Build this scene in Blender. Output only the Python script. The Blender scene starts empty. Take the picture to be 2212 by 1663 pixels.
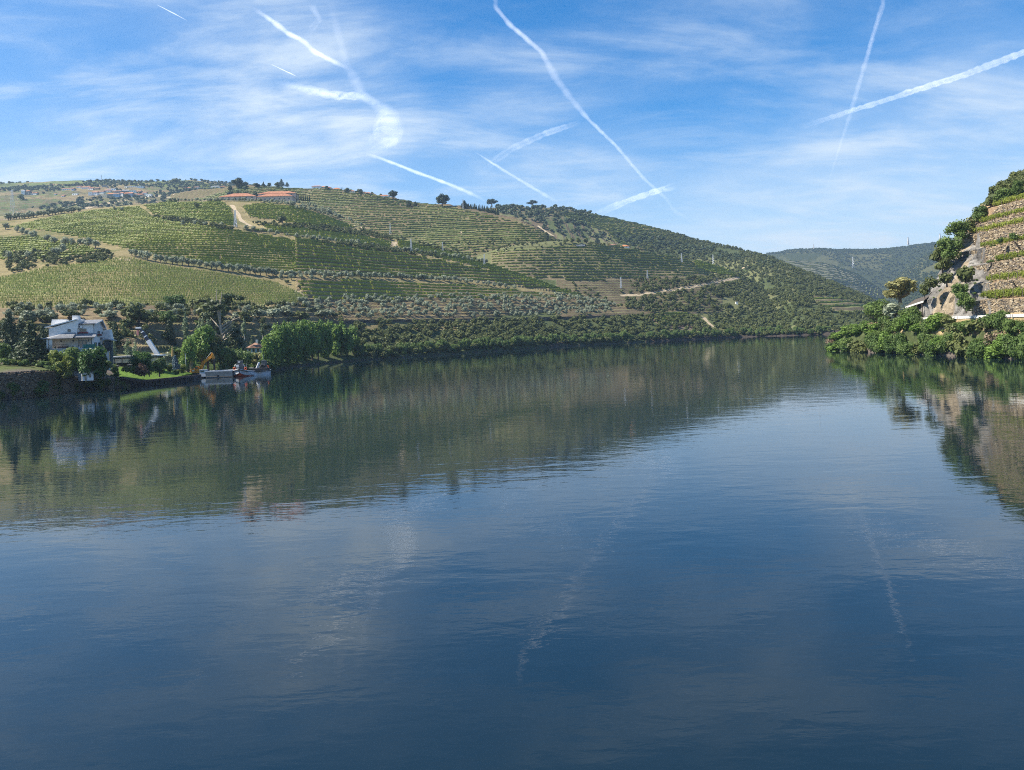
import bpy, bmesh, math, random
import numpy as np
from mathutils import Vector, Matrix
random.seed(7); rng = np.random.default_rng(7)
scene = bpy.context.scene
COL = scene.collection
# ---------------------------------------------------------------- camera
F, CX, HY, CH = 1736.0, 1105.5, 718.0, 13.0      # focal length, centre column, horizon row, eye height (m)
ROLL = math.radians(2.1)                        # the camera was held a little askew
def lev(x, y):                                  # photograph point -> point of the levelled picture
    dx, dy = x-CX, y-HY; return CX+dx*math.cos(ROLL)-dy*math.sin(ROLL), HY+dy*math.cos(ROLL)+dx*math.sin(ROLL)
cam_d = bpy.data.cameras.new('camera'); cam = bpy.data.objects.new('camera', cam_d); COL.objects.link(cam)
cam.matrix_world = Matrix(((math.cos(ROLL), math.sin(ROLL), 0, 0), (0, 0, -1, 0), (-math.sin(ROLL), math.cos(ROLL), 0, CH), (0, 0, 0, 1)))
cam_d.sensor_width = 36; cam_d.lens = 36*F/2211; cam_d.shift_y = -(831.5-HY)/2211
cam_d.clip_start = 0.5; cam_d.clip_end = 400000
scene.camera = cam
# ---------------------------------------------------------------- light
HAZE = 0.00008
SUN_AZ, SUN_EL = math.radians(-97), math.radians(50)     # clockwise from +Y
sun_dir = Vector((math.sin(SUN_AZ)*math.cos(SUN_EL), math.cos(SUN_AZ)*math.cos(SUN_EL), math.sin(SUN_EL)))
sl = bpy.data.lights.new('sun', 'SUN'); sl.energy = 5.0; sl.angle = math.radians(0.53); sl.color = (1, .92, .78)
so = bpy.data.objects.new('sun', sl); COL.objects.link(so); so.rotation_euler = sun_dir.to_track_quat('Z', 'Y').to_euler()
so.location = (0, 0, 500)
world = bpy.data.worlds.new('World'); scene.world = world; world.use_nodes = True
wt = world.node_tree; wt.nodes.clear()
def W(t, **k):
    n = wt.nodes.new(t)
    for a, b in k.items(): setattr(n, a, b)
    return n
def wmath(op, a, b=None, c=None):
    n = W('ShaderNodeMath', operation=op)
    for i, v in enumerate((a, b, c)):
        if v is None: continue
        if isinstance(v, (int, float)): n.inputs[i].default_value = v
        else: wt.links.new(v, n.inputs[i])
    return n.outputs[0]
wo = W('ShaderNodeOutputWorld'); bg = W('ShaderNodeBackground'); bg.inputs[1].default_value = 0.074
sky = W('ShaderNodeTexSky'); sky.sky_type = 'NISHITA'; sky.sun_disc = False
sky.sun_elevation = SUN_EL; sky.sun_rotation = SUN_AZ; sky.altitude = 100; sky.air_density = 1.0; sky.dust_density = .0; sky.ozone_density = 6.0
wt.links.new(bg.outputs[0], wo.inputs[0])
geo = W('ShaderNodeTexCoord'); sep = W('ShaderNodeSeparateXYZ'); wt.links.new(geo.outputs['Generated'], sep.inputs[0])
zc = wmath('MAXIMUM', sep.outputs[2], 0.0)
den = wmath('ADD', zc, 0.22)
comb = W('ShaderNodeCombineXYZ')
wt.links.new(wmath('DIVIDE', sep.outputs[0], den), comb.inputs[0]); wt.links.new(wmath('DIVIDE', sep.outputs[1], den), comb.inputs[1])
def wnoise(scale, rot, stretch, detail, dist, rough=.55):
    mp = W('ShaderNodeMapping'); mp.inputs['Rotation'].default_value = (0, 0, rot); mp.inputs['Scale'].default_value = (stretch, 1, 1)
    wt.links.new(comb.outputs[0], mp.inputs[0])
    n = W('ShaderNodeTexNoise'); n.inputs['Scale'].default_value = scale; n.inputs['Detail'].default_value = detail
    n.inputs['Distortion'].default_value = dist; n.inputs['Roughness'].default_value = rough
    wt.links.new(mp.outputs[0], n.inputs['Vector']); return n.outputs[0]
def wramp(v, a, b, hi=1.0):
    n = W('ShaderNodeMapRange', interpolation_type='SMOOTHSTEP'); n.inputs[1].default_value = a; n.inputs[2].default_value = b
    n.inputs[4].default_value = hi; wt.links.new(v, n.inputs[0]); return n.outputs[0]
n1 = wnoise(1.6, 0.55, 0.5, 9, .3, .6)       # broad streaks
n2 = wnoise(4.0, -0.5, 0.45, 9, .35, .62)    # fine fibres
n3 = wnoise(0.8, 0.1, 0.8, 3, 0.4)             # where the veil is thick
def lobe(px, py, wdeg):                        # a region of sky round the direction of a picture point
    px, py = lev(px, py)
    d = Vector(((px-CX)/F, 1, (HY-py)/F)).normalized()
    vm = W('ShaderNodeVectorMath', operation='DOT_PRODUCT'); wt.links.new(geo.outputs['Generated'], vm.inputs[0]); vm.inputs[1].default_value = d
    return wramp(vm.outputs['Value'], math.cos(math.radians(wdeg)), 1.0)
low = wmath('MULTIPLY', wramp(sep.outputs[2], .30, .0), 0.62)
veil = wmath('ADD', wmath('MULTIPLY', wramp(n1, .36, .88), .26), low)
veil = wmath('ADD', veil, wmath('MULTIPLY', wmath('MULTIPLY', wramp(n2, .40, .80), wramp(n3, .30, .6)), .5))
for px, py, w_, a_ in ((250, 330, 19, .40), (60, 330, 9, .22), (620, 330, 12, .24), (1150, 300, 10, .2), (2100, 380, 13, .42), (700, 100, 9, .16), (1700, 470, 8, .2), (820, 270, 4.5, .25), (700, 200, 10, .10)):
    m = wmath('MULTIPLY', lobe(px, py, w_), wmath('ADD', wmath('MULTIPLY', wramp(n2, .34, .74), .7), .3))
    veil = wmath('ADD', veil, wmath('MULTIPLY', m, a_))
veil = wmath('MULTIPLY', wmath('MINIMUM', veil, .93), wramp(sep.outputs[2], -.02, .02))
mix = W('ShaderNodeMixRGB'); hs = W('ShaderNodeHueSaturation'); hs.inputs['Saturation'].default_value = 1.42; hs.inputs['Value'].default_value = 1.08; wt.links.new(sky.outputs[0], hs.inputs['Color'])
wt.links.new(veil, mix.inputs[0]); wt.links.new(hs.outputs[0], mix.inputs[1])
mix.inputs[2].default_value = (5.3, 6.1, 6.9, 1)
wt.links.new(mix.outputs[0], bg.inputs[0])
scene.view_settings.view_transform = 'Standard'; scene.view_settings.look = 'None'
scene.view_settings.exposure = 1.06; scene.view_settings.gamma = 1.0; scene.view_settings.use_curve_mapping = False
scene.cycles.pixel_filter_type = 'BLACKMAN_HARRIS'; scene.cycles.filter_width = 1.05; scene.cycles.use_denoising = False
scene.cycles.max_bounces = 6; scene.cycles.diffuse_bounces = 2; scene.cycles.glossy_bounces = 2
scene.cycles.transparent_max_bounces = 8; scene.cycles.transmission_bounces = 2; scene.cycles.volume_bounces = 0
# ---------------------------------------------------------------- helpers
def tag(o, label=None, cat=None, group=None, kind=None):
    if label: o['label'] = label
    if cat: o['category'] = cat
    if group: o['group'] = group
    if kind: o['kind'] = kind
    return o
def empty(name, loc, label=None, cat=None, group=None, rz=0):
    o = bpy.data.objects.new(name, None); COL.objects.link(o); o.location = loc; o.rotation_euler = (0, 0, rz); o.empty_display_size = .2
    return tag(o, label, cat, group)
def mesh_np(name, V, FA, mat=None, smooth=False, col=None):
    """V (n,3) array; FA (m,4) or (m,3) int array"""
    V = np.asarray(V, dtype=np.float32); FA = np.asarray(FA, dtype=np.int32)
    me = bpy.data.meshes.new(name); k = FA.shape[1]
    me.vertices.add(len(V)); me.vertices.foreach_set('co', V.ravel())
    me.loops.add(FA.size); me.loops.foreach_set('vertex_index', FA.ravel())
    me.polygons.add(len(FA)); me.polygons.foreach_set('loop_start', np.arange(0, FA.size, k, dtype=np.int32))
    me.update(calc_edges=True)
    me.polygons.foreach_set('use_smooth', np.full(len(FA), smooth))
    if col is not None:
        a = me.color_attributes.new('Col', 'FLOAT_COLOR', 'POINT')
        c = np.ones((len(V), 4), dtype=np.float32); c[:, :col.shape[1]] = col; a.data.foreach_set('color', c.ravel())
    if mat: me.materials.append(mat)
    return me
def link(name, me, parent=None, loc=(0, 0, 0), rz=0):
    o = bpy.data.objects.new(name, me); COL.objects.link(o)
    if parent: o.parent = parent
    o.location = loc; o.rotation_euler = (0, 0, rz); return o
class MB:
    """collects quads/tris in world or local space and links them as ONE mesh object"""
    def __init__(s): s.v = []; s.f = []
    def add(s, vs, fs):
        b = len(s.v); s.v += [tuple(v) for v in vs]; s.f += [tuple(b+i for i in f) for f in fs]; return s
    def box(s, c, d, rz=0, M=None):
        x, y, z = d[0]/2, d[1]/2, d[2]/2
        vs = [Vector((i*x, j*y, k*z)) for i in (-1, 1) for j in (-1, 1) for k in (-1, 1)]
        R = M if M else Matrix.Rotation(rz, 3, 'Z')
        vs = [R @ v + Vector(c) for v in vs]
        return s.add(vs, [(0, 1, 3, 2), (4, 6, 7, 5), (0, 4, 5, 1), (2, 3, 7, 6), (0, 2, 6, 4), (1, 5, 7, 3)])
    def prism(s, bottom, top):
        n = len(bottom)
        return s.add(list(bottom)+list(top), [tuple(range(n))[::-1], tuple(range(n, 2*n))] + [(i, (i+1) % n, n+(i+1) % n, n+i) for i in range(n)])
    def tube(s, pts, rs, n=6, cap=True):
        pts = [Vector(p) for p in pts]; vs = []; fs = []
        if not hasattr(rs, '__len__'): rs = [rs]*len(pts)
        for i, p in enumerate(pts):
            t = (pts[min(i+1, len(pts)-1)] - pts[max(i-1, 0)]).normalized()
            a = t.orthogonal().normalized() if i == 0 else (a - t*a.dot(t)).normalized()
            b = t.cross(a)
            for k in range(n):
                th = 2*math.pi*k/n; vs.append(p + (a*math.cos(th)+b*math.sin(th))*rs[i])
        for i in range(len(pts)-1):
            for k in range(n): fs.append((i*n+k, i*n+(k+1) % n, (i+1)*n+(k+1) % n, (i+1)*n+k))
        if cap: fs.append(tuple(range(n))[::-1]); fs.append(tuple(range(len(pts)*n-n, len(pts)*n)))
        return s.add(vs, fs)
    def build(s, name, mat, parent=None, smooth=False, bevel=0):
        me = bpy.data.meshes.new(name); me.from_pydata(s.v, [], s.f); me.materials.append(mat)
        if smooth: me.polygons.foreach_set('use_smooth', [True]*len(me.polygons))
        bm = bmesh.new(); bm.from_mesh(me); bmesh.ops.recalc_face_normals(bm, faces=bm.faces)
        if bevel: bmesh.ops.bevel(bm, geom=bm.edges[:], offset=bevel, segments=1, affect='EDGES')
        bm.to_mesh(me); bm.free()
        o = bpy.data.objects.new(name, me); COL.objects.link(o)
        if parent:
            o.parent = parent                     # vertices are in world space: bring them into the parent's space
            M = (Matrix.Translation(parent.location) @ parent.rotation_euler.to_matrix().to_4x4())
            if parent.parent: 
                q = parent.parent; M = Matrix.Translation(q.location) @ q.rotation_euler.to_matrix().to_4x4() @ M
            me.transform(M.inverted())
        return o
def P2W(x, y, D):            # picture point at distance D
    x, y = lev(x, y)
    return Vector(((x-CX)/F*D, D, CH+(HY-y)/F*D))
# value noise
_perm = rng.random((512, 512)).astype(np.float32)
def vnoise(x, y):
    xi = np.floor(x).astype(int); yi = np.floor(y).astype(int); fx = x-xi; fy = y-yi
    fx = fx*fx*(3-2*fx); fy = fy*fy*(3-2*fy)
    g = lambda a, b: _perm[a % 512, b % 512]
    return (g(xi, yi)*(1-fx)+g(xi+1, yi)*fx)*(1-fy) + (g(xi, yi+1)*(1-fx)+g(xi+1, yi+1)*fx)*fy
def fbm(x, y, o=4):
    s = 0; a = .5; t = 0
    for i in range(o): s = s+a*vnoise(x*2**i+17*i, y*2**i+31*i); t += a; a *= .5
    return s/t
def inpoly(px, py, poly):
    px = np.asarray(px, float); py = np.asarray(py, float); ins = np.zeros(px.shape, bool); n = len(poly)
    for i in range(n):
        x1, y1 = poly[i]; x2, y2 = poly[(i+1) % n]
        if y1 == y2: continue
        c = ((y1 > py) != (y2 > py)) & (px < (x2-x1)*(py-y1)/(y2-y1)+x1); ins ^= c
    return ins
# ---------------------------------------------------------------- materials
def newmat(name):
    m = bpy.data.materials.new(name); m.use_nodes = True; nt = m.node_tree; nt.nodes.clear()
    out = nt.nodes.new('ShaderNodeOutputMaterial'); return m, nt, out
def N(nt, t, **k):
    n = nt.nodes.new(t)
    for a, b in k.items(): setattr(n, a, b)
    return n
def pmat(name, col, rough=.7, metal=0, var=.12, scale=3.0, bump=0.0, spec=.4, emit=0):
    """painted / plain surface with slight procedural wear"""
    m, nt, out = newmat(name); b = N(nt, 'ShaderNodeBsdfPrincipled'); nt.links.new(b.outputs[0], out.inputs[0])
    tc = N(nt, 'ShaderNodeTexCoord'); n = N(nt, 'ShaderNodeTexNoise'); n.inputs['Scale'].default_value = scale; n.inputs['Detail'].default_value = 6
    nt.links.new(tc.outputs['Object'], n.inputs['Vector'])
    mr = N(nt, 'ShaderNodeMapRange'); mr.inputs[1].default_value = .3; mr.inputs[2].default_value = .7; mr.inputs[3].default_value = 1-var*1.6; mr.inputs[4].default_value = 1+var*.6
    nt.links.new(n.outputs[0], mr.inputs[0])
    mx = N(nt, 'ShaderNodeMixRGB', blend_type='MULTIPLY'); mx.inputs[0].default_value = 1; mx.inputs[1].default_value = (*col, 1)
    nt.links.new(mr.outputs[0], mx.inputs[2]); nt.links.new(mx.outputs[0], b.inputs['Base Color'])
    b.inputs['Roughness'].default_value = rough; b.inputs['Metallic'].default_value = metal; b.inputs['Specular IOR Level'].default_value = spec
    if bump:
        bp = N(nt, 'ShaderNodeBump'); bp.inputs['Strength'].default_value = bump; bp.inputs['Distance'].default_value = .05
        nt.links.new(n.outputs[0], bp.inputs['Height']); nt.links.new(bp.outputs[0], b.inputs['Normal'])
    return m
def leafmat(name, c1, c2, trans=.3, rough=.55, vs=.6):
    """foliage: two hues mixed by a noise through the crown and a random value per plant; part of the light passes through"""
    m, nt, out = newmat(name)
    tc = N(nt, 'ShaderNodeTexCoord'); oi = N(nt, 'ShaderNodeObjectInfo')
    n = N(nt, 'ShaderNodeTexNoise'); n.inputs['Scale'].default_value = vs; n.inputs['Detail'].default_value = 4; nt.links.new(tc.outputs['Object'], n.inputs['Vector'])
    ad = N(nt, 'ShaderNodeMath', operation='MULTIPLY_ADD'); nt.links.new(oi.outputs['Random'], ad.inputs[0]); ad.inputs[1].default_value = .5
    sb = N(nt, 'ShaderNodeMath', operation='SUBTRACT'); nt.links.new(n.outputs[0], sb.inputs[0]); sb.inputs[1].default_value = .22
    nt.links.new(sb.outputs[0], ad.inputs[2])
    mx = N(nt, 'ShaderNodeMixRGB'); nt.links.new(ad.outputs[0], mx.inputs[0]); mx.inputs[1].default_value = (*c1, 1); mx.inputs[2].default_value = (*c2, 1)
    b = N(nt, 'ShaderNodeBsdfPrincipled'); b.inputs['Roughness'].default_value = rough; b.inputs['Specular IOR Level'].default_value = .25
    t = N(nt, 'ShaderNodeBsdfTranslucent'); nt.links.new(mx.outputs[0], b.inputs['Base Color']); nt.links.new(mx.outputs[0], t.inputs[0])
    ms = N(nt, 'ShaderNodeMixShader'); ms.inputs[0].default_value = trans; nt.links.new(b.outputs[0], ms.inputs[1]); nt.links.new(t.outputs[0], ms.inputs[2])
    nt.links.new(ms.outputs[0], out.inputs[0]); return m
# ================================================================ TERRAIN
def tab(*p): a = np.array(p, float); return lambda x: np.interp(x, a[:, 0], a[:, 1])
def taby(*p): return tab(*sorted(lev(a, b) for a, b in p))
SHORE = [(-300,888),(0,865),(39,862),(130,848.6),(180,841),(230,840),(258,836),(307,834),(350,829),(414,822),(420,812),(480,811),(580,808),(600,799),(640,791),(700,785),(850,773),(1000,763),(1100,756),(1200,748.5),(1300,743),(1400,738),(1500,733),(1600,728),(1700,725),(1790,722),(1900,719),(2100,713),(2600,697)]
_sh = sorted((lev(a, b)[0], CH*F/(lev(a, b)[1]-HY)) for a, b in SHORE)
DW = tab(*_sh)
def zy(y, D): return CH+(HY-y)*D/F
XS = np.arange(-270, 2520, 3.0)
DS = np.concatenate([np.arange(150, 190, 5), np.arange(190, 330, 1.3), np.arange(330, 1000, 1.7), np.arange(1000, 1400, 3.2), np.arange(1400, 2600, 8), np.arange(2600, 4400, 30), np.array([4600, 5200, 6500])])
dw = DW(XS)
def smx(a, w=13, it=3):
    a = np.asarray(a, float)
    for _ in range(it): a = np.convolve(np.pad(a, (w//2, w//2), 'edge'), np.ones(w)/w, 'valid')
    return a
def knots(lst):          # lst of (Dfun, 'z'|'y', fun)
    out = []
    for Df, kind, f in lst:
        D = Df(XS) if callable(Df) else np.full_like(XS, Df)
        v = f(XS) if callable(f) else np.full_like(XS, f)
        Z = v if kind == 'z' else zy(v, D)
        if len(out) >= 4 or not callable(f): D, Z = smx(D), smx(Z)
        out.append((D, Z))
    return out
dwf = lambda o: (lambda x: DW(x)+o)
L = {}
ridge1D = tab((-270,820),(0,830),(200,880),(480,930),(640,930),(760,900),(850,870),(1060,850),(1150,850),(1250,850),(1300,855),(1400,900))
ridge1y = taby((-270,480),(0,477),(100,463),(200,449),(300,439),(400,433),(480,431),(640,433),(700,452),(760,487),(850,515),(950,537),(1060,570),(1150,600),(1250,636),(1300,662),(1400,700))
L[1] = knots([(dwf(-12), 'z', -6), (dwf(-.6), 'z', -1.5), (dwf(.9), 'z', tab((-50,7.5),(120,7),(170,3.2),(225,3.0),(262,3.2),(307,1.8),(412,1.75),(425,.8),(600,1.0))),
    (dwf(7), 'z', tab((-50,8),(120,7.6),(170,4.5),(225,4.0),(262,3.6),(307,2.6),(385,2.3),(412,1.8),(430,1.8),(600,2.5))),
    (dwf(24), 'z', tab((0,9.2),(150,8.8),(200,6.5),(260,5.6),(330,5.0),(380,3.6),(412,2.2),(425,2.2),(560,4),(650,6),(1300,8))),
    (lambda x: np.maximum(tab((-270,280),(0,285),(300,315),(420,350),(560,400),(600,420),(700,480),(850,540),(1000,600),(1200,730),(1300,770),(1400,800))(x), DW(x)+34), 'z', tab((0,10),(300,9.5),(560,9),(650,9.5),(850,12),(1400,14))),
    (tab((-270,330),(0,332),(300,350),(560,430),(700,515),(850,570),(1000,640),(1200,762),(1300,800),(1400,830)), 'y', taby((0,690),(560,690),(700,691),(1300,686),(1400,684))),
    (tab((-270,388),(0,390),(300,405),(600,480),(700,560),(850,620),(1000,690),(1200,790),(1300,830),(1400,860)), 'y', taby((0,667),(500,664),(640,656),(700,654),(1250,650),(1400,670))),
    (tab((-270,495),(0,500),(270,540),(450,530),(660,570),(850,680),(1000,740),(1200,815),(1300,840),(1400,870)), 'y', taby((0,601),(100,579),(200,566),(270,558),(350,575),(450,600),(600,622),(700,612),(850,612),(1000,622),(1200,642),(1300,655),(1400,672))),
    (tab((-270,640),(0,650),(270,690),(450,680),(660,720),(850,770),(1000,790),(1200,830),(1300,848),(1400,880)), 'y', taby((0,530),(100,515),(300,505),(480,500),(660,520),(760,538),(850,560),(1000,590),(1200,637),(1300,658),(1400,680))),
    (ridge1D, 'y', ridge1y),
    (lambda x: ridge1D(x)+120, 'z', lambda x: zy(ridge1y(x), ridge1D(x))*.8), (lambda x: ridge1D(x)+420, 'z', 10), (lambda x: ridge1D(x)+430, 'z', -20)])
ridge2D = tab((300,1450),(500,1350),(800,1300),(994,1230),(1183,1120),(1260,1100),(1400,1150)); ridge2y = taby((300,425),(400,412),(500,400),(600,402),(640,405),(700,405),(760,411),(800,418),(850,428),(900,436),(950,442),(994,447),(1073,467),(1125,477),(1164,493),(1183,505),(1214,521),(1260,545),(1400,640))
L[2] = knots([(lambda x: ridge1D(x)+60, 'z', -20), (lambda x: ridge1D(x)+80, 'z', tab((500,85),(1000,55),(1150,32),(1300,20))),
    (lambda x: ridge1D(x)*.45+ridge2D(x)*.55, 'z', lambda x: zy(ridge2y(x), ridge2D(x))*.60+8),
    (ridge2D, 'y', ridge2y), (lambda x: ridge2D(x)+250, 'z', lambda x: zy(ridge2y(x), ridge2D(x))*.85), (lambda x: ridge2D(x)+700, 'z', 20), (lambda x: ridge2D(x)+710, 'z', -20)])
ridge4D = tab((950,1000),(1183,1020),(1250,1030),(1400,1090),(1500,1120),(1600,1140),(1700,1110),(1800,1080)); ridge4y = taby((950,585),(1000,560),(1100,531),(1183,521),(1250,525),(1330,530),(1359,534),(1408,546),(1476,557),(1507,564),(1588,588),(1611,598),(1640,622),(1700,652),(1800,705))
L[4] = knots([(dwf(-12), 'z', -6), (dwf(-.6), 'z', -1.5), (dwf(1.5), 'z', .8), (dwf(12), 'z', 4),
    (lambda x: DW(x)+(ridge4D(x)-DW(x))*.22, 'y', taby((950,690),(1300,683),(1400,680),(1500,686),(1600,698),(1700,708),(1800,715))),
    (lambda x: DW(x)+(ridge4D(x)-DW(x))*.50, 'y', taby((950,650),(1250,640),(1330,638),(1400,634),(1500,632),(1600,652),(1700,684),(1800,711))),
    (lambda x: DW(x)+(ridge4D(x)-DW(x))*.66, 'y', taby((950,620),(1250,606),(1330,605),(1400,608),(1500,611),(1600,634),(1700,672),(1800,709))),
    (ridge4D, 'y', ridge4y), (lambda x: ridge4D(x)+60, 'y', lambda x: ridge4y(x)+4), (lambda x: ridge4D(x)+280, 'z', 15), (lambda x: ridge4D(x)+300, 'z', -20)])
ridge3D = tab((950,1650),(1200,1680),(1400,1720),(1500,1680),(1600,1600),(1700,1500),(1800,1420),(1900,1350),(2000,1300)); ridge3y = taby((950,470),(1000,455),(1060,441),(1100,440),(1200,443),(1250,452),(1300,463),(1400,482),(1500,515),(1550,527),(1600,537),(1650,548),(1700,570),(1750,592),(1800,610),(1850,632),(1900,655),(1950,700))
foot3 = lambda x: np.maximum(tab((950,1180),(1500,1180),(1570,1150),(1660,900),(1720,780),(2100,780))(x), DW(x))
L[3] = knots([(lambda x: foot3(x)-12, 'z', -6), (lambda x: foot3(x)-1, 'z', -1), (lambda x: foot3(x)+3, 'z', tab((1500,60),(1600,25),(1700,4),(1790,1.5))),
    (lambda x: foot3(x)*.6+ridge3D(x)*.4, 'z', lambda x: zy(ridge3y(x), ridge3D(x))*.46), (lambda x: foot3(x)*.25+ridge3D(x)*.75, 'z', lambda x: zy(ridge3y(x), ridge3D(x))*.83),
    (ridge3D, 'y', ridge3y), (lambda x: ridge3D(x)+300, 'z', lambda x: zy(ridge3y(x), ridge3D(x))*.6), (lambda x: ridge3D(x)+500, 'z', 10), (lambda x: ridge3D(x)+520, 'z', -20)])
L[6] = knots([(900, 'z', -20), (1150, 'z', tab((-270,150),(400,150),(640,120),(800,-20))), (1700, 'y', taby((-270,434),(100,430),(300,432),(420,428),(560,432),(640,470),(900,720))),
    (1900, 'y', taby((-270,415),(200,412),(400,410),(560,420),(640,450),(900,720))),
    (2350, 'y', taby((-270,402),(0,400),(60,397),(100,393),(200,390),(400,391),(500,396),(600,412),(660,450),(900,720))), (2700, 'z', 300), (3400, 'z', 20), (3500, 'z', -20)])
r51 = taby((1500,600),(1600,566),(1680,557),(1760,560),(1800,566),(1850,585),(1900,620),(1930,648),(2000,705),(2100,730))
L[51] = knots([(1900, 'z', -20), (1950, 'z', tab((1600,10),(1900,8),(2000,-15))), (2950, 'y', r51), (3050, 'z', lambda x: zy(r51(x), 2950)*.93), (3300, 'z', 20), (3320, 'z', -20)])
r52 = taby((1400,560),(1550,550),(1640,545),(1680,541),(1700,537),(1730,535),(1770,533),(1850,537),(1900,536),(1950,531),(1990,525),(2030,520),(2100,515),(2520,500))
L[52] = knots([(3150, 'z', -20), (3200, 'z', 30), (3700, 'y', lambda x: r52(x)+10), (4000, 'y', r52), (4300, 'z', 300), (9000, 'z', 60), (9100, 'z', 40)])
r53 = taby((1850,705),(1880,655),(1900,632),(1930,605),(1960,575),(2000,545),(2040,530),(2100,520),(2520,505))
L[53] = knots([(1800, 'z', -20), (1850, 'z', tab((1850,-10),(1900,10))), (3150, 'y', r53), (3400, 'z', lambda x: zy(r53(x), 3150)*.9), (3600, 'z', 20), (3650, 'z', -20)])
ncol, nrow = len(XS), len(DS)
ZL = {}
WIN = {1: (-999, 1400), 2: (380, 1380), 4: (960, 1800), 3: (960, 1960), 6: (-999, 800), 51: (1540, 2090), 52: (1400, 9999), 53: (1852, 9999)}
XX = (XS[:, None]-CX)/F*DS[None, :]; YY = np.broadcast_to(DS[None, :], XX.shape)
for k, kn in L.items():
    D = np.stack([a for a, b in kn], 1); Z = np.stack([b for a, b in kn], 1)
    D = np.maximum.accumulate(D, axis=1)
    z = np.empty((ncol, nrow))
    for i in range(ncol): z[i] = np.interp(DS, D[i], Z[i])
    if k in (1, 4): near = (DS[None, :] < (dw+26)[:, None])
    else: near = np.zeros((ncol, nrow), bool)
    zs = z.copy()
    for it in range(3):
        zp = np.pad(zs, ((0, 0), (2, 2)), 'edge'); zs = (zp[:, :-4]+zp[:, 1:-3]+zp[:, 2:-2]+zp[:, 3:-1]+zp[:, 4:])/5
    ZL[k] = np.where(((XS >= WIN[k][0]) & (XS <= WIN[k][1]))[:, None], np.where(near, z, zs), -20.)
keys = list(ZL); stack = np.stack([ZL[k] for k in keys]); WHO = np.array(keys)[stack.argmax(0)]; ZR = stack.max(0)
amp = np.clip((YY-dw[:, None]-25)/90, 0, 1)*np.clip((XS[:, None]+900)/1000, 0, 1)
nz = (fbm(XX/70, YY/70, 4)-.5)*7 + (fbm(XX/260+9, YY/260, 3)-.5)*14*np.clip((YY-900)/900, 0, 1)
bk = (WHO == 1)
ZR = ZR + np.where(ZR > 3, nz*amp*np.where(bk, .35, .9)*(YY < 5000), 0)
PX = np.broadcast_to(XS[:, None], ZR.shape)
PY = HY-(ZR-CH)*F/YY
# fields: name -> (layer, polygon in picture coordinates, vertical pitch of the terraces, share of riser)
FIELDS = {
 'light': (1, [(-270,612),(0,602),(100,580),(200,567),(270,557),(358,575),(478,592),(597,611),(668,642),(660,655),(600,657),(500,662),(0,668),(-270,670)], 1.55, .28),
 'broad': (1, [(20,492),(110,470),(200,456),(300,447),(330,468),(420,480),(500,497),(640,520),(640,592),(560,585),(420,568),(290,545),(210,522),(100,500)], 2.5, .3),
 'terraced': (1, [(480,492),(600,506),(720,528),(850,545),(960,565),(1090,590),(1250,637),(1180,628),(1000,604),(850,599),(700,595),(636,591),(636,500)], 3.6, .42),
 'lower left': (1, [(-270,520),(10,515),(80,512),(190,535),(215,548),(120,566),(10,562),(-270,570)], 3.0, .35),
 'lower': (1, [(640,608),(800,610),(1000,618),(1130,630),(1230,645),(1000,648),(800,652),(700,655),(655,640)], 3.2, .45),
 'crest left': (1, [(310,445),(360,438),(480,436),(500,452),(512,492),(420,476),(330,466)], 1.9, .25),
 'below winery': (1, [(520,446),(560,441),(640,447),(740,480),(770,494),(680,492),(600,478),(540,472)], 1.9, .2),
 'middle': (1, [(560,484),(640,490),(740,505),(845,522),(845,540),(740,524),(640,508),(575,497)], 1.9, .2),
 'spur': (1, [(855,517),(950,537),(1060,570),(1150,600),(1245,634),(1285,656),(1200,632),(1090,592),(960,562),(862,540)], 2.0, .2),
 'second hill': (2, [(640,406),(760,413),(850,431),(950,445),(1060,466),(1150,492),(1215,525),(1200,600),(400,600),(400,440),(520,405)], 3.6, .45),
 'rounded hill': (4, [(1060,548),(1180,537),(1240,531),(1340,535),(1410,549),(1480,560),(1560,582),(1540,596),(1380,604),(1250,610),(1130,600),(1060,575)], 3.9, .55),
 'rounded hill edge': (4, [(1500,562),(1600,592),(1614,600),(1560,596),(1500,580)], 3.0, .4),
 'patch': (4, [(1395,682),(1470,676),(1510,684),(1520,700),(1500,712),(1450,712),(1420,700)], 2.6, .5),
 'back crest': (3, [(1210,458),(1300,466),(1390,484),(1480,512),(1500,525),(1400,512),(1300,500),(1230,478)], 5.0, .4),
 'back middle': (3, [(1310,500),(1400,512),(1440,535),(1400,540),(1330,526)], 4.0, .4),
 'far lower': (3, [(1750,640),(1800,642),(1850,655),(1878,662),(1872,678),(1800,676),(1770,660)], 6.0, .45),
 'far slope': (51, [(1680,556),(1760,560),(1800,567),(1850,587),(1900,622),(1925,650),(1850,655),(1700,600),(1640,560)], 8.0, .35),
 'village slope': (6, [(430,398),(560,402),(620,412),(560,424),(430,418)], 6.0, .3),
 'village edge': (6, [(520,420),(600,424),(600,440),(520,440)], 6.0, .3),
 'hill top': (6, [(60,397),(200,391),(400,392),(400,398),(200,398),(60,402)], 5.0, .3),
}
FIELDS = {k: (v[0], [lev(*q) for q in v[1]], v[2], v[3]) for k, v in FIELDS.items()}
FID = np.zeros(ZR.shape, int); FN = [''] + list(FIELDS)
for i, (nm, (ly, poly, st, fr)) in enumerate(FIELDS.items()):
    m = (WHO == ly) & inpoly(PX, PY, poly); FID[m] = i+1
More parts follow.
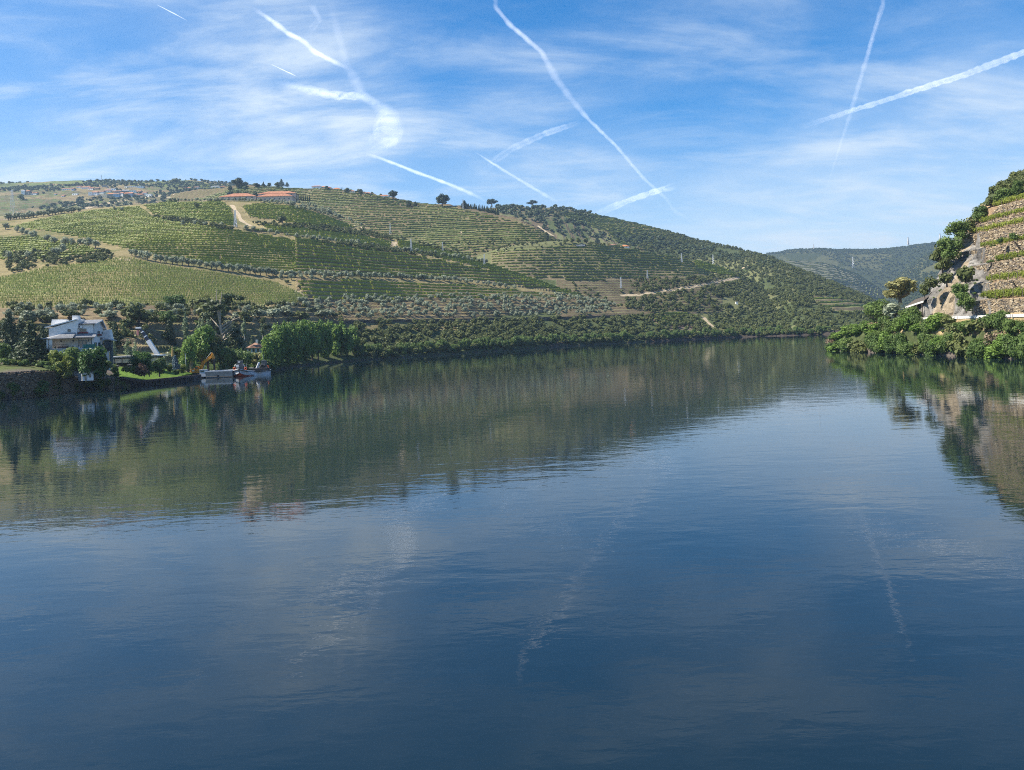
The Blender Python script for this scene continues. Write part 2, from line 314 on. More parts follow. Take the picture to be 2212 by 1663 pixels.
# the olive and scrub terraces
OLIVE = [(640,655),(760,650),(1000,642),(1200,640),(1340,660),(1300,684),(1000,688),(780,692),(700,690)]
TERR2 = [(640,600),(1300,640),(1400,690),(640,700)]
ROCKY = [(-270,672),(0,670),(500,664),(640,657),(700,668),(700,700),(560,740),(300,760),(0,760),(-270,760)]
LV = lambda pl: [lev(*q) for q in pl]
mo = (WHO == 1) & inpoly(PX, PY, LV(TERR2)) & (FID == 0); mr_ = (WHO == 1) & inpoly(PX, PY, LV(ROCKY)) & (FID == 0)
STEP = np.zeros(ZR.shape); FR = np.full(ZR.shape, .4)
for i, (nm, (ly, poly, st, fr)) in enumerate(FIELDS.items()): STEP[FID == i+1] = st; FR[FID == i+1] = fr
STEP[mo] = 2.6; FR[mo] = .45; STEP[mr_] = 3.4; FR[mr_] = .35
m4 = (WHO == 4) & (FID == 0) & inpoly(PX, PY, LV([(1200,600),(1560,600),(1560,676),(1300,684),(1200,690)])); STEP[m4] = 3.2; FR[m4] = .4
m2 = (WHO == 2) & (FID == 0) | ((WHO == 3) & (FID == 0) & (PX < 1400)); STEP[m2] = 5; FR[m2] = .4
m6 = (WHO == 6) & (FID == 0); STEP[m6] = 7; FR[m6] = .3
ZT = ZR.copy(); mk = STEP > 0
wob = (fbm(XX/40+3, YY/40+8, 2)-.5)*1.2*STEP*.5
u = np.where(mk, (ZR+wob)/np.maximum(STEP, .1), 0); fl = np.floor(u); fr_ = np.clip((u-fl)/FR, 0, 1)
tz = STEP*(fl+fr_*fr_*(3-2*fr_)*.85+.15*(u-fl)) - wob
soft = np.where(mr_, .85, .85)
ZT = np.where(mk, ZR*(1-soft)+tz*soft, ZR)
RISER = np.where(mk, (u-fl < FR), False)
# ground colours (land cover, not light)
DRY = np.array([.24, .20, .10]); EARTH = np.array([.125, .09, .06]); GRS = np.array([.11, .135, .045]); PUR = np.array([.15, .105, .085]); SCR = np.array([.062, .078, .032]); ROCKC = np.array([.12, .10, .085]); SAND = np.array([.42, .32, .20])
nA = fbm(XX/18, YY/18, 4)[..., None]; nB = fbm(XX/6+50, YY/6, 3)[..., None]; nC = fbm(XX/90+20, YY/90, 3)[..., None]
C = DRY*(.75+.5*nB) * np.clip(1.15-.9*(nA-.4), .4, 1.3) + 0*nC
C = np.where(nA > .55, C*.5+GRS*.5, C)
mixg = lambda a, b, t: a*(1-t)+b*t
w1 = np.isin(WHO, (3, 52, 53))[..., None] | ((WHO == 4) & (FID == 0))[..., None]
C = np.where(w1, SCR*(.7+.6*nB)+DRY*.25*(nC > .55), C)
C = np.where((WHO == 2)[..., None] & (FID == 0)[..., None], SCR*.6+DRY*.35*(.6+.8*nB), C)
C = np.where((WHO == 6)[..., None] & (FID == 0)[..., None], np.where(nC > .60, DRY*.8, mixg(SCR*1.2, GRS, np.clip((nA-.4)*4, 0, 1)))*(.6+.8*nB), C)
C = np.where(np.isin(WHO, (52, 53))[..., None], C*.6, C)
def setf(nm, c):
    global C
    C = np.where((FID == FN.index(nm))[..., None], c, C)
mixg = lambda a, b, t: a*(1-t)+b*t
setf('light', mixg(GRS*1.5, DRY*.9, np.clip((nA-.3)*2.2, 0, 1))*(.85+.3*nB))
for nm in ('broad', 'crest left', 'below winery', 'middle', 'spur', 'lower left'): setf(nm, mixg(DRY*1.05, GRS, np.clip((nA-.48)*2.5, 0, 1))*(.8+.4*nB))
for nm in ('terraced', 'lower'): setf(nm, mixg(DRY*1.0, GRS, np.clip((nA-.5)*3, 0, 1))*(.8+.4*nB))
setf('second hill', mixg(GRS*.8, DRY*.62, np.clip((nC-.42)*5, 0, 1))*(.8+.4*nB))
for nm in ('rounded hill',): setf(nm, mixg(PUR*.5+GRS*.6, GRS*1.1, np.clip((nC-.42)*4, 0, 1))*(.8+.4*nB))
for nm in ('patch',): setf(nm, PUR*1.1*(.8+.4*nB))
setf('far slope', np.array([.12, .12, .085])*(.8+.4*nB)); setf('far lower', GRS*1.2*(.8+.4*nB))
for nm in ('back crest', 'back middle'): setf(nm, mixg(GRS*.9, DRY*.7, np.clip((nC-.5)*4, 0, 1))*(.8+.4*nB))
for nm in ('village slope', 'hill top', 'village edge'): setf(nm, GRS*1.05*(.8+.4*nB))
RB = np.where(np.isin(FID, [FN.index('rounded hill'), FN.index('patch')])[..., None], PUR*.6+DRY*.35, EARTH*1.25)*(.7+.6*nB)
C = np.where((RISER & (FID != FN.index('light')) & (YY < 2000))[..., None], RB*.75+C*.25, C)
C = np.where((RISER & (FID == FN.index('light')))[..., None], DRY*.8, C)
C = np.where(((WHO == 1) & (FID == 0) & ~RISER)[..., None], C*(.62+.25*nA), C)
wet = ((ZR < .7) | ((ZR < 3.5) & (PX > 600)))[..., None]; C = np.where(wet, ROCKC*.45, C)
# lawn and villa ground
lawn = (PX > 252) & (PX < 425) & (YY < (dw+24)[:, None]) & (ZR > 1.4)
C = np.where(lawn[..., None], np.array([.085, .145, .022])*(.8+.4*nB), C)
gard = (PX <= 252) & (YY < (dw+78)[:, None]) & (ZR > 1); C = np.where(gard[..., None], mixg(GRS*.7, ROCKC, np.clip((nA-.4)*4, 0, 1))*(.7+.6*nB), C)
fbk = (PX >= 425) & (YY < (dw+60)[:, None]) & (ZR > 1) & (WHO == 1); C = np.where(fbk[..., None], SCR*(.7+.6*nB), C)
for poly, ly in (([(500,470),(560,482),(600,500),(560,492),(525,480),(505,445),(512,445)], 1), ([(585,470),(640,478),(690,492),(640,494),(590,485)], 1),):
    m = inpoly(PX, PY, LV(poly)) & (WHO == ly); C = np.where(m[..., None], DRY*1.15*(.8+.4*nB), C); FID[m] = 0
C = np.clip(C, .01, .6)
# mesh
idx = np.arange(ncol*nrow).reshape(ncol, nrow)
q = np.stack([idx[:-1, :-1], idx[1:, :-1], idx[1:, 1:], idx[:-1, 1:]], -1).reshape(-1, 4)
zz = ZT.ravel(); keep = (zz[q].max(1) > -3.5); q = q[keep]
used = np.unique(q); rem = np.full(ncol*nrow, -1); rem[used] = np.arange(len(used))
V = np.stack([XX.ravel(), YY.ravel(), zz], 1)[used]
gm, nt, out = newmat('ground_cover'); b = N(nt, 'ShaderNodeBsdfPrincipled'); nt.links.new(b.outputs[0], out.inputs[0]); b.inputs['Roughness'].default_value = .95; b.inputs['Specular IOR Level'].default_value = .1
at = N(nt, 'ShaderNodeAttribute', attribute_name='Col'); g = N(nt, 'ShaderNodeNewGeometry')
n = N(nt, 'ShaderNodeTexNoise'); n.inputs['Scale'].default_value = .8; n.inputs['Detail'].default_value = 8; n.inputs['Roughness'].default_value = .7; nt.links.new(g.outputs['Position'], n.inputs['Vector'])
mr = N(nt, 'ShaderNodeMapRange'); mr.inputs[1].default_value = .3; mr.inputs[2].default_value = .7; mr.inputs[3].default_value = .55; mr.inputs[4].default_value = 1.45; nt.links.new(n.outputs[0], mr.inputs[0])
mx = N(nt, 'ShaderNodeMixRGB', blend_type='MULTIPLY'); mx.inputs[0].default_value = 1; nt.links.new(at.outputs['Color'], mx.inputs[1]); nt.links.new(mr.outputs[0], mx.inputs[2]); nt.links.new(mx.outputs[0], b.inputs['Base Color'])
bp = N(nt, 'ShaderNodeBump'); bp.inputs['Strength'].default_value = .8; bp.inputs['Distance'].default_value = .5; nt.links.new(n.outputs[0], bp.inputs['Height']); nt.links.new(bp.outputs[0], b.inputs['Normal'])
GROUND = gm
o = link('ground', mesh_np('ground', V, rem[q], gm, False, C.reshape(-1, 3)[used])); tag(o, kind='structure')
del V
# ground lookups
PYT = HY-(ZT-CH)*F/YY
PMIN = np.minimum.accumulate(PYT, axis=1)
def zat(X, Y):
    X = np.atleast_1d(np.asarray(X, float)); Y = np.atleast_1d(np.asarray(Y, float))
    c = np.clip((CX+F*X/Y-XS[0])/3.0, 0, ncol-1.001); r = np.clip(np.interp(Y, DS, np.arange(nrow)), 0, nrow-1.001)
    ci = c.astype(int); ri = r.astype(int); a = c-ci; b_ = r-ri
    return (ZT[ci, ri]*(1-a)+ZT[ci+1, ri]*a)*(1-b_)+(ZT[ci, ri+1]*(1-a)+ZT[ci+1, ri+1]*a)*b_
def hit(x, y):
    """world point where the picture point (x, y) meets the ground (None over sky/water)"""
    x, y = lev(x, y); i = int(round((x-XS[0])/3.0)); i = min(max(i, 0), ncol-1); p = PMIN[i]
    j = int(np.searchsorted(-p, -y))
    if j >= nrow or j < 1 or ZT[i, j] < .3: return None
    a, b_ = PYT[i, j-1], PYT[i, j]; t = (a-y)/(a-b_) if a != b_ else 0
    D = DS[j-1]+(DS[j]-DS[j-1])*min(max(t, 0), 1); X = (x-CX)/F*D
    return Vector((X, D, float(zat(X, D)[0])))
# ---------------------------------------------------------------- river
wm, nt, out = newmat('river_water'); b = N(nt, 'ShaderNodeBsdfPrincipled'); nt.links.new(b.outputs[0], out.inputs[0])
b.inputs['Base Color'].default_value = (.006, .0145, .021, 1); b.inputs['Roughness'].default_value = .01; b.inputs['IOR'].default_value = 1.45; b.inputs['Specular IOR Level'].default_value = .5
g = N(nt, 'ShaderNodeNewGeometry')
def wn(scale, sx, sy, det, dist=0., rot=0.):
    mp = N(nt, 'ShaderNodeMapping'); mp.inputs['Scale'].default_value = (sx, sy, 1); mp.inputs['Rotation'].default_value = (0, 0, rot); nt.links.new(g.outputs['Position'], mp.inputs[0])
    n = N(nt, 'ShaderNodeTexNoise'); n.inputs['Scale'].default_value = scale; n.inputs['Detail'].default_value = det; n.inputs['Distortion'].default_value = dist; nt.links.new(mp.outputs[0], n.inputs['Vector']); return n.outputs[0]
def wm2(op, a, b2):
    m = N(nt, 'ShaderNodeMath', operation=op)
    for i, v in enumerate((a, b2)):
        if isinstance(v, (int, float)): m.inputs[i].default_value = v
        else: nt.links.new(v, m.inputs[i])
    return m.outputs[0]
rip = wm2('ADD', wm2('MULTIPLY', wn(1.1, .45, 1, 3, .3, .12), .50), wm2('MULTIPLY', wn(.28, .5, 1, 2, .5, -.1), 1.2))
rip = wm2('ADD', rip, wm2('MULTIPLY', wn(3.2, .6, 1, 2, 0, .3), .10))
cal = N(nt, 'ShaderNodeMapRange'); cal.inputs[1].default_value = .35; cal.inputs[2].default_value = .65; cal.inputs[3].default_value = .35; cal.inputs[4].default_value = 1.1; nt.links.new(wn(.018, .4, 1, 3, .5, .05), cal.inputs[0])
bp = N(nt, 'ShaderNodeBump'); bp.inputs['Distance'].default_value = .023; nt.links.new(cal.outputs[0], bp.inputs['Strength']); nt.links.new(rip, bp.inputs['Height']); nt.links.new(bp.outputs[0], b.inputs['Normal'])
WV = [(-3000, -400, 0), (3500, -400, 0), (3500, 4500, 0), (-3000, 4500, 0)]
o = link('river', mesh_np('river', WV, [(0, 1, 2, 3)], wm)); tag(o, kind='structure')
# ---------------------------------------------------------------- condensation trails
cm, nt, out = newmat('ice_cloud'); lw = N(nt, 'ShaderNodeLayerWeight'); lw.inputs[0].default_value = .5
tr = N(nt, 'ShaderNodeBsdfTransparent'); df = N(nt, 'ShaderNodeBsdfDiffuse'); df.inputs[0].default_value = (.95, .95, .95, 1); tl = N(nt, 'ShaderNodeBsdfTranslucent'); tl.inputs[0].default_value = (.95, .95, .95, 1)
a1 = N(nt, 'ShaderNodeAddShader'); nt.links.new(df.outputs[0], a1.inputs[0]); nt.links.new(tl.outputs[0], a1.inputs[1])
at = N(nt, 'ShaderNodeAttribute', attribute_name='Col'); g = N(nt, 'ShaderNodeNewGeometry')
n = N(nt, 'ShaderNodeTexNoise'); n.inputs['Scale'].default_value = .0008; n.inputs['Detail'].default_value = 3; nt.links.new(g.outputs['Position'], n.inputs['Vector'])
mr = N(nt, 'ShaderNodeMapRange'); mr.inputs[1].default_value = .3; mr.inputs[2].default_value = .7; mr.inputs[3].default_value = .55; nt.links.new(n.outputs[0], mr.inputs[0])
fi = N(nt, 'ShaderNodeMath', operation='SUBTRACT'); fi.inputs[0].default_value = 1; nt.links.new(lw.outputs['Facing'], fi.inputs[1])
pw = N(nt, 'ShaderNodeMath', operation='POWER'); nt.links.new(fi.outputs[0], pw.inputs[0]); pw.inputs[1].default_value = 1.7
m1 = N(nt, 'ShaderNodeMath', operation='MULTIPLY'); nt.links.new(pw.outputs[0], m1.inputs[0]); nt.links.new(mr.outputs[0], m1.inputs[1])
m2_ = N(nt, 'ShaderNodeMath', operation='MULTIPLY'); nt.links.new(m1.outputs[0], m2_.inputs[0]); nt.links.new(at.outputs['Fac'], m2_.inputs[1])
ms = N(nt, 'ShaderNodeMixShader'); nt.links.new(m2_.outputs[0], ms.inputs[0]); nt.links.new(tr.outputs[0], ms.inputs[1]); nt.links.new(a1.outputs[0], ms.inputs[2]); nt.links.new(ms.outputs[0], out.inputs[0])
TRAILS = [
 ([(1068,-40),(1070,15),(1100,52),(1135,82),(1170,112),(1200,168),(1240,222),(1270,257),(1330,315),(1390,385),(1415,408),(1440,430),(1455,455),(1480,468),(1490,478),(1493,490)], [10,10,10,10,10,18,14,8,7,7,7,8,8,7,6,5], [.75,.75,.7,.7,.6,.35,.35,.8,.9,.95,.8,.9,.8,.8,.8,.6], 'longest white trail crossing the middle of the sky down to the far hillside'),
 ([(1912,-40),(1905,12),(1890,60),(1870,130),(1852,190),(1838,240),(1815,310),(1790,390),(1780,420),(1772,445)], [9,9,9,9,9,8,5,3,2.5,2], [.9,.9,.9,.9,.9,.8,.8,.6,.5,.3], 'sharp white trail dropping steeply at the right of the sky'),
 ([(2290,85),(2195,118),(2080,162),(1990,190),(1900,220),(1840,238),(1780,258),(1720,276)], [14,13,12,11,10,9,9,12], [.36,.4,.42,.42,.4,.38,.3,.1], 'soft broad trail slanting up to the right edge, crossed by a steeper one'),
 ([(795,333),(850,352),(900,372),(950,390),(1000,410),(1052,434)], [8,7,7,7,8,7], [.4,.8,.8,.8,.8,.5], 'white trail running down to the hill crest below the bright cloud knot'),
 ([(1026,328),(1060,350),(1100,375),(1150,405),(1210,440)], [4,5,6,7,8], [.4,.7,.7,.7,.6], 'short trail meeting the wooded crest in the middle of the skyline'),
 ([(1290,460),(1320,448),(1360,432),(1400,418),(1462,400)], [13,14,12,11,13], [.5,.6,.7,.7,.2], 'blurred short trail crossing the lower end of the longest one'),
 ([(1040,375),(1070,345),(1110,318),(1180,287),(1255,262)], [12,13,13,12,8], [.3,.35,.35,.35,.3], 'faint smeared trail left of the longest one, rising to the right'),
 ([(550,20),(585,42),(620,70),(655,88),(680,112),(720,132),(760,150)], [9,10,12,10,12,10,8], [.3,.5,.6,.45,.6,.4,.2], 'ragged old trail near the top left of the sky'),
 ([(585,138),(642,165)], [1.5,2.5], [.5,.7], 'tiny hairline trail under the ragged one at upper left'),
 ([(340,10),(375,28),(408,46)], [1.6,2,1.6], [.5,.6,.3], 'tiny hairline trail close to the top edge at left'),
]
def trail(pts, ws, al, label, name='contrail', alt=9500.):
    P = []; R = []; A = []
    for i in range(len(pts)-1):
        k = max(2, int(math.dist(pts[i], pts[i+1])/6))
        for j in range(k):
            t = j/k; jit = min(ws[i]*.045, .45)
            P.append((pts[i][0]*(1-t)+pts[i+1][0]*t+random.gauss(0, jit), pts[i][1]*(1-t)+pts[i+1][1]*t+random.gauss(0, jit))); R.append((ws[i]*(1-t)+ws[i+1]*t)*random.uniform(.8, 1.2)); A.append((al[i]*(1-t)+al[i+1]*t)*.62)
    nA_ = len(A); A = [a_*min(1, (i_+1)/(nA_*.16+1), (nA_-i_)/(nA_*.16+1)) for i_, a_ in enumerate(A)]
    P.append(pts[-1]); R.append(ws[-1]*.3); A.append(0)
    P = [lev(*q) for q in P]; w = [Vector(((x-CX)/F, 1, (HY-y)/F))*(alt*F/(HY-y)) for x, y in P]
    rr = [r*.6*p.y/F for r, p in zip(R, w)]
    m = MB(); m.tube(w, rr, 14, cap=False); o = m.build(name, cm, smooth=True)
    a = o.data.color_attributes.new('Col', 'FLOAT_COLOR', 'POINT'); c = np.repeat(np.array([[v, v, v, 1] for v in A]), 14, axis=0).astype(np.float32)
    a.data.foreach_set('color', c.ravel()); tag(o, label, 'contrail', 'aircraft trails in the sky')
    o.visible_shadow = True
    return o
for t_ in TRAILS: trail(*t_)
# wisps of cirrus that hang together with the trails: one cloud of several strands
CIR = [([(716,8),(722,40),(735,90),(748,140),(768,175),(782,205),(802,218),(822,232),(836,250),(842,275),(830,300),(805,318),(782,328)], [14,18,16,18,22,22,18,24,42,52,44,28,12], [.12,.2,.2,.25,.3,.4,.5,.5,.6,.75,.6,.35,.2]),
       ([(600,178),(660,192),(720,205),(770,207),(795,212)], [10,16,16,14,12], [.1,.25,.4,.5,.4]), ([(672,12),(690,40),(660,80)], [12,14,10], [.2,.25,.1]),
       ([(855,262),(850,300),(790,330)], [20,22,8], [.3,.3,.2])]
root = empty('cirrus_cloud', (0, 9500, 9500), 'bright knotted wisp of high cloud above the left half of the hills', 'cloud')
for c_ in CIR:
    o = trail(*c_, None, 'strand', 9700.)
    for k_ in ('category', 'group'):
        if k_ in o: del o[k_]
    o.parent = root; o.data.transform(Matrix.Translation((0, -9500, -9500)))
# ================================================================ RIGHT BANK
WX = [152, 156.5, 161, 165.5, 170.5, 175, 180]
WZ0 = [13.3, 18.6, 24.2, 31.1, 37.1, 43.6, 47.6]
WZ1 = [17.7, 23.4, 30.4, 36.3, 42.8, 46.9, 52.7]
WEND = [X/((lev(x, y)[0]-CX)/F) for X, x, y in zip(WX, (2100, 2111, 2098, 2082, 2076, 2100, 2128), (665, 620, 580, 550, 520, 495, 470))]
bankX = tab((60,150),(200,147),(227,145),(282,143),(320,140),(351,138),(358,146),(372,180),(400,260))
def hill_nat(X, Y):
    b = bankX(Y); d = X-b
    z = np.interp(X, [143, 148.6, 151.4, 152, 154, 161, 170.5, 180, 190, 215, 260], [0, 12.2, 12.4, 14, 20, 29.5, 41.5, 52.5, 60, 72, 76])
    low = np.interp(d, [-6, -1, 0, 1.5, 4, 8, 50], [-5, -1.5, 0, 3.0, 9, 12.2, 20])
    base = np.where(X < 148.6, np.minimum(low, 12.2), z) ; base = np.where(d < 0, low, base)
    road_end = np.clip((Y-404)/14, 0, 1)                       # the spur past the cliff
    spur = np.minimum(low, 11.5*np.clip((366-Y)/30, 0, 1)**.7*np.clip((d+2)/9, 0, 1)+0)
    cl = np.clip((Y-(291+(X-149)*.62))/22, 0, 1); cl = cl*cl*(3-2*cl)
    return base*(1-cl)+np.minimum(base, np.maximum(spur, -5)+np.clip(X-156, 0, 100)*.25)*cl
def hz(X, Y):
    X = np.asarray(X, float); Y = np.asarray(Y, float); z = hill_nat(X, Y)
    for i in range(7):
        x0 = WX[i]; x1 = WX[i+1]-.2 if i < 6 else 184
        fade = np.clip((WEND[i]+3-Y)/3, 0, 1)
        m = (X >= x0) & (X < x1+.2)
        top = WZ1[i]+(X-x0)/(x1-x0)*((WZ0[i+1] if i < 6 else WZ1[i]+1.5)-WZ1[i])
        z = np.where(m, z*(1-fade)+top*fade, z)
    mroad = (X > 148.7) & (X < 151.6) & (Y < 294); z = np.where(mroad, 12.3, z)
    return z
gx = sorted(set(list(np.arange(128, 192, .7)) + [w-.05 for w in WX] + [w+.05 for w in WX] + [148.6, 148.8] + list(np.arange(192, 262, 3.))))
gy = np.concatenate([np.arange(60, 190, 8.), np.arange(190, 380, .75), np.arange(380, 420, 8.)])
GX, GY = np.meshgrid(np.array(gx), gy, indexing='ij'); GZ = hz(GX, GY)
cliff = (GZ > 12.6) & (GZ < 60) & (GX < 174) & (GY > 252+np.clip((GX-152)*2.0, 0, 60))
st = fbm(GX/1.6+GY/1.1*.4, GY/1.3+GZ/9, 4)-.5; big = fbm(GX/9, GY/7+GZ/11, 3)-.5
ox = np.where(cliff, st*4.2+big*4.5, 0); oy = np.where(cliff, (fbm(GX/2+7, GZ/2.5, 3)-.5)*2.2, 0)
flat = (~cliff) & ((GX < 148.4) | (GX > 184)); GZ2 = GZ + np.where(flat, (fbm(GX/5, GY/5, 4)-.5)*1.6*(GZ > 1), 0) + np.where(cliff, st*1.6, 0)
nB2 = fbm(GX/2.5, GY/2.5+GZ/3, 4)[..., None]; nA2 = fbm(GX/9+4, GY/9, 3)[..., None]
GREYR = np.array([.19, .18, .165]); TANR = np.array([.27, .22, .155]); STRAW = np.array([.42, .31, .17])
HC = STRAW*(.6+.7*nB2)
HC = np.where((GZ < 8)[..., None], SCR*(.6+.8*nB2), HC)
HC = np.where((GZ < 1.2)[..., None], ROCKC*.8*(.5+nB2), HC)
HC = np.where(cliff[..., None], np.where(nA2 > .64, TANR*.9, GREYR)*(.35+1.25*nB2), HC)
terr = (GX > 152) & (GX < 184) & ~cliff; HC = np.where(terr[..., None], np.array([.30, .21, .13])*(.7+.6*nB2), HC)
HC = np.where(((GX > 148.7) & (GX < 151.7) & (GZ > 12) & (GZ < 12.6))[..., None], np.array([.20, .19, .18])*(.9+.2*nB2), HC)
HC = np.where(((GX > 184) & ~cliff)[..., None], SCR*(.7+.6*nB2), HC)
na, nb_ = GX.shape; idx = np.arange(na*nb_).reshape(na, nb_); q = np.stack([idx[:-1, :-1], idx[1:, :-1], idx[1:, 1:], idx[:-1, 1:]], -1).reshape(-1, 4)
V = np.stack([(GX+ox).ravel(), (GY+oy).ravel(), GZ2.ravel()], 1); q = q[(GZ2.ravel()[q].max(1) > -4)]
o = link('hillside', mesh_np('hillside', V, q, GROUND, False, HC.reshape(-1, 3))); tag(o, kind='structure')
def hzr(X, Y): return float(hz(np.array([X]), np.array([Y]))[0])
# stone walls: each a core with its courses of single stones standing proud
def vcolmat(name, rough=.85, sc=6., amt=.35, bump=.5):
    m, nt, out = newmat(name); b = N(nt, 'ShaderNodeBsdfPrincipled'); nt.links.new(b.outputs[0], out.inputs[0]); b.inputs['Roughness'].default_value = rough; b.inputs['Specular IOR Level'].default_value = .2
    at = N(nt, 'ShaderNodeAttribute', attribute_name='Col'); tc = N(nt, 'ShaderNodeTexCoord'); n = N(nt, 'ShaderNodeTexNoise'); n.inputs['Scale'].default_value = sc; n.inputs['Detail'].default_value = 5; nt.links.new(tc.outputs['Object'], n.inputs['Vector'])
    mr = N(nt, 'ShaderNodeMapRange'); mr.inputs[1].default_value = .3; mr.inputs[2].default_value = .7; mr.inputs[3].default_value = 1-amt; mr.inputs[4].default_value = 1+amt; nt.links.new(n.outputs[0], mr.inputs[0])
    mx = N(nt, 'ShaderNodeMixRGB', blend_type='MULTIPLY'); mx.inputs[0].default_value = 1; nt.links.new(at.outputs['Color'], mx.inputs[1]); nt.links.new(mr.outputs[0], mx.inputs[2]); nt.links.new(mx.outputs[0], b.inputs['Base Color'])
    bp = N(nt, 'ShaderNodeBump'); bp.inputs['Strength'].default_value = bump; bp.inputs['Distance'].default_value = .08; nt.links.new(n.outputs[0], bp.inputs['Height']); nt.links.new(bp.outputs[0], b.inputs['Normal']); return m
STONE = vcolmat('schist_stone'); CORE = pmat('wall_earth_core', (.07, .05, .035), .95)
BOXF = np.array([(0, 1, 3, 2), (4, 6, 7, 5), (0, 4, 5, 1), (2, 3, 7, 6), (0, 2, 6, 4), (1, 5, 7, 3)])
BOXV = np.array([(i, j, k) for i in (-.5, .5) for j in (-.5, .5) for k in (-.5, .5)])
def boxes(C0, S0, U, Wd, jit=.0):
    """many boxes at once: centres (n,3), sizes (n,3) along U (horizontal unit), Wd (outward unit), z"""
    n = len(C0); loc = BOXV[None]*S0[:, None, :]
    if jit: loc = loc + rng.normal(0, jit, loc.shape)*S0.min(1)[:, None, None]
    Vv = C0[:, None, :] + loc[..., 0:1]*np.asarray(U)[None, None] + loc[..., 1:2]*np.asarray(Wd)[None, None] + loc[..., 2:3]*np.array([0, 0, 1.])
    return Vv.reshape(-1, 3), (BOXF[None]+8*np.arange(n)[:, None, None]).reshape(-1, 4)
def stone_wall(path, zb, zt, out, label, sh=.36, sl=.85, cols=((.24, .19, .13), (.32, .25, .16), (.14, .12, .10), (.42, .36, .26)), name='stone_wall', loc=None, taper=None, thick=.7, group=None, cat='wall'):
    """path: (x,y) polyline; zb/zt functions of the length share; out: +1/-1 side of the face"""
    path = [Vector((p[0], p[1], 0)) for p in path]
    root = empty(name, (path[0].x, path[0].y, zb(0)), label, cat, group)
    Ls = [0]
    for a, b in zip(path, path[1:]): Ls.append(Ls[-1]+(b-a).length)
    tot = Ls[-1]; m = MB(); CC = []; SS = []; VV = []; FF = []; cc = []; nv = 0
    for i, (a, b) in enumerate(zip(path, path[1:])):
        u_ = (b-a).normalized(); w = Vector((u_.y, -u_.x, 0))*out; t0, t1 = Ls[i]/tot, Ls[i+1]/tot
        bt = [a, b, b-w*thick, a-w*thick]; tt = [t0, t1, t1, t0]
        m.prism([p+Vector((0, 0, zb(t)-.6)) for p, t in zip(bt, tt)], [p+Vector((0, 0, zt(t)-.08)) for p, t in zip(bt, tt)])
        cent = []; size = []; l = (b-a).length
        hmax = max(zt(t0)-zb(t0), zt(t1)-zb(t1)); k = 0
        while k*sh < hmax+sh:
            s = -random.random()*sl
            while s < l:
                ln = sl*random.uniform(.5, 1.5); c = s+ln/2; t = t0+(t1-t0)*min(max(c/l, 0), 1); z = zb(t)+(k+.5)*sh
                if 0 < c < l and z < zt(t)+.05 and random.random() > .03:
                    h = sh*random.uniform(.7, 1.05); pr = random.uniform(.12, .42)
                    p = a+u_*c+w*(pr*.5-.06); cent.append((p.x, p.y, z+random.uniform(-.05, .05))); size.append((ln*.94, pr, h))
                s += ln
            k += 1
        if cent:
            v_, f_ = boxes(np.array(cent), np.array(size), u_[:], w[:], .10); VV.append(v_); FF.append(f_+nv); nv += len(v_)
            pick = rng.choice(len(cols), len(cent), p=[.42, .26, .22, .10][:len(cols)]); cA = np.array(cols)[pick]*rng.uniform(.7, 1.2, (len(cent), 1)); cc.append(np.repeat(cA, 8, 0))
    m.build('wall_core', CORE, root)
    V_ = np.concatenate(VV)-np.array(root.location); o = link('stones', mesh_np('stones', V_, np.concatenate(FF), STONE, False, np.concatenate(cc)), root); o['kind'] = 'stuff'
    return root
ordn = ['lowest', 'second', 'third', 'fourth', 'fifth', 'sixth', 'topmost']
ystart = 195
TWALLS = []
for i in range(7):
    X, y1 = WX[i], WEND[i]
    zb = lambda t, i=i: WZ0[i]-.2; zt = lambda t, i=i: WZ1[i]+.25*math.sin(t*9+i)
    if i == 6: zt = lambda t: WZ0[6]+(WZ1[6]-WZ0[6])*min(1, (1-t)/.09+.12)
    r = stone_wall([(X-.1, ystart), (X-.1, (ystart+y1)/2), (X-.1, y1)], zb, zt, -1,
        f'{ordn[i]} dry stone terrace wall on the steep right bank' + (' just above the road' if i == 0 else ' below the trees of the skyline' if i == 6 else ', counted up from the road'), group='terrace walls on the right bank')
    TWALLS.append(r)
    # return wall at the far end
    m = MB(); m.box((X+1.3, y1+.15, (WZ0[i]+WZ1[i])/2), (2.8, .4, WZ1[i]-WZ0[i])); m.build('end_wall', CORE, r)
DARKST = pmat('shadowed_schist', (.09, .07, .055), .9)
for i, (ya, yb, up) in {1: (250, 245.5, 1), 2: (268, 273, 1), 3: (262, 257, 1)}.items():       # flights of cantilevered steps
    m = MB(); h = WZ1[i]-WZ0[i]; n = 13
    for k in range(n):
        t = k/(n-1); m.box((WX[i]-.62, ya+(yb-ya)*t, WZ0[i]+.3+(h-.3)*(1-t)), (.6, .5, .16))
    m.build('steps', DARKST, TWALLS[i])
for i, yy in ((4, 288), (4, 294), (6, 292)):                                                  # proud dark blocks, coloured as the shade inside niches
    m = MB(); m.box((WX[i]-.32, yy, WZ0[i]+1.6), (.5, .6, 2.0)); m.build('niche_shade', DARKST, TWALLS[i])
# road parapet
WHITE = pmat('whitewashed_masonry', (.72, .70, .66), .8, var=.18, scale=1.2)
root = empty('road_parapet', (148.4, 250, 12.3), 'long low whitewashed parapet along the road on the right bank', 'parapet')
yy = 195.
while yy < 294:
    l = random.uniform(8, 10); l = min(l, 294-yy); m = MB(); m.box((148.5, yy+l/2-.15, 12.5), (.3, l-.3, .85)); o = m.build('block', WHITE, root, bevel=.04); yy += l
for k in range(10):
    m = MB(); m.box((148.5, 196+k*10.5, 12.4), (.45, .35, 1.0)); m.build('post', pmat('grey_post', (.2, .19, .18), .9) if k == 0 else bpy.data.materials['grey_post'], root)
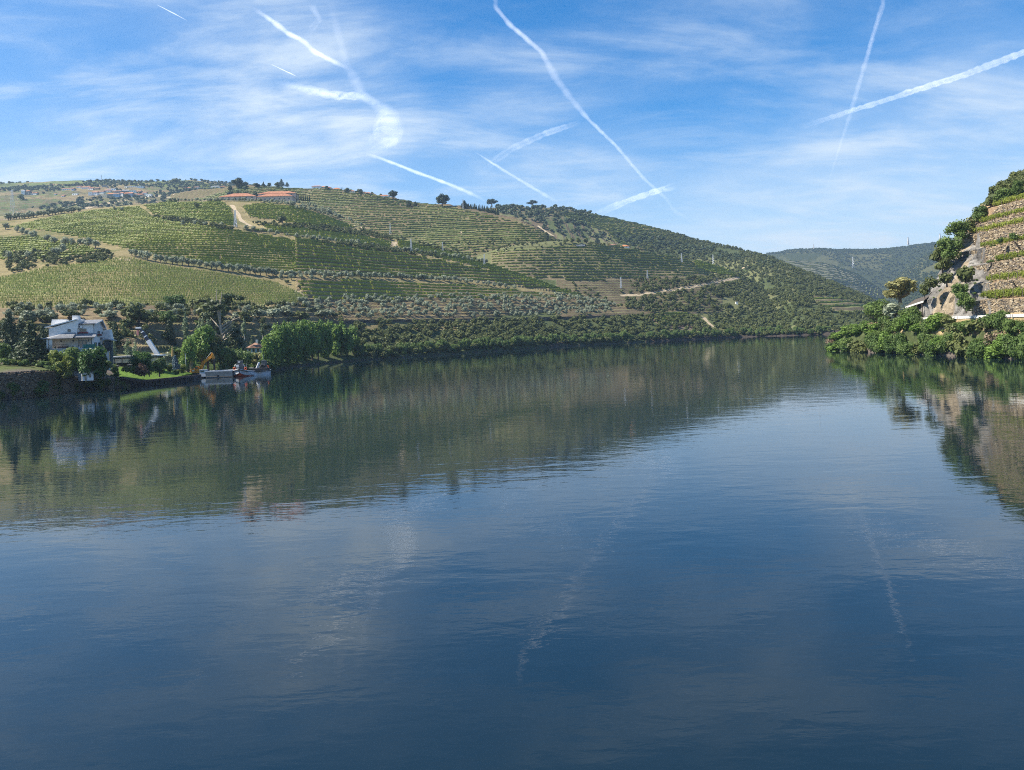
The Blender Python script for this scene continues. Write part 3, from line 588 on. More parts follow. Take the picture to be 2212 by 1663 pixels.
# slate roofed gallery over the road beside the cliff
SLATE = pmat('slate_roof', (.10, .085, .07), .8, var=.4, scale=3, bump=.6)
root = empty('road_gallery', (148, 304, 12), 'open road gallery under a slate lean-to roof with white edge beside the cliff', 'shelter')
a, b = Vector((P2W(1955, 663, 312))), Vector(P2W(1994, 650, 293)); up = Vector((5, 3.5, 2.6))
for k in range(8):          # courses of slates
    t0, t1 = k/8, (k+1)/8; m = MB(); off = Vector((0, 0, .06*(k % 2)))
    p = [a+up*t0+off, b+up*t0+off, b+up*t1+off, a+up*t1+off]; m.prism([v-Vector((0, 0, .15)) for v in p], p); m.build('slate_course', SLATE, root)
m = MB(); w0 = Vector((-.15, -.2, 0)); m.prism([a+w0-Vector((0, 0, .5)), b+w0-Vector((0, 0, .5)), b-Vector((0, 0, .5)), a-Vector((0, 0, .5))], [a+w0+Vector((0, 0, .12)), b+w0+Vector((0, 0, .12)), b+Vector((0, 0, .12)), a+Vector((0, 0, .12))]); m.build('fascia', WHITE, root)
BLACK = pmat('interior_shade', (.02, .02, .022), .9)
m = MB(); q0 = [a+up*.35, b+up*.35, b+up*.45, a+up*.45]; m.prism([Vector((v.x, v.y, 9)) for v in q0], [v-Vector((0, 0, .3)) for v in q0]); m.build('back_wall', BLACK, root)  # near-black slab, its colour stands in for the shade in the opening
for k in range(4):
    t = .08+k*.28; p = a+(b-a)*t; m = MB(); m.box((p.x, p.y, (9+p.z)/2-.2), (.25, .25, p.z-9)); m.build('post', DARKST, root)
# ================================================================ PLANTS
def lim(m, p0, p1, r0, r1, n=5, bend=.0):
    p0, p1 = Vector(p0), Vector(p1); mid = (p0+p1)/2+Vector((random.uniform(-1, 1), random.uniform(-1, 1), 0))*bend*(p1-p0).length
    m.tube([p0, mid, p1], [r0, (r0+r1)/2, r1], n)
def leaves(lobes, n, size, seed, core=.72, sizej=.4, flat=.0, shell=.25):
    """leaf clumps: small quads spread through and over a set of lobes (cx,cy,cz,rx,ry,rz), with a darker dense heart of the same leaves"""
    r = np.random.default_rng(seed); lob = np.array(lobes, float); w = (lob[:, 3]*lob[:, 5]+lob[:, 4]*lob[:, 5]); w /= w.sum()
    k = r.choice(len(lob), n, p=w); d = r.normal(size=(n, 3)); d /= np.linalg.norm(d, axis=1)[:, None]
    rad = (1-shell*r.random(n)**1.3*1.0+.10*r.normal(size=n)); c = lob[k, :3]+d*lob[k, 3:]*rad[:, None]
    nrm = d*1.0+r.normal(size=(n, 3))*.55+np.array([0, 0, .35]); nrm /= np.linalg.norm(nrm, axis=1)[:, None]
    a = np.cross(nrm, r.normal(size=(n, 3))); a /= np.linalg.norm(a, axis=1)[:, None]; b = np.cross(nrm, a)
    s = size*(1+sizej*r.normal(size=n)).clip(.4, 1.9); s2 = s*r.uniform(.5, .95, n)
    cor = np.array([(-1, -.4), (.2, -1), (1, .3), (-.1, 1)])*.5
    Vq = c[:, None]+a[:, None]*(cor[None, :, 0:1]*s[:, None, None])+b[:, None]*(cor[None, :, 1:2]*s2[:, None, None])
    Vq = Vq.reshape(-1, 3); Fq = np.arange(4*n).reshape(-1, 4)
    if core:
        vs = [Vq]; fs = [Fq]; nv = len(Vq); m = 5
        th = np.linspace(0, 2*np.pi, 7)[:-1]
        for L_ in lob:
            pts = [(0, 0, -1)] + [(math.cos(t)*math.cos(p), math.sin(t)*math.cos(p), math.sin(p)) for p in (-.5, .5) for t in th] + [(0, 0, 1)]
            P_ = np.array(pts)*L_[3:]*core*r.uniform(.85, 1.1, (len(pts), 1))+L_[:3]
            f = [(0, 1+(i+1) % 6, 1+i, 1+i) for i in range(6)]+[(1+i, 1+(i+1) % 6, 7+(i+1) % 6, 7+i) for i in range(6)]+[(13, 7+i, 7+(i+1) % 6, 7+(i+1) % 6) for i in range(6)]
            vs.append(P_); fs.append(np.array(f)+nv); nv += len(P_)
        Vq = np.concatenate(vs); Fq = np.concatenate(fs)
        # triangles written as quads with a doubled corner are split here
        t = Fq[:, 2] == Fq[:, 3]
        tri = np.concatenate([Fq[~t][:, [0, 1, 2]], Fq[~t][:, [0, 2, 3]], Fq[t][:, :3]]); return Vq, tri
    return Vq, np.concatenate([Fq[:, [0, 1, 2]], Fq[:, [0, 2, 3]]])
def rlobes(n, rx, rz, cz, seed, lr=.5, squash=.8, top=0):
    r = np.random.default_rng(seed); out = []
    for i in range(n):
        d = r.normal(size=3); d /= np.linalg.norm(d); q = r.uniform(.35, .72)
        s = lr*r.uniform(.7, 1.25)
        out.append((d[0]*rx*q, d[1]*rx*q, cz+d[2]*rz*q+top*r.random(), rx*s, rx*s*r.uniform(.8, 1.1), min(rx, rz)*s*squash))
    return out
BARK = pmat('bark', (.13, .10, .075), .9, var=.3); PALEB = pmat('pale_bark', (.42, .36, .28), .8, var=.3); WHITB = pmat('white_bark', (.5, .48, .42), .8, var=.3)
LM = dict(
 olive=leafmat('olive_leaves', (.17, .20, .13), (.36, .40, .28), .25, vs=.5),
 scrub=leafmat('scrub_oak_leaves', (.05, .07, .022), (.16, .18, .058), .25, vs=.4),
 river=leafmat('riverside_leaves', (.07, .14, .025), (.22, .33, .07), .36, vs=.35),
 alder=leafmat('alder_leaves', (.05, .10, .024), (.17, .24, .065), .34, vs=.3),
 dark=leafmat('dark_conifer_leaves', (.016, .034, .014), (.065, .09, .034), .15, vs=.5),
 yel=leafmat('yellow_green_leaves', (.08, .12, .016), (.22, .26, .05), .35, vs=.5),
 poplar=leafmat('white_poplar_leaves', (.10, .15, .07), (.26, .32, .19), .3, vs=.6),
 spruce=leafmat('blue_spruce_needles', (.045, .085, .105), (.15, .22, .26), .1, vs=.8),
 maroon=leafmat('reddish_leaves', (.06, .035, .02), (.15, .085, .055), .2, vs=.8),
 shiny=leafmat('glossy_leaves', (.02, .055, .012), (.10, .19, .035), .3, rough=.5, vs=1.0),
 gold=leafmat('golden_blossom_leaves', (.19, .19, .06), (.42, .40, .19), .3, vs=.9),
 far=leafmat('far_wood_leaves', (.03, .052, .024), (.10, .13, .06), .18, vs=.12),
 vine=leafmat('vine_leaves', (.115, .16, .018), (.31, .35, .06), .35, vs=.35),
 vine2=leafmat('young_vine_leaves', (.13, .17, .035), (.30, .34, .10), .35, vs=.35),
 vine3=leafmat('hill_vine_leaves', (.095, .13, .024), (.23, .25, .065), .25, vs=.2),
 flower=leafmat('red_blossom', (.3, .04, .03), (.5, .1, .12), .2, vs=3.),
 dry=leafmat('dry_twigs', (.16, .11, .07), (.26, .2, .13), .1, vs=1.),
)
PROTO = {}
def proto(name, key, crown, trunk=None, trunkmat=None, height=1.0):
    V, T3 = crown; me = mesh_np(name+'_crown', V, T3, LM[key]); tm = None
    if trunk: 
        tm = bpy.data.meshes.new(name+'_trunk'); tm.from_pydata(trunk.v, [], trunk.f); tm.materials.append(trunkmat or BARK)
    PROTO.setdefault(name, []).append((me, tm))
def trunk_(h, r, nl=4, spread=.5, r2=.35, lean=0):
    m = MB(); top = Vector((lean, 0, h)); m.tube([(0, 0, -.5), (lean*.3, 0, h*.5), top], [r*1.2, r*.85, r*.6], 6)
    for i in range(nl):
        a = random.uniform(0, 6.28); z = h*random.uniform(.55, .95)
        lim(m, (lean*z/h, 0, z), (math.cos(a)*spread, math.sin(a)*spread, z+random.uniform(.5, 1.1)*spread), r*r2*1.4, r*.15, 5, .1)
    return m
for s in range(4):    # olive: 4 m, rounded, clear stem
    proto('olive', 'olive', leaves(rlobes(7, 1.9, 1.6, 2.35, 10+s, .52, .95), 420, .46, s, core=.66), trunk_(1.6, .22, 4, 1.0))
for s in range(4):    # scrub oak / arbutus 4.5 m, to the ground
    proto('scrub', 'scrub', leaves(rlobes(7, 2.0, 1.7, 2.1, 20+s, .55, .95), 420, .55, s+40, core=.7), trunk_(1.2, .2, 3, 1.0))
for s in range(4):    # riverside poplar 11 m, full
    proto('river', 'river', leaves(rlobes(20, 2.7, 5.2, 4.7, 30+s, .46, 1.2), 2000, .58, s+60, core=.62), trunk_(5, .28, 6, 2.0))
for s in range(4):    # alder / willow 7 m bush
    proto('alder', 'alder', leaves(rlobes(13, 3.0, 3.1, 2.9, 50+s, .46, .95), 2200, .42, s+80, core=.62), trunk_(2.5, .22, 6, 2.0))
for s in range(2):
    proto('dark', 'dark', leaves([(0, 0, 1.5+i*.85, 2.6*(1-i/9.), 2.6*(1-i/9.), .75) for i in range(8)]+rlobes(8, 2.2, 2.4, 3.2, 70+s, .38, .8), 2600, .34, s+90, core=.6), trunk_(3, .25, 4, 1.2))
for s in range(2):
    proto('shiny', 'shiny', leaves(rlobes(16, 2.4, 3.0, 2.4, 75+s, .46, .95), 3000, .38, s+95, core=.66, flat=.5), trunk_(2.2, .24, 5, 1.2))
for s in range(3):
    proto('bush', 'alder', leaves(rlobes(8, 1.3, .9, .9, 80+s, .5, .95), 900, .26, s+100, core=.6))
    proto('yelbush', 'yel', leaves(rlobes(8, 1.3, .95, .95, 84+s, .5, .95), 900, .26, s+104, core=.6))
proto('maroon', 'maroon', leaves(rlobes(9, 1.3, 1.0, 1.0, 90, .5, .95), 1100, .24, 111, core=.6))
proto('spruce', 'spruce', leaves([(0, 0, .5+i*.45, 1.35*(1-i/9.5), 1.35*(1-i/9.5), .35) for i in range(9)], 1500, .26, 112, core=.7), trunk_(2, .12, 0))
proto('gold', 'gold', leaves(rlobes(26, 3.6, 3.9, 3.9, 93, .30, .95), 3000, .5, 113, core=.62), trunk_(2.5, .3, 5, 2))
for s in range(3):
    proto('poplar', 'poplar', leaves([(random.uniform(-.2, .2), random.uniform(-.2, .2), 1.5+i*.75, .75*(1-abs(i-3)/6.), .7*(1-abs(i-3)/6.), .75) for i in range(8)], 420, .34, s+120, core=.35), trunk_(5, .09, 5, .5), WHITB)
for s in range(2):
    proto('cypress', 'dark', leaves([(0, 0, 1+i*1.05, .75*(1-i/9.), .75*(1-i/9.), .9) for i in range(8)], 300, .4, s+130, core=.85), trunk_(2, .12, 0))
proto('plane', 'river', leaves(rlobes(24, 4.2, 4.9, 4.9, 95, .36, .95), 3400, .5, 140, core=.62), trunk_(4, .3, 6, 2.5))
proto('plane', 'river', leaves(rlobes(24, 3.8, 4.9, 4.9, 96, .38, .95), 3400, .5, 141, core=.62), trunk_(4, .3, 6, 2.5))
for s in range(2):    # umbrella-crowned skyline tree 12 m
    proto('gum', 'dark', leaves(rlobes(16, 5.0, 4.6, 6.3, 98+s, .32, 1.0), 1300, .8, 150+s, core=.55), trunk_(5.5, .45, 7, 3.2))
for s in range(4):    # far wood crown
    proto('far', 'far', leaves(rlobes(5, 2.3, 1.7, 1.9, 60+s, .58, .9), 110, 1.15, 160+s, core=.78))
proto('ivy', 'yel', leaves(rlobes(12, 1.4, 2.6, 2.6, 101, .36, .95), 1700, .26, 170, core=.5))
proto('dead', 'dry', leaves(rlobes(9, 1.8, 1.6, 2.0, 102, .45, .9), 420, .3, 171, core=0, shell=.7), trunk_(1.5, .1, 9, 1.6), PALEB)
# the tall tree with the pale bare trunk
m = trunk_(11, .32, 10, 3.4, .4, .5); 
for k in range(5): lim(m, (.5, 0, 10.5), (random.uniform(-3, 3), random.uniform(-1.5, 1.5), 17+random.uniform(-2, 2)), .2, .05, 5, .12)
proto('tall', 'dark', leaves([(random.uniform(-3.6, 3.6), random.uniform(-1.8, 1.8), z, random.uniform(.9, 1.6), 1.2, random.uniform(.5, .8)) for z in (3.5, 4.3, 5, 6, 7, 7.6, 9, 9.6, 13, 13.8, 14.5, 15, 15.8, 16.4, 17, 17.4, 17.8)], 4200, .44, 180, core=.0, shell=.9), m, PALEB)
NM = dict(olive='olive_tree', scrub='oak_tree', river='poplar_tree', alder='alder_tree', dark='conifer_tree', shiny='magnolia_tree', bush='shrub', yelbush='shrub', maroon='shrub', spruce='spruce_tree', gold='flowering_tree', poplar='white_poplar', cypress='cypress_tree', plane='plane_tree', gum='spreading_tree', far='wood_tree', ivy='climbing_shrub', dead='bare_shrub', tall='tall_tree')
CATS = dict(bush='shrub', yelbush='shrub', maroon='shrub', ivy='shrub', dead='shrub')
def plant(kind, loc, scale=1, label=None, group=None, sx=None, name=None):
    me, tm = random.choice(PROTO[kind]); r = bpy.data.objects.new(name or NM[kind], None); COL.objects.link(r); r.empty_display_size = .2
    r.location = loc; r.rotation_euler = (0, 0, random.uniform(0, 6.28))
    s = scale if sx is None else sx; r.scale = (s, s, scale)
    tag(r, label, CATS.get(kind, 'tree'), group)
    c = bpy.data.objects.new('crown' if kind not in CATS else 'foliage', me); COL.objects.link(c); c.parent = r
    if tm: t = bpy.data.objects.new('trunk', tm); COL.objects.link(t); t.parent = r
    return r
_oc = {}
ORD = ['first','second','third','fourth','fifth','sixth','seventh','eighth','ninth','tenth','eleventh','twelfth','thirteenth','fourteenth','fifteenth','sixteenth','seventeenth','eighteenth','nineteenth','twentieth']
def nth(k):
    if k >= 99: return 'hundredth' if k == 99 else 'two-hundredth' if k == 199 else ('two-' if k > 199 else '')+'hundred-'+nth(k-100 if k < 199 else k-200)
    if k < 20: return ORD[k]
    t = ['twenty','thirty','forty','fifty','sixty','seventy','eighty','ninety'][(k+1)//10-2]; u_ = (k+1) % 10
    return (t[:-1]+'ieth') if u_ == 0 else t+'-'+ORD[u_-1]
# ---- rows of vines
def strip(P, hh, ww, gap=0.0, seed=0, broken=None):
    """ragged hedge along points P (n,3)"""
    r = np.random.default_rng(seed); n = len(P)
    if n < 3: return None
    t = np.gradient(P[:, :2], axis=0); t /= np.maximum(np.linalg.norm(t, axis=1), 1e-6)[:, None]; nn = np.stack([t[:, 1], -t[:, 0]], 1)
    h = hh*r.uniform(.82, 1.14, n); w = ww*r.uniform(.6, 1.3, (4, n)); e = r.normal(0, .12*ww, (n, 2))
    B = P.copy(); B[:, :2] += e
    def off(k, zf, s): q = B.copy(); q[:, :2] += nn*(w[k]*s)[:, None]*.5; q[:, 2] += zf; return q
    prof = [off(0, h*.12-.25, .8), off(1, h*.55, 1.1), off(2, h, .5), off(3, h*.85, -.6), off(0, h*.4, -1.1), off(1, h*.0-.25, -.7)]
    V = np.stack(prof, 1).reshape(-1, 3); k = 6
    i = np.arange(n-1); gapm = (r.random(n-1) > gap) | (n < 60)
    i = i[gapm]; F_ = np.concatenate([np.stack([i*k+j, (i+1)*k+j, (i+1)*k+j+1, i*k+j+1], 1) for j in range(k-1)])
    return V, F_
def contour(ly, z, poly, lo=None, hi=None):
    """runs of ground points at height z on hill ly inside the picture polygon"""
    runs = []; cur = []
    for c in range(ncol):
        m = (WHO[:, :][c] == ly)
        zr = ZR[c]; j = np.nonzero(m[1:] & m[:-1] & (zr[:-1] < z) & (zr[1:] >= z))[0]
        ok = False
        for jj in j[:2]:
            t = (z-zr[jj])/(zr[jj+1]-zr[jj]); D = DS[jj]+(DS[jj+1]-DS[jj])*t; y = HY-(z-CH)*F/D
            if inpoly([XS[c]], [y], poly)[0]:
                if cur and abs(cur[-1][1]-D) > D*.05: runs.append(cur); cur = []
                cur.append((XS[c], D)); ok = True; break
        if not ok and cur: runs.append(cur); cur = []
    if cur: runs.append(cur)
    return [r for r in runs if len(r) >= 5]
def densify(run, step):
    a = np.array(run); X = (a[:, 0]-CX)/F*a[:, 1]; Y = a[:, 1]
    if len(X) > 9: Y = np.convolve(np.pad(Y, 3, 'edge'), np.ones(7)/7, 'valid')
    s = np.concatenate([[0], np.cumsum(np.hypot(np.diff(X), np.diff(Y)))]); n = max(3, int(s[-1]/step)); q = np.linspace(0, s[-1], n)
    X = np.interp(q, s, X); Y = np.interp(q, s, Y); return np.stack([X, Y, zat(X, Y)], 1)
ROWSPEC = {  # field -> (z from, z to, pitch, height, width, step, gap, material, description)
 'broad': (50, 165, 2.5, 1.5, 1.0, 1.0, .03, 'vine', 'dense dark vine row in the big left field'),
 'terraced': (40, 155, 3.6, 1.8, 1.2, 1.0, .05, 'vine', 'bright vine row on the walled terraces at centre'),
 'lower left': (50, 130, 3.0, 1.9, 1.2, 1.0, .04, 'vine', 'bright vine row at the left edge under olives'),
 'lower': (28, 90, 3.2, 1.8, 1.2, 1.0, .06, 'vine', 'short vine row just above the olive slope'),
 'crest left': (90, 190, 2.4, 1.7, 1.1, 1.2, .05, 'vine', 'vine row on the knoll left of winery'),
 'below winery': (90, 190, 2.3, 1.5, 1.1, 1.2, .08, 'vine', 'vine row on the slope below the winery'),
 'middle': (80, 170, 2.3, 1.5, 1.1, 1.2, .06, 'vine', 'vine row in the field above olive hedge'),
 'spur': (30, 150, 2.3, 1.6, 1.2, 1.1, .04, 'vine', 'bright green vine row along the spur crest'),
 'second hill': (60, 280, 3.8, 1.9, 1.4, 2.2, .08, 'vine3', 'thin vine row across the second hill'),
 'rounded hill': (45, 145, 3.9, 1.9, 1.4, 1.9, .07, 'vine3', 'vine row on brownish banks under the sign'),
 'rounded hill edge': (50, 125, 2.6, 2.0, 1.8, 2, .05, 'vine', 'vine row on the rounded hill right shoulder'),
 'patch': (14, 40, 1.9, 1.9, 1.5, 1.6, .05, 'vine', 'vine row in the patch by river woods'),
 'back crest': (120, 270, 3.6, 2.2, 2.2, 3.2, .1, 'vine3', 'faint vine row high on the back ridge'),
 'back middle': (120, 260, 3.6, 2.2, 2.2, 3.2, .1, 'vine3', 'faint vine row low on the back ridge'),
 'far lower': (30, 130, 5.0, 2.4, 2.4, 3.5, .1, 'vine', 'vine row on terraces above the far bend'),
}
ALLROWS = []
for nm, (z0, z1, pitch, hh, ww, step, gap, mat, desc) in ROWSPEC.items():
    ly, poly = FIELDS[nm][:2]; z = z0; k = 0
    while z < z1:
        for run in contour(ly, z, poly):
            P = densify(run, step)
            if len(P) < 5: continue
            cuts = [0, len(P)]
            ALLROWS.append((nm, z, P, hh, ww, gap, mat, desc, len(P)*step/P[:, 1].mean()))
        z += pitch
ALLROWS.sort(key=lambda r: -r[-1]*r[3]); big = ALLROWS[:298]; rest = ALLROWS[298:]
byf = {}
for r in big: byf.setdefault(r[0], []).append(r)
for nm, rs in byf.items():
    rs.sort(key=lambda r: -(r[2][:, 2].mean()-CH)/r[2][:, 1].mean())
    for k, (f, z, P, hh, ww, gap, mat, desc, sc) in enumerate(rs):
        sv = strip(P, hh, ww, gap, 1000+k)
        o_ = P[0].copy(); o = link('vine_row', mesh_np('vine_row', sv[0]-o_, sv[1], LM[mat]), None, tuple(o_))
        tag(o, f'{desc}, {nth(k)} from top', 'vine row', 'vine rows: '+nm)
VV = []; FF = []; nv = 0
for k, r in enumerate(rest):
    sv = strip(r[2], r[3], r[4], r[5], 5000+k); VV.append(sv[0]); FF.append(sv[1]+nv); nv += len(sv[0])
# the far terraced slopes beyond the bend
for nm, z0, z1, pitch in (('far slope', 60, 310, 7.0), ('village slope', 250, 440, 6.), ('village edge', 220, 400, 6.), ('hill top', 350, 450, 4.5)):
    ly, poly = FIELDS[nm][:2]; z = z0
    while z < z1:
        for run in contour(ly, z, poly):
            P = densify(run, 6.); sv = strip(P, 2.6, 2.6, .05, int(z*10)); VV.append(sv[0]); FF.append(sv[1]+nv); nv += len(sv[0])
        z += pitch
if VV: o = link('distant_vine_rows', mesh_np('distant_vine_rows', np.concatenate(VV), np.concatenate(FF), LM['vine3'])); tag(o, 'thin far rows of vines on the terraces of the distant hills', kind='stuff')
# young vines one by one in the light field
ly, poly = FIELDS['light'][:2]; lp = []; z = 19.0
while z < 75:
    for run in contour(1, z, poly):
        P = densify(run, .75); P = P[rng.random(len(P)) > .10]; lp.append(P + np.array([0, 0, 0])+rng.normal(0, .12, P.shape)*np.array([1, 1, 0]))
    z += .85
P = np.concatenate(lp); n = len(P); hgt = rng.uniform(.9, 1.75, n); wd = rng.uniform(.25, .55, n)
cor = np.array([(-.5, 0, .1), (.5, .1, .1), (.35, 0, 1), (-.25, .1, .95), (0, -.5, .15), (.05, .5, .15), (0, .3, .9), (-.05, -.35, 1.05)])
V = (cor[None]*np.stack([wd, wd, hgt], 1)[:, None]+rng.normal(0, .07, (n, 8, 3))+P[:, None]).reshape(-1, 3)
Fq = (np.array([(0, 1, 2, 3), (4, 5, 6, 7)])[None]+8*np.arange(n)[:, None, None]).reshape(-1, 4)
o = link('young_vines', mesh_np('young_vines', V, Fq, LM['vine2'])); tag(o, 'countless young vines in the pale green field above the villa', kind='stuff')
print('rows', len(ALLROWS), 'young', n)
# vines on the right bank terraces
POST = pmat('weathered_post', (.16, .13, .10), .9)
vr = {0: (262, 153.0, 2.7), 1: (266, 157.4, 2.7), 2: (268, 161.9, 2.3), 3: (284, 166.4, 2.2), 4: (297, 171.4, 2.2), 5: (300, 175.8, 2.2), 6: (300, 180.9, 2.4)}
for i, (y1, X, hh) in vr.items():
    for j, dx in enumerate((0, 1.7) if i in (0, 6) else (0,)):
        root = empty('vine_row', (X+dx, y1, WZ1[i]), f'{"inner " if j else ""}bright green trellised vine row above the {ordn[i]} right bank wall', 'vine row', 'vine rows on the right bank')
        ys = np.arange(ystart, y1, .5); lob = []
        lobs = [(0, yy-y1, hh*random.uniform(.45, .75), random.uniform(.35, .6), .55, hh*random.uniform(.28, .48)) for yy in ys if random.random() > .06]
        V, T3 = leaves(lobs, int(len(lobs)*44), .32, 300+i*3+j, core=.55, shell=.4)
        V[:, 2] += 0.25+(.35 if j else 0); mt = 'vine' if i > 1 else 'vine2'
        link('foliage', mesh_np('foliage', V, T3, LM['vine']), root)
        m = MB()
        for yy in np.arange(ystart, y1, 4.5): m.box((X+dx-.3, yy, WZ1[i]+hh*.45), (.12, .12, hh*1.0+.3))
        o = m.build('stakes', POST, root); o['kind'] = 'stuff'
# ---- stuff: woods scattered with geometry nodes
def scatter(name, label, kind, pts, smin, smax):
    """pts (n,3): one object whose points carry copies of the crowns"""
    cname = 'src_'+name; c = bpy.data.collections.new(cname)
    for i, (me, tm) in enumerate(PROTO[kind]): c.objects.link(bpy.data.objects.new(f'{kind}_crown_{i}', me))
    me = bpy.data.meshes.new(name); n = len(pts); me.vertices.add(n); me.vertices.foreach_set('co', np.asarray(pts, np.float32).ravel())
    for an, tp, val in (('sc', 'FLOAT', rng.uniform(smin, smax, n)), ('rz', 'FLOAT', rng.uniform(0, 6.28, n)), ('ix', 'INT', rng.integers(0, len(PROTO[kind]), n))):
        a = me.attributes.new(an, tp, 'POINT'); a.data.foreach_set('value', val.astype(np.float32 if tp == 'FLOAT' else np.int32))
    o = link(name, me); tag(o, label, kind='stuff')
    g = bpy.data.node_groups.new('scatter_'+name, 'GeometryNodeTree'); g.interface.new_socket('Geometry', in_out='INPUT', socket_type='NodeSocketGeometry'); g.interface.new_socket('Geometry', in_out='OUTPUT', socket_type='NodeSocketGeometry')
    gi = g.nodes.new('NodeGroupInput'); go = g.nodes.new('NodeGroupOutput'); ip = g.nodes.new('GeometryNodeInstanceOnPoints'); ci = g.nodes.new('GeometryNodeCollectionInfo')
    ci.inputs['Collection'].default_value = c; ci.inputs['Separate Children'].default_value = True; ci.inputs['Reset Children'].default_value = True
    def att(nm, tp):
        x = g.nodes.new('GeometryNodeInputNamedAttribute'); x.data_type = tp; x.inputs['Name'].default_value = nm; return x.outputs['Attribute']
    g.links.new(gi.outputs[0], ip.inputs['Points']); g.links.new(ci.outputs[0], ip.inputs['Instance']); ip.inputs['Pick Instance'].default_value = True
    g.links.new(att('ix', 'INT'), ip.inputs['Instance Index'])
    cx = g.nodes.new('ShaderNodeCombineXYZ'); g.links.new(att('rz', 'FLOAT'), cx.inputs[2]); e2r = g.nodes.new('FunctionNodeEulerToRotation'); g.links.new(cx.outputs[0], e2r.inputs[0]); g.links.new(e2r.outputs[0], ip.inputs['Rotation'])
    g.links.new(att('sc', 'FLOAT'), ip.inputs['Scale']); g.links.new(ip.outputs[0], go.inputs[0])
    md = o.modifiers.new('scatter', 'NODES'); md.node_group = g; return o
def sample(poly, layers, spacing, keepf=None, Dlim=(0, 9999), jitter=.5, thr=None):
    """random ground points inside a picture polygon, even over the real ground area"""
    m = np.isin(WHO, layers) & inpoly(PX, PY, poly) & (YY > Dlim[0]) & (YY < Dlim[1]) & (ZR > .5)
    ci, ri = np.nonzero(m)
    if not len(ci): return np.zeros((0, 3))
    dD = np.gradient(DS)[ri]; area = (3.0/F*DS[ri])*dD; p = np.minimum(1, area/spacing**2)
    k = rng.random(len(ci)) < p; ci, ri, dD = ci[k], ri[k], dD[k]
    Y = DS[ri]+rng.uniform(-.5, .5, len(ri))*dD; x = XS[ci]+rng.uniform(-1.5, 1.5, len(ci)); X = (x-CX)/F*Y
    # thin out points standing on each other
    g = {}; keep = []
    for i in rng.permutation(len(X)):
        a, b = int(X[i]//(spacing*.62)), int(Y[i]//(spacing*.62))
        if (a, b) in g: continue
        g[(a, b)] = 1; keep.append(i)
    X, Y = X[keep], Y[keep]
    if thr is not None:
        k = fbm(X/thr[0]+thr[2], Y/thr[0], 3) > thr[1]; X, Y = X[k], Y[k]
    return np.stack([X, Y, zat(X, Y)], 1)
# ================================================================ BUILDINGS
WALLW = pmat('white_render', (.82, .81, .79), .85, var=.10, scale=1.5, bump=.2); CREAM = pmat('cream_render', (.58, .50, .40), .85, var=.1, scale=1.5)
ROOFG = pmat('grey_roof_tiles', (.30, .31, .33), .5, var=.2, scale=2); ROOFD = pmat('dark_gutter', (.05, .06, .08), .5)
GLASS = pmat('dark_glass', (.02, .045, .055), .08, spec=.8, var=.05); FRAMEM = pmat('window_frame', (.12, .16, .17), .5)
TERRA = pmat('terracotta_tiles', (.36, .155, .085), .85, var=.35, scale=.6, bump=.4); TERRA2 = pmat('old_terracotta', (.27, .15, .10), .85, var=.4, scale=.6, bump=.4); ORNG = pmat('orange_tiles', (.5, .2, .08), .85, var=.3, scale=.6)
GREEN = pmat('green_screen_cloth', (.01, .14, .12), .7); IRON = pmat('dark_iron', (.04, .045, .05), .5); WPL = pmat('white_plastic', (.8, .8, .8), .4, var=.05)
GALV = pmat('galvanised_steel', (.62, .64, .66), .45, metal=.2, var=.15); BEIGE = pmat('beige_panel', (.50, .43, .32), .8); POT = pmat('clay_pot', (.45, .16, .07), .8)
def A2(ax, ay): return ax/4.62/1.809, (1200+ay/4.62)/1.809
def G2(gx, gy): return (400+gx/5.94)/1.809, (1220+gy/5.94)/1.809
def K1(kx, ky): return (kx/3.687)/1.809, (1150+ky/3.687)/1.809
def K2(kx, ky): return (600+kx/3.687)/1.809, (1150+ky/3.687)/1.809
def B2(bx, by): return (720+bx/6.144)/1.809, (1320+by/6.144)/1.809
phi = math.radians(12); nrm = Vector((math.sin(phi), -math.cos(phi), 0)); back = -nrm; ulft = Vector((-math.cos(phi), -math.sin(phi), 0))
CAMP = Vector((0, 0, CH)); A0 = P2W(*A2(1700, 560), 250)
def ray(x, y): return P2W(x, y, 1.0)-CAMP
def W3(ax, ay, w=0., f=A2):
    r = ray(*f(ax, ay)); t = nrm.dot(A0+back*w-CAMP)/nrm.dot(r); return CAMP+r*t
def WG(ax, ay, du=0., f=A2):
    r = ray(*f(ax, ay)); t = ulft.dot(A0+ulft*du-CAMP)/ulft.dot(r); return CAMP+r*t
def ext(m, pts, vec): return m.prism(pts, [p+vec for p in pts])
def dn(p, z): return Vector((p.x, p.y, z))
Gz = 8.6
root = empty('villa', (A0.x, A0.y, Gz), 'white three level villa with sloping grey roofs and a balcony above the garden', 'house')
Lg = (WG(1872, 500)-WG(1700, 500)).dot(back); dr = (WG(1812, 235)-WG(1700, 300)).dot(back); zr = WG(1812, 240).z; ze = W3(1700, 300).z
FR = dn(W3(1700, 800), Gz-3); FL = dn(W3(1405, 800), Gz-3); m = MB()
lo = [FL, FR, FR+back*Lg, FL+back*Lg]; m.prism(lo, [dn(p, ze) for p in lo])
a, b = dn(FL, ze), dn(FR, ze); m.add([a, b, b+back*Lg, a+back*Lg, dn(b+back*dr, zr), dn(a+back*dr, zr)], [(0, 1, 4, 5), (1, 2, 4), (2, 3, 5, 4), (3, 0, 5)]); m.build('wall', WALLW, root)
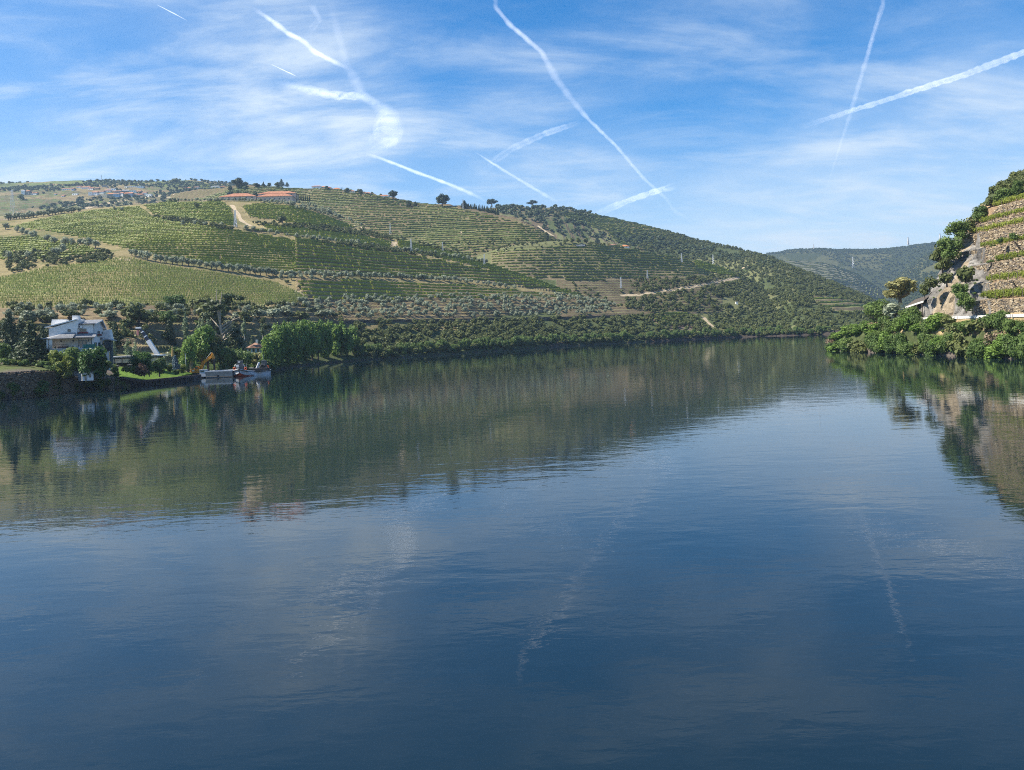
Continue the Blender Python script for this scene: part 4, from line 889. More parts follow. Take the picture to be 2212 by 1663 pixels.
def slope(name, e0, e1, t1, t0, th=.16, ribs=0, mat=ROOFG):
    m = MB(); dz = Vector((0, 0, th)); m.prism([p-dz for p in (e0, e1, t1, t0)], [e0, e1, t1, t0])
    for k in range(ribs):
        t = (k+.5)/ribs; p, q = e0.lerp(e1, t), t0.lerp(t1, t); u_ = (e1-e0).normalized()*.07; up_ = Vector((0, 0, .09))
        m.prism([p-u_, p+u_, q+u_, q-u_], [p-u_+up_, p+u_+up_, q+u_+up_, q-u_+up_])
    return m.build(name, mat, root)
ov = Vector(nrm)*.6
s_ = (zr-ze)/dr
e0 = W3(1410, 300)+ov; e0.z = ze-.6*s_+.2; e1 = W3(1700, 300)+ov-ulft*.55; e1.z = e0.z; t1 = e1+back*(dr+.6); t1.z = zr+.2; t0 = e0+back*(dr+.6); t0.z = zr+.2
slope('roof', e0, e1, t1, t0, ribs=22)
b1 = t1+back*(Lg-dr+.6); b1.z = zr+.2-(Lg-dr+.6)*(zr-WG(1872, 372).z)/(Lg-dr); b0 = t0+back*(Lg-dr+.6); b0.z = b1.z; slope('roof', b0, b1, t1, t0)
for p, q in ((e1, t1), (t1, b1)):
    m = MB(); n_ = -ulft*.12; m.prism([p, q, q-Vector((0, 0, .38)), p-Vector((0, 0, .38))], [v+n_ for v in (p, q, q-Vector((0, 0, .38)), p-Vector((0, 0, .38)))]); m.build('barge_board', WALLW, root)
m = MB(); g0 = e0+Vector((0, 0, -.12)); m.tube([g0+nrm*.08, e1+nrm*.08+Vector((0, 0, -.12))], .08, 6); m.build('gutter', ROOFD, root)
m = MB(); p = W3(1690, 300, -.12); m.tube([p, dn(p, W3(1690, 545, -.12).z)], .07, 6); m.build('downpipe', ROOFD, root)
m = MB(); p = W3(1650, 552, -.12); m.tube([p, dn(p, W3(1650, 665, -.12).z)], .07, 6); m.build('downpipe', ROOFD, root)
# upper left block with its one long slope
m = MB(); poly = [W3(880, 388, -1), W3(1372, 240, -1), W3(1425, 232, -1), W3(1385, 470, -1), W3(1385, 560, -1), W3(880, 560, -1)]; ext(m, poly, back*7); m.build('wall', WALLW, root)
m = MB(); poly = [W3(803, 358, -1.5), W3(1375, 212, -1.5), W3(1375, 232, -1.5), W3(803, 374, -1.5)]; ext(m, poly, back*8.2); m.build('roof', WALLW, root)
m = MB(); q = [W3(1300, 250, 0), W3(1430, 250, 0), W3(1420, 152, 0), W3(1302, 152, 0)]; ext(m, q, back*1.6); ch = m.build('chimney', WALLW, root)
m = MB(); q = [W3(1312, 150, .1), W3(1412, 150, .1), W3(1412, 138, .1), W3(1312, 138, .1)]; ext(m, q, back*1.4); m.build('chimney_cap', IRON, ch)
m = MB(); q = [W3(935, 222, 5), W3(1190, 222, 5), W3(1190, 340, 5), W3(918, 340, 5)]; ext(m, q, back*2.5); m.build('wall', WALLW, root)
m = MB(); q = [W3(945, 221, 4.9), W3(1190, 221, 4.9), W3(1190, 211, 4.9), W3(945, 211, 4.9)]; ext(m, q, back*2.7); m.build('parapet_cap', IRON, root)
# lower roofs
def poly_roof(pts, th=.16):
    m = MB(); m.prism([p-Vector((0, 0, th)) for p in pts], pts)
    e0, e1 = pts[0], pts[1]; n = int((e1-e0).length/.28)
    for k in range(1, n):
        t = k/n; p = e0.lerp(e1, t); q = pts[-1].lerp(pts[2], t); u_ = (e1-e0).normalized()*.06; up_ = Vector((0, 0, .08)); m.prism([p-u_, p+u_, q+u_, q-u_], [p-u_+up_, p+u_+up_, q+u_+up_, q-u_+up_])
    return m.build('lower_roof', ROOFG, root)
poly_roof([W3(905, 568, -3.4), W3(1302, 556, -3.4), W3(1376, 462, -1.03), W3(1190, 462, -1.03)])
poly_roof([W3(718, 577, -3.4), W3(905, 568, -3.4), W3(1190, 462, -1.03), W3(935, 545, -1.03)])
poly_roof([W3(1304, 548, -2.6), W3(1712, 540, -2.6), W3(1752, 466, -.03), W3(1386, 478, -.03)])
for (x0, y0), (x1, y1), w in (((718, 580), (1302, 560), -3.45), ((1304, 552), (1712, 544), -2.65)):
    m = MB(); m.tube([W3(x0, y0, w), W3(x1, y1, w)], .09, 6); m.build('gutter', ROOFD, root)
# ground floor, balcony and base
m = MB(); q = [W3(830, 585, -.4), W3(1405, 562, -.4), W3(1405, 760, -.4), W3(830, 760, -.4)]; ext(m, q, back*5); m.build('ground_floor_wall', CREAM, root)
m = MB(); q = [W3(1405, 555, -.06), W3(1650, 552, -.06), W3(1650, 750, -.06), W3(1405, 750, -.06)]; ext(m, q, back*.05); m.build('ground_floor_wall', CREAM, root)
for x0, x1 in ((885, 940), (838, 868)):
    m = MB(); q = [W3(x0, 575, -3), W3(x1, 572, -3), W3(x1, 750, -3), W3(x0, 750, -3)]; ext(m, q, back*.6); m.build('column', WALLW, root)
m = MB(); q = [W3(876, 746, -3.3), W3(1722, 746, -3.3), W3(1722, 757, -3.3), W3(876, 757, -3.3)]; ext(m, q, back*3.4); m.build('balcony_floor', pmat('concrete_slab', (.42, .42, .42), .9), root)
q0, q1 = dn(W3(882, 757, -3.1), 0), dn(W3(1700, 757, -3.1), 0); zt_ = W3(882, 758, -3.1).z
m = MB(); m.prism([dn(q0, Gz-4), dn(q1, Gz-4), dn(q1+back*3, Gz-4), dn(q0+back*3, Gz-4)], [dn(q0, zt_), dn(q1, zt_), dn(q1+back*3, zt_), dn(q0+back*3, zt_)]); m.build('base_wall', pmat('pale_blue_render', (.50, .55, .62), .85), root)
m = MB(); zt2, zb2 = W3(900, 682, -3.2).z, W3(900, 745, -3.2).z; pa, pb = W3(880, 700, -3.2), W3(1240, 700, -3.2)
m.tube([dn(pa, zt2), dn(pb, zt2)], .035, 5); m.tube([dn(pa, zb2+.08), dn(pb, zb2+.08)], .03, 5)
for k in range(43): p = pa.lerp(pb, k/42); m.tube([dn(p, zb2), dn(p, zt2)], .014 if k % 7 else .03, 4)
m.build('railing', IRON, root)
m = MB(); ext(m, [W3(1500, 674, -3.2), W3(1720, 668, -3.2), W3(1720, 746, -3.2), W3(1500, 746, -3.2)], back*.06); m.build('balcony_screen', GREEN, root)
def win(p0, p1, p2, p3, outv, name='window', bars=1, fm=FRAMEM):
    """opening with frame and pane; corners run round the opening, outv points outwards"""
    m = MB(); fw = .09; u_ = (p1-p0).normalized(); v_ = (p3-p0).normalized(); o_ = outv.normalized()
    def bar(a_, b_, wv): m.prism([a_-wv+o_*.01, a_+wv+o_*.01, b_+wv+o_*.01, b_-wv+o_*.01], [a_-wv+o_*.1, a_+wv+o_*.1, b_+wv+o_*.1, b_-wv+o_*.1])
    bar(p0, p1, v_*fw); bar(p3, p2, v_*fw); bar(p0, p3, u_*fw); bar(p1, p2, u_*fw)
    for k in range(bars): t = (k+1)/(bars+1); bar(p0.lerp(p1, t), p3.lerp(p2, t), u_*.05)
    f = m.build(name, fm, root); m = MB(); m.add([p0+o_*.035, p1+o_*.035, p2+o_*.035, p3+o_*.035], [(0, 1, 2, 3)]); m.build('pane', GLASS, f); return f
rect = lambda f, x0, y0, x1, y1, w: [f(x0, y1, w), f(x1, y1, w), f(x1, y0, w), f(x0, y0, w)]
win(*rect(W3, 1443, 393, 1555, 466, 0), nrm); win(*rect(W3, 1226, 400, 1270, 442, -1), nrm, bars=0); win(*rect(W3, 1365, 604, 1555, 742, -.12), nrm, 'glass_door', bars=2)
for r_ in ((1768, 434, 1797, 505), (1843, 444, 1853, 482), (1778, 640, 1810, 720), (1853, 640, 1862, 682)): win(*rect(WG, *r_, 0), -ulft, bars=0)
win(*rect(WG, 1708, 640, 1740, 760, 0), -ulft, 'door', bars=0)
for x_, y_ in ((1097, 615), (1322, 610), (1598, 605)):
    m = MB(); p = W3(x_, y_, -.6 if x_ < 1400 else -.2); m.box(p, (.28, .2, .45)); m.box(p+Vector((0, 0, .32)), (.16, .14, .16)); m.build('wall_lantern', IRON, root)
m = MB(); p = W3(1450, 355, -.3); m.box(p, (1.15, .4, .75), -phi*-1); ac = m.build('air_conditioner', WPL, root); m = MB(); m.tube([p+nrm*.22+ulft*.2, p+nrm*.24+ulft*.2], .26, 10); m.build('fan', IRON, ac)
m = MB(); p = WG(1838, 565, -.3); m.box(p, (.4, 1.0, .7), phi); m.build('air_conditioner', pmat('grey_unit', (.2, .2, .21), .5), root)
def fbox(p0, p1, nm='flower_box'):
    m = MB(); c_ = (p0+p1)/2; L_ = (p1-p0).length; d_ = (p1-p0).normalized(); m.box(c_, (L_, .3, .25), math.atan2(d_.y, d_.x)); f = m.build(nm, ROOFD, root)
    V, T3 = leaves([(c_.x+d_.x*t, c_.y+d_.y*t, c_.z+.22, .32, .3, .28) for t in np.arange(-L_/2, L_/2, .3)], int(L_*110), .16, 900+int(L_*10), core=.5)
    me = mesh_np('flowers', V-np.array(root.location), T3, LM['flower']); fl = link('flowers', me, f); fl.matrix_parent_inverse = Matrix(); return f
fbox(W3(1424, 474, -.35), W3(1580, 474, -.35)); fbox(WG(1775, 512, -.3), WG(1838, 512, -.3)); fbox(W3(1050, 735, -2.9), W3(1200, 735, -2.9))
# rear annex with balcony and carport
m = MB(); ext(m, [W3(1860, 405, Lg), W3(1972, 405, Lg), W3(2010, 592, Lg), W3(1860, 592, Lg)], back*3); m.build('wall', WALLW, root)
m = MB(); ext(m, [W3(1878, 566, Lg-3), W3(2040, 596, Lg-3), W3(2040, 608, Lg-3), W3(1878, 582, Lg-3)], back*5); m.build('canopy', ROOFG, root)
m = MB(); ext(m, [W3(1880, 600, Lg-.5), W3(2000, 600, Lg-.5), dn(W3(2000, 790, Lg-.5), Gz-2), dn(W3(1880, 790, Lg-.5), Gz-2)], back*2.5); m.build('annex_interior', pmat('teal_interior_shade', (.06, .09, .11), .8), root)  # dark teal block: shade of the open interior painted as colour
m = MB(); ext(m, [W3(1884, 712, Lg-2.6), W3(2020, 712, Lg-2.6), W3(2020, 795, Lg-2.6), W3(1884, 795, Lg-2.6)], back*.15); m.build('annex_balcony', IRON, root)
m = MB(); p = W3(1925, 790, Lg-2); m.prism([dn(p+ulft*.7, Gz-3), dn(p-ulft*.7, Gz-3), dn(p-ulft*.7+back, Gz-3), dn(p+ulft*.7+back, Gz-3)], [p+ulft*.7, p-ulft*.7, p-ulft*.7+back, p+ulft*.7+back]); m.build('pillar', WALLW, root)
m = MB(); p = W3(1978, 830, Lg-2.2); m.tube([dn(p, Gz-2), dn(p, p.z+.3)], .09, 6); m.build('post', pmat('yellow_post', (.7, .42, .03), .5), root)
# things on the balcony
zf = W3(1430, 745, -3.3).z+.02
def rel(p): return Vector(p)
t = empty('garden_table', dn(W3(1428, 700, -1.9), zf), 'white round table between two chairs on the villa balcony', 'table')
m = MB(); c_ = t.location; m.tube([c_+Vector((0, 0, .68)), c_+Vector((0, 0, .73))], .48, 14); m.build('tabletop', WPL, t); m = MB(); m.tube([c_, c_+Vector((0, 0, .68))], [.2, .05], 8); m.build('pedestal', WPL, t)
for sgn, lab in ((1, 'left'), (-1, 'right')):
    c_ = dn(W3(1428, 700, -2.0), zf)+ulft*sgn*.95; t = empty('garden_chair', c_, f'white round-backed chair {lab} of the balcony table', 'chair', 'chairs on the villa balcony')
    m = MB(); m.box(c_+Vector((0, 0, .43)), (.48, .46, .05), phi); m.build('seat', WPL, t)
    m = MB(); pts = [c_+ulft*sgn*.22+Vector((math.cos(q_)*.0, 0, 0))+back*(math.cos(q_)*.3)+Vector((0, 0, .72+math.sin(q_)*.32)) for q_ in np.linspace(0, 2*math.pi, 13)]; m.tube(pts, .05, 6); m.build('backrest', WPL, t)
    for i_ in (-1, 1):
        for j_ in (-1, 1): m = MB(); q_ = c_+ulft*i_*.2+back*j_*.19; m.tube([q_, q_+Vector((0, 0, .43))], .025, 5); m.build('leg', WPL, t)
for x_, s_, kk, lab in ((1000, .5, 'yelbush', 'clay pot with a yellow green plant at the left end of the balcony'), (1215, .62, 'bush', 'potted dark plant on the balcony behind the end of the railing'), (1310, .5, 'bush', 'potted plant on the balcony left of the white table'), (918, .3, 'maroon', 'small pot with a reddish plant beside the balcony column')):
    c_ = dn(W3(x_, 700, -2.4), zf); r_ = empty('potted_plant', c_, lab, 'potted plant'); m = MB(); m.tube([c_, c_+Vector((0, 0, .38))], [.17, .25], 10); m.build('pot', POT, r_)
    o = link('foliage', PROTO[kk][0][0], r_, (0, 0, .35)); o.scale = (s_*.5,)*3
# shed by the water
c = P2W(*A2(1490, 1330), 233); Z0 = c.z
root = empty('boat_shed', (c.x, c.y, Z0), 'small white plank shed with a flat grey roof down by the water', 'shed')
d1 = Vector((.95, .3, 0)).normalized(); d2 = Vector((-.75, .66, 0)).normalized(); W_, L_ = 2.9, 3.4; Hh = 2.4
for face, (p, d, n, col) in enumerate(((c, d1, 12, WPL), (c+d1*W_, d2, 0, WPL), (c, d2, 8, pmat('grey_planks', (.25, .27, .29), .8)))):
    Ln = W_ if face == 0 else L_
    if n == 0: m = MB(); m.prism([p, p+d*Ln, p+d*Ln+d1*-.1, p+d1*-.1], [v+Vector((0, 0, Hh)) for v in (p, p+d*Ln, p+d*Ln+d1*-.1, p+d1*-.1)]); m.build('wall', WPL, root); continue
    for k in range(n):
        m = MB(); z_ = Hh*k/n; o_ = Vector((0, 0, z_)); inn = (d2 if face == 0 else d1)*.08
        m.prism([p+o_, p+d*Ln+o_, p+d*Ln+inn+o_, p+inn+o_], [v+Vector((0, 0, Hh/n-.02)) for v in (p+o_, p+d*Ln+o_, p+d*Ln+inn+o_, p+inn+o_)]); m.build('plank', col, root)
m = MB(); q = [c-d1*.3-d2*.3, c+d1*(W_+.3)-d2*.3, c+d1*(W_+.3)+d2*(L_+.3), c-d1*.3+d2*(L_+.3)]; m.prism([dn(v, Z0+Hh+.02) for v in q], [dn(v, Z0+Hh+.2) for v in q]); m.build('roof', pmat('bitumen_roof', (.10, .10, .11), .8), root)
for t_, h_, nm in ((.28, 1.7, 'door'), (.68, 1.0, 'window')):
    m = MB(); p = c+d1*W_*t_-d2*.02; z_ = Z0+(.1 if nm == 'door' else .9); m.box((p.x, p.y, z_+h_/2), (.55, .1, h_), math.atan2(d1.y, d1.x)); m.build(nm, GLASS, root)
# landing railing
root = empty('white_railing', P2W(*A2(1740, 1240), 240), 'white pipe railing on the bank beside the round glossy tree', 'railing')
pa, pb = P2W(*A2(1740, 1235), 240), P2W(*A2(1895, 1235), 243); m = MB()
for h_ in (.55, 1.1): m.tube([pa+Vector((0, 0, h_)), pb+Vector((0, 0, h_))], .045, 6)
m.build('rail', WPL, root)
for k in range(4): p = pa.lerp(pb, k/3); m = MB(); m.tube([p-Vector((0, 0, .6)), p+Vector((0, 0, 1.2 if k < 3 else 2.2))], .055, 6); m.build('post', WPL, root)
# long veranda building
D_ = 285; root = empty('veranda_building', P2W(*G2(700, 1250), D_), 'long low beige veranda with a thin white flat roof behind the garden', 'building')
L0, L1_ = P2W(*G2(110, 1045), D_), P2W(*G2(1285, 1045), D_); zf = P2W(*G2(700, 1250), D_).z
m = MB(); m.box(((L0.x+L1_.x)/2, D_+3, L0.z), (L1_.x-L0.x, 7, .45)); m.build('roof', WPL, root)
m = MB(); m.box(((L0.x+L1_.x)/2, D_-.55, L0.z+.05), (L1_.x-L0.x, .08, .2)); m.build('roof_edge', IRON, root)
m = MB(); m.box(((L0.x+L1_.x)/2, D_+5, (zf+L0.z)/2-.6), (L1_.x-L0.x-.6, .3, L0.z-zf+.6)); m.build('back_wall', IRON, root)
n = 7
for k in range(n):
    xa = L0.x+(L1_.x-L0.x)*k/n; w_ = (L1_.x-L0.x)/n; m = MB(); zt = P2W(*G2(700, 1072), D_).z; zb_ = P2W(*G2(700, 1168), D_).z; m.box((xa+w_/2, D_+.35, (zt+zb_)/2), (w_-.12, .1, zt-zb_)); m.build('blind', BEIGE, root)
    m = MB(); m.box((xa, D_+.1, (zf+L0.z)/2-.6), (.16, .16, L0.z-zf+1)); m.build('post', IRON, root)
for k in range(4):
    c_ = Vector((L0.x+4+k*4.6, D_-1.5, zf-.2)); t = empty('terrace_table', c_, f'{["leftmost", "second", "third", "rightmost"][k]} of the pale tables in front of the low veranda', 'table', 'tables before the veranda'); m = MB(); m.box(c_+Vector((0, 0, .72)), (1.6, .8, .06)); m.build('tabletop', WPL, t)
    for i_ in (-.7, .7): m = MB(); m.box(c_+Vector((i_, 0, .2)), (.08, .6, 1.0)); m.build('leg', IRON, t)
# crane boom
root = empty('mobile_crane', P2W(*G2(1350, 1150), 300), 'white telescopic crane boom raised to the left behind the low veranda', 'crane')
CD = 300; bp_ = lambda gx, gy: P2W(*G2(gx, gy), CD); DKB = pmat('dark_blue_steel', (.02, .03, .06), .4)
def beam(a, b, w, h, name, mat):
    d = (b-a).normalized(); s = Vector((0, 1, 0)); up_ = d.cross(s).normalized(); m = MB()
    q = [a+up_*h/2-s*w/2, a+up_*h/2+s*w/2, a-up_*h/2+s*w/2, a-up_*h/2-s*w/2]; m.prism(q, [v+(b-a) for v in q]); return m.build(name, mat, root)
bs, be = bp_(1390, 1150), bp_(1062, 655); beam(bs, be, 1.0, 1.5, 'boom', WPL); s1 = bp_(1000, 563); beam(be, s1, .7, 1.05, 'telescopic_section', DKB); s2 = bp_(930, 460); beam(s1, s2, .65, .95, 'telescopic_section', DKB); s3 = bp_(862, 362); beam(s2, s3, .6, .8, 'telescopic_section', DKB)
for a, w in ((s1, 1.15), (s2, 1.05)):
    d = (s3-s1).normalized()*.18; beam(a-d, a+d, .8, w, 'collar', WPL)
m = MB(); m.box(bp_(838, 360), (1.9, .7, .55), 0); m.build('boom_head', WPL, root)
m = MB(); m.tube([bp_(838, 375), bp_(822, 430)], .05, 5); m.build('hoist_rope', IRON, root); m = MB(); m.box(bp_(822, 470), (.7, .5, 1.9)); m.build('hook_block', pmat('pale_red_block', (.5, .2, .18), .6), root)
m = MB(); m.tube([bp_(1215, 915), bp_(1255, 1120)], .22, 8); m.build('lifting_cylinder', GALV, root); m = MB(); p = bp_(1390, 1190); m.box(p-Vector((0, 0, .8)), (4.5, 2.6, 3.0)); m.build('turntable', WPL, root)
m = MB(); m.box(p-Vector((0, 0, 3.0)), (9, 2.6, 1.6)); m.build('carrier', WPL, root)
# closed parasol
c_ = P2W(*G2(1636, 1040), 296); root = empty('closed_parasol', c_, 'closed ochre parasol standing behind the blue spruce', 'parasol'); top = P2W(*G2(1618, 775), 296)
m = MB(); m.tube([c_+Vector((0, 0, .3)), c_.lerp(top, .3), top], [.5, .42, .05], 10); m.build('canopy', pmat('ochre_cloth', (.42, .27, .09), .8), root); m = MB(); m.tube([c_-Vector((0, 0, 2)), c_+Vector((0, 0, .4))], .06, 6); m.build('pole', IRON, root)
# lamp pole by the water
c_ = P2W(*B2(42, 740), 287); root = empty('lamp_post', c_, 'thin pale pole on the lawn edge left of the yellow excavator', 'lamp post'); top = P2W(*B2(25, 395), 287)
m = MB(); m.tube([c_-Vector((0, 0, 1)), Vector((c_.x, c_.y, top.z))], .09, 8); m.build('pole', GALV, root); m = MB(); m.box((c_.x, c_.y-.1, top.z+.1), (.35, .5, .18)); m.build('lamp_head', GALV, root)
# ---------------------------------------------------------------- generic far houses
def house(x0, x1, ye, yb, label, roof='gable', wall=None, rm=None, depth=9, D=None, rh=None, wins=0, name='house', cat='house', group=None, chim=False, yaw=0., wrow=.5):
    wall = wall or WALLW; rm = rm or TERRA
    if D is None:
        h_ = hit((x0+x1)/2, yb); D = h_.y if h_ else 1900
    a, b = P2W(x0, yb, D), P2W(x1, yb, D); zt = P2W((x0+x1)/2, ye, D).z; zb_ = min(a.z, b.z)-3; w = (b-a).length; rh = rh or min(2.6, w*.16); cx_, cy_ = (a.x+b.x)/2, D+depth/2
    r = empty(name, (cx_, cy_, zb_+3), label, cat, group, rz=yaw); R = Matrix.Rotation(yaw, 3, 'Z'); T_ = lambda x, y, z: R @ Vector((x, y, 0))+Vector((cx_, cy_, z))
    m = MB(); m.prism([T_(-w/2, -depth/2, zb_), T_(w/2, -depth/2, zb_), T_(w/2, depth/2, zb_), T_(-w/2, depth/2, zb_)], [T_(-w/2, -depth/2, zt), T_(w/2, -depth/2, zt), T_(w/2, depth/2, zt), T_(-w/2, depth/2, zt)])
    if roof == 'gable': m.add([T_(-w/2, -depth/2, zt), T_(-w/2, depth/2, zt), T_(-w/2, 0, zt+rh), T_(w/2, -depth/2, zt), T_(w/2, depth/2, zt), T_(w/2, 0, zt+rh)], [(0, 1, 2), (3, 5, 4)])
    m.build('wall', wall, r); o_ = .5; m = MB()
    if roof == 'flat': m.prism([T_(i*(w/2+.2), j*(depth/2+.2), zt+.01) for i, j in ((-1, -1), (1, -1), (1, 1), (-1, 1))], [T_(i*(w/2+.2), j*(depth/2+.2), zt+.45) for i, j in ((-1, -1), (1, -1), (1, 1), (-1, 1))])
    else:
        ins = min(depth/2, w/2-.5) if roof == 'hip' else -o_
        c_ = [T_(-w/2-o_, -depth/2-o_, zt-.1), T_(w/2+o_, -depth/2-o_, zt-.1), T_(w/2+o_, depth/2+o_, zt-.1), T_(-w/2-o_, depth/2+o_, zt-.1), T_(-w/2+ins, 0, zt+rh+.15), T_(w/2-ins, 0, zt+rh+.15)]
        dz = Vector((0, 0, .3)); m.add(c_+[v+Vector((0, 0, -.28)) for v in c_[:4]], [(0, 1, 5, 4), (1, 2, 5), (2, 3, 4, 5), (3, 0, 4), (6, 7, 1, 0), (7, 8, 2, 1), (8, 9, 3, 2), (9, 6, 0, 3), (9, 8, 7, 6)])
    m.build('roof', rm, r)
    if chim: m = MB(); m.box(T_(w*.1, 0, zt+rh+.5), (.9, .9, 2.2), yaw); m.build('chimney', wall, r)
    for k in range(wins):
        x_ = -w/2+w*(k+.7)/(wins+.4); z_ = zb_+3+(zt-zb_-3)*wrow; hh_ = min(1.5, (zt-zb_-3)*.4); m = MB(); m.box(T_(x_, -depth/2-.04, z_), (1.1+w*.01, .1, hh_), yaw); m.build('window', GLASS, r)
    return r
WV_ = lambda wx, wy: ((840+wx/6.144)/1.809, (680+wy/6.144)/1.809)
PINKW = pmat('pinkish_wall', (.55, .46, .38), .9, var=.15)
def hc(f, x0, x1, ye, yb, *a, **k): p, q = f(x0, ye), f(x1, yb); return house(p[0], q[0], p[1], q[1], *a, **k)
hc(WV_, 90, 960, 535, 650, 'left winery hall with a long low hipped terracotta roof behind olives', roof='hip', wall=PINKW, depth=26, D=925, rh=5.5, wins=6, name='winery_hall', cat='building', yaw=.06, wrow=.72)
hc(WV_, 1000, 1840, 530, 650, 'front right winery hall with small square windows under a red roof', roof='hip', wall=PINKW, depth=20, D=925, rh=4.5, wins=7, name='winery_hall', cat='building', yaw=.06, wrow=.5)
hc(WV_, 1030, 1920, 462, 600, 'rear winery hall rising a storey above the one before it', roof='hip', wall=PINKW, depth=20, D=955, rh=4, wins=6, name='winery_hall', cat='building', yaw=.06, wrow=.75)
K3 = pmat('window_surround', (.42, .30, .05), .7)
r = hc(K2, 1352, 1533, 762, 885, 'small white house with a brown tiled roof, half hidden by riverside trees', roof='hip', wall=pmat('pale_blue_wall', (.50, .58, .58), .85), rm=TERRA2, depth=7, D=372, rh=1.9, chim=True)
for k, x_ in enumerate((1382, 1440, 1503)):
    p = P2W(*K2(x_, 806), 371.9); m = MB(); m.box(p, (.95, .1, 1.5)); f = m.build('window', K3, r); m = MB(); m.box(p-Vector((0, .07, 0)), (.65, .06, 1.2)); m.build('pane', GLASS, f)
V2 = lambda x, y: (x/3.687/1.809, (680+y/3.687)/1.809)
YEL = pmat('yellow_wall', (.6, .45, .18), .85); BLUEW = pmat('light_blue_wall', (.40, .52, .66), .85); GREYW = pmat('grey_concrete', (.30, .29, .27), .9); TAN = pmat('tan_wall', (.40, .36, .26), .9)
VH = [(300,345,240,295,'W','G','tall white gable of the big house left of the village'),(345,420,248,300,'GR','R','grey side wing of the big house left of the village'),(425,530,275,300,'W','R','low white house right of the big grey one'),
 (705,762,152,165,'TA','R','lone small house with a red roof high on the slope'),(890,1020,212,232,'W','T','long white house at the left end of the upper village'),(1030,1060,208,240,'BL','R','narrow bluish house below the long white one'),(1095,1165,182,200,'W','T','white house with the brightest gable in the upper village'),
 (1165,1290,190,215,'W','R','long red roofed house at the top of the village'),(1268,1345,205,228,'W','R','red roofed house stepping down from the longest one'),(1350,1418,205,225,'TA','T','brown house at the right end of the upper row'),
 (1038,1120,282,306,'W','F','bright white cube house with dark openings alone on the slope'),(1268,1320,262,310,'W','F','tall white house at the left end of the main village'),(1320,1400,262,308,'W','R','white house with red roof, second in the lower row'),(1400,1495,255,285,'W','T','white house above the lower row, third from the left'),
 (1450,1545,295,342,'TA','F','wide tan unfinished block at the village foot'),(1548,1625,285,325,'GR','O','brown garage block with orange roof at the village foot'),(1628,1708,285,335,'BL','T','pale blue house right of the brown garage block'),(1722,1780,275,322,'W','R','white house with a tall gable in the lower row'),
 (1780,1905,278,325,'BL','O','long light blue house under an orange roof'),(1908,1978,292,328,'W','T','white house right of the long light blue one'),(1980,2050,295,330,'TA','R','small brownish house near the right end of the village'),(2105,2178,290,330,'W','F','last white house at the right end of the village'),
 (2045,2105,270,312,'W','T','white house stepping down the right end of the village'),(1950,2030,250,280,'W','R','red roofed house above the right part of the village'),(1860,1945,238,270,'W','F','white block in the upper middle of the village'),(1750,1840,238,262,'GR','G','dark roofed house in the village centre'),
 (1620,1740,248,275,'GR','T','broad grey house in the village centre'),(1500,1580,235,262,'W','R','small red roofed house in the village centre'),(1545,1680,212,235,'BL','F','pale long building above the village centre'),(1465,1535,172,190,'GR','F','grey open frame building alone above the village'),
 (1850,2055,175,192,'W','F','long white low hall on the hilltop'),(1795,1832,182,198,'W','F','small white annex left of the long hilltop hall'),(775,800,288,305,'W','T','small white hut left of the cube house'),(885,925,312,330,'W','R','small pink roofed hut below the cube house')]
VWH = pmat('bright_whitewash', (.86, .85, .82), .8, var=.06); WM = dict(W=VWH, GR=GREYW, TA=TAN, BL=BLUEW); RMx = dict(R=TERRA, T=TERRA2, O=ORNG, G=ROOFG, F=WALLW)
for x0, x1, ye, yb, w_, r_, lab in VH:
    hc(V2, x0, x1, ye, yb, lab, roof='flat' if r_ == 'F' else 'gable', wall=WM[w_], rm=RMx[r_], depth=10, wins=max(0, int((x1-x0)/28)), group='village houses', yaw=random.uniform(-.25, .25), rh=2.6)
Z4 = lambda x, y: ((700+x/3.16)/1.809, (650+y/3.16)/1.809); Z5 = lambda x, y: ((1400+x/2.765)/1.809, (700+y/2.765)/1.809)
for f, x0, x1, ye, yb, w_, r_, lab in ((Z4,1635,1750,246,268,'W','R','red roofed house at the left end of the crest hamlet'),(Z4,1752,1800,252,272,'Y','O','yellow house second in the crest hamlet'),(Z4,1808,1875,262,284,'W','R','white house in the middle of the crest hamlet'),(Z4,1895,1985,276,298,'Y','O','yellow walled house with bright orange roof on the crest'),
    (Z4,2025,2085,295,316,'W','T','white house right of the two crest cypresses'),(Z4,2105,2170,306,326,'W','T','last white house of the crest hamlet'),(Z4,152,250,258,280,'W','T','white house with arched front on the left slope below the crest'),(Z4,388,500,248,270,'W','G','long pale house below the big skyline tree'),(Z4,500,575,250,270,'TA','T','brown house beside the long pale one'),
    (Z4,470,522,206,216,'GR','F','flat grey hut on the crest left of the big tree'),(Z5,52,140,152,168,'W','R','red roofed white house alone on the crest'),(Z5,200,328,180,192,'W','R','long red roofed house left of the round crest tree'),(Z4,60,145,266,285,'TA','R','low house left of the white arched one')):
    wm_ = YEL if w_ == 'Y' else WM[w_]; hc(f, x0, x1, ye, yb, lab, roof='flat' if r_ == 'F' else 'hip', wall=wm_, rm=RMx[r_], depth=9, wins=2, group='houses along the crest', rh=2.2)
Z6 = lambda x, y: ((2100+x/2.458)/1.809, (800+y/2.458)/1.809)
hc(Z6, 790, 880, 398, 412, 'orange roofed farmhouse right of the painted sign', roof='hip', wall=WALLW, rm=ORNG, depth=10, wins=2, name='farmhouse'); hc(Z6, 690, 745, 385, 402, 'farm shed with faded red roof left of the orange roof', roof='gable', wall=TAN, rm=TERRA2, depth=8, name='farmhouse')
hc(Z6, 1905, 1922, 935, 958, 'tiny white hut above the river road', roof='flat', depth=3, rm=WALLW, name='hut', cat='hut')
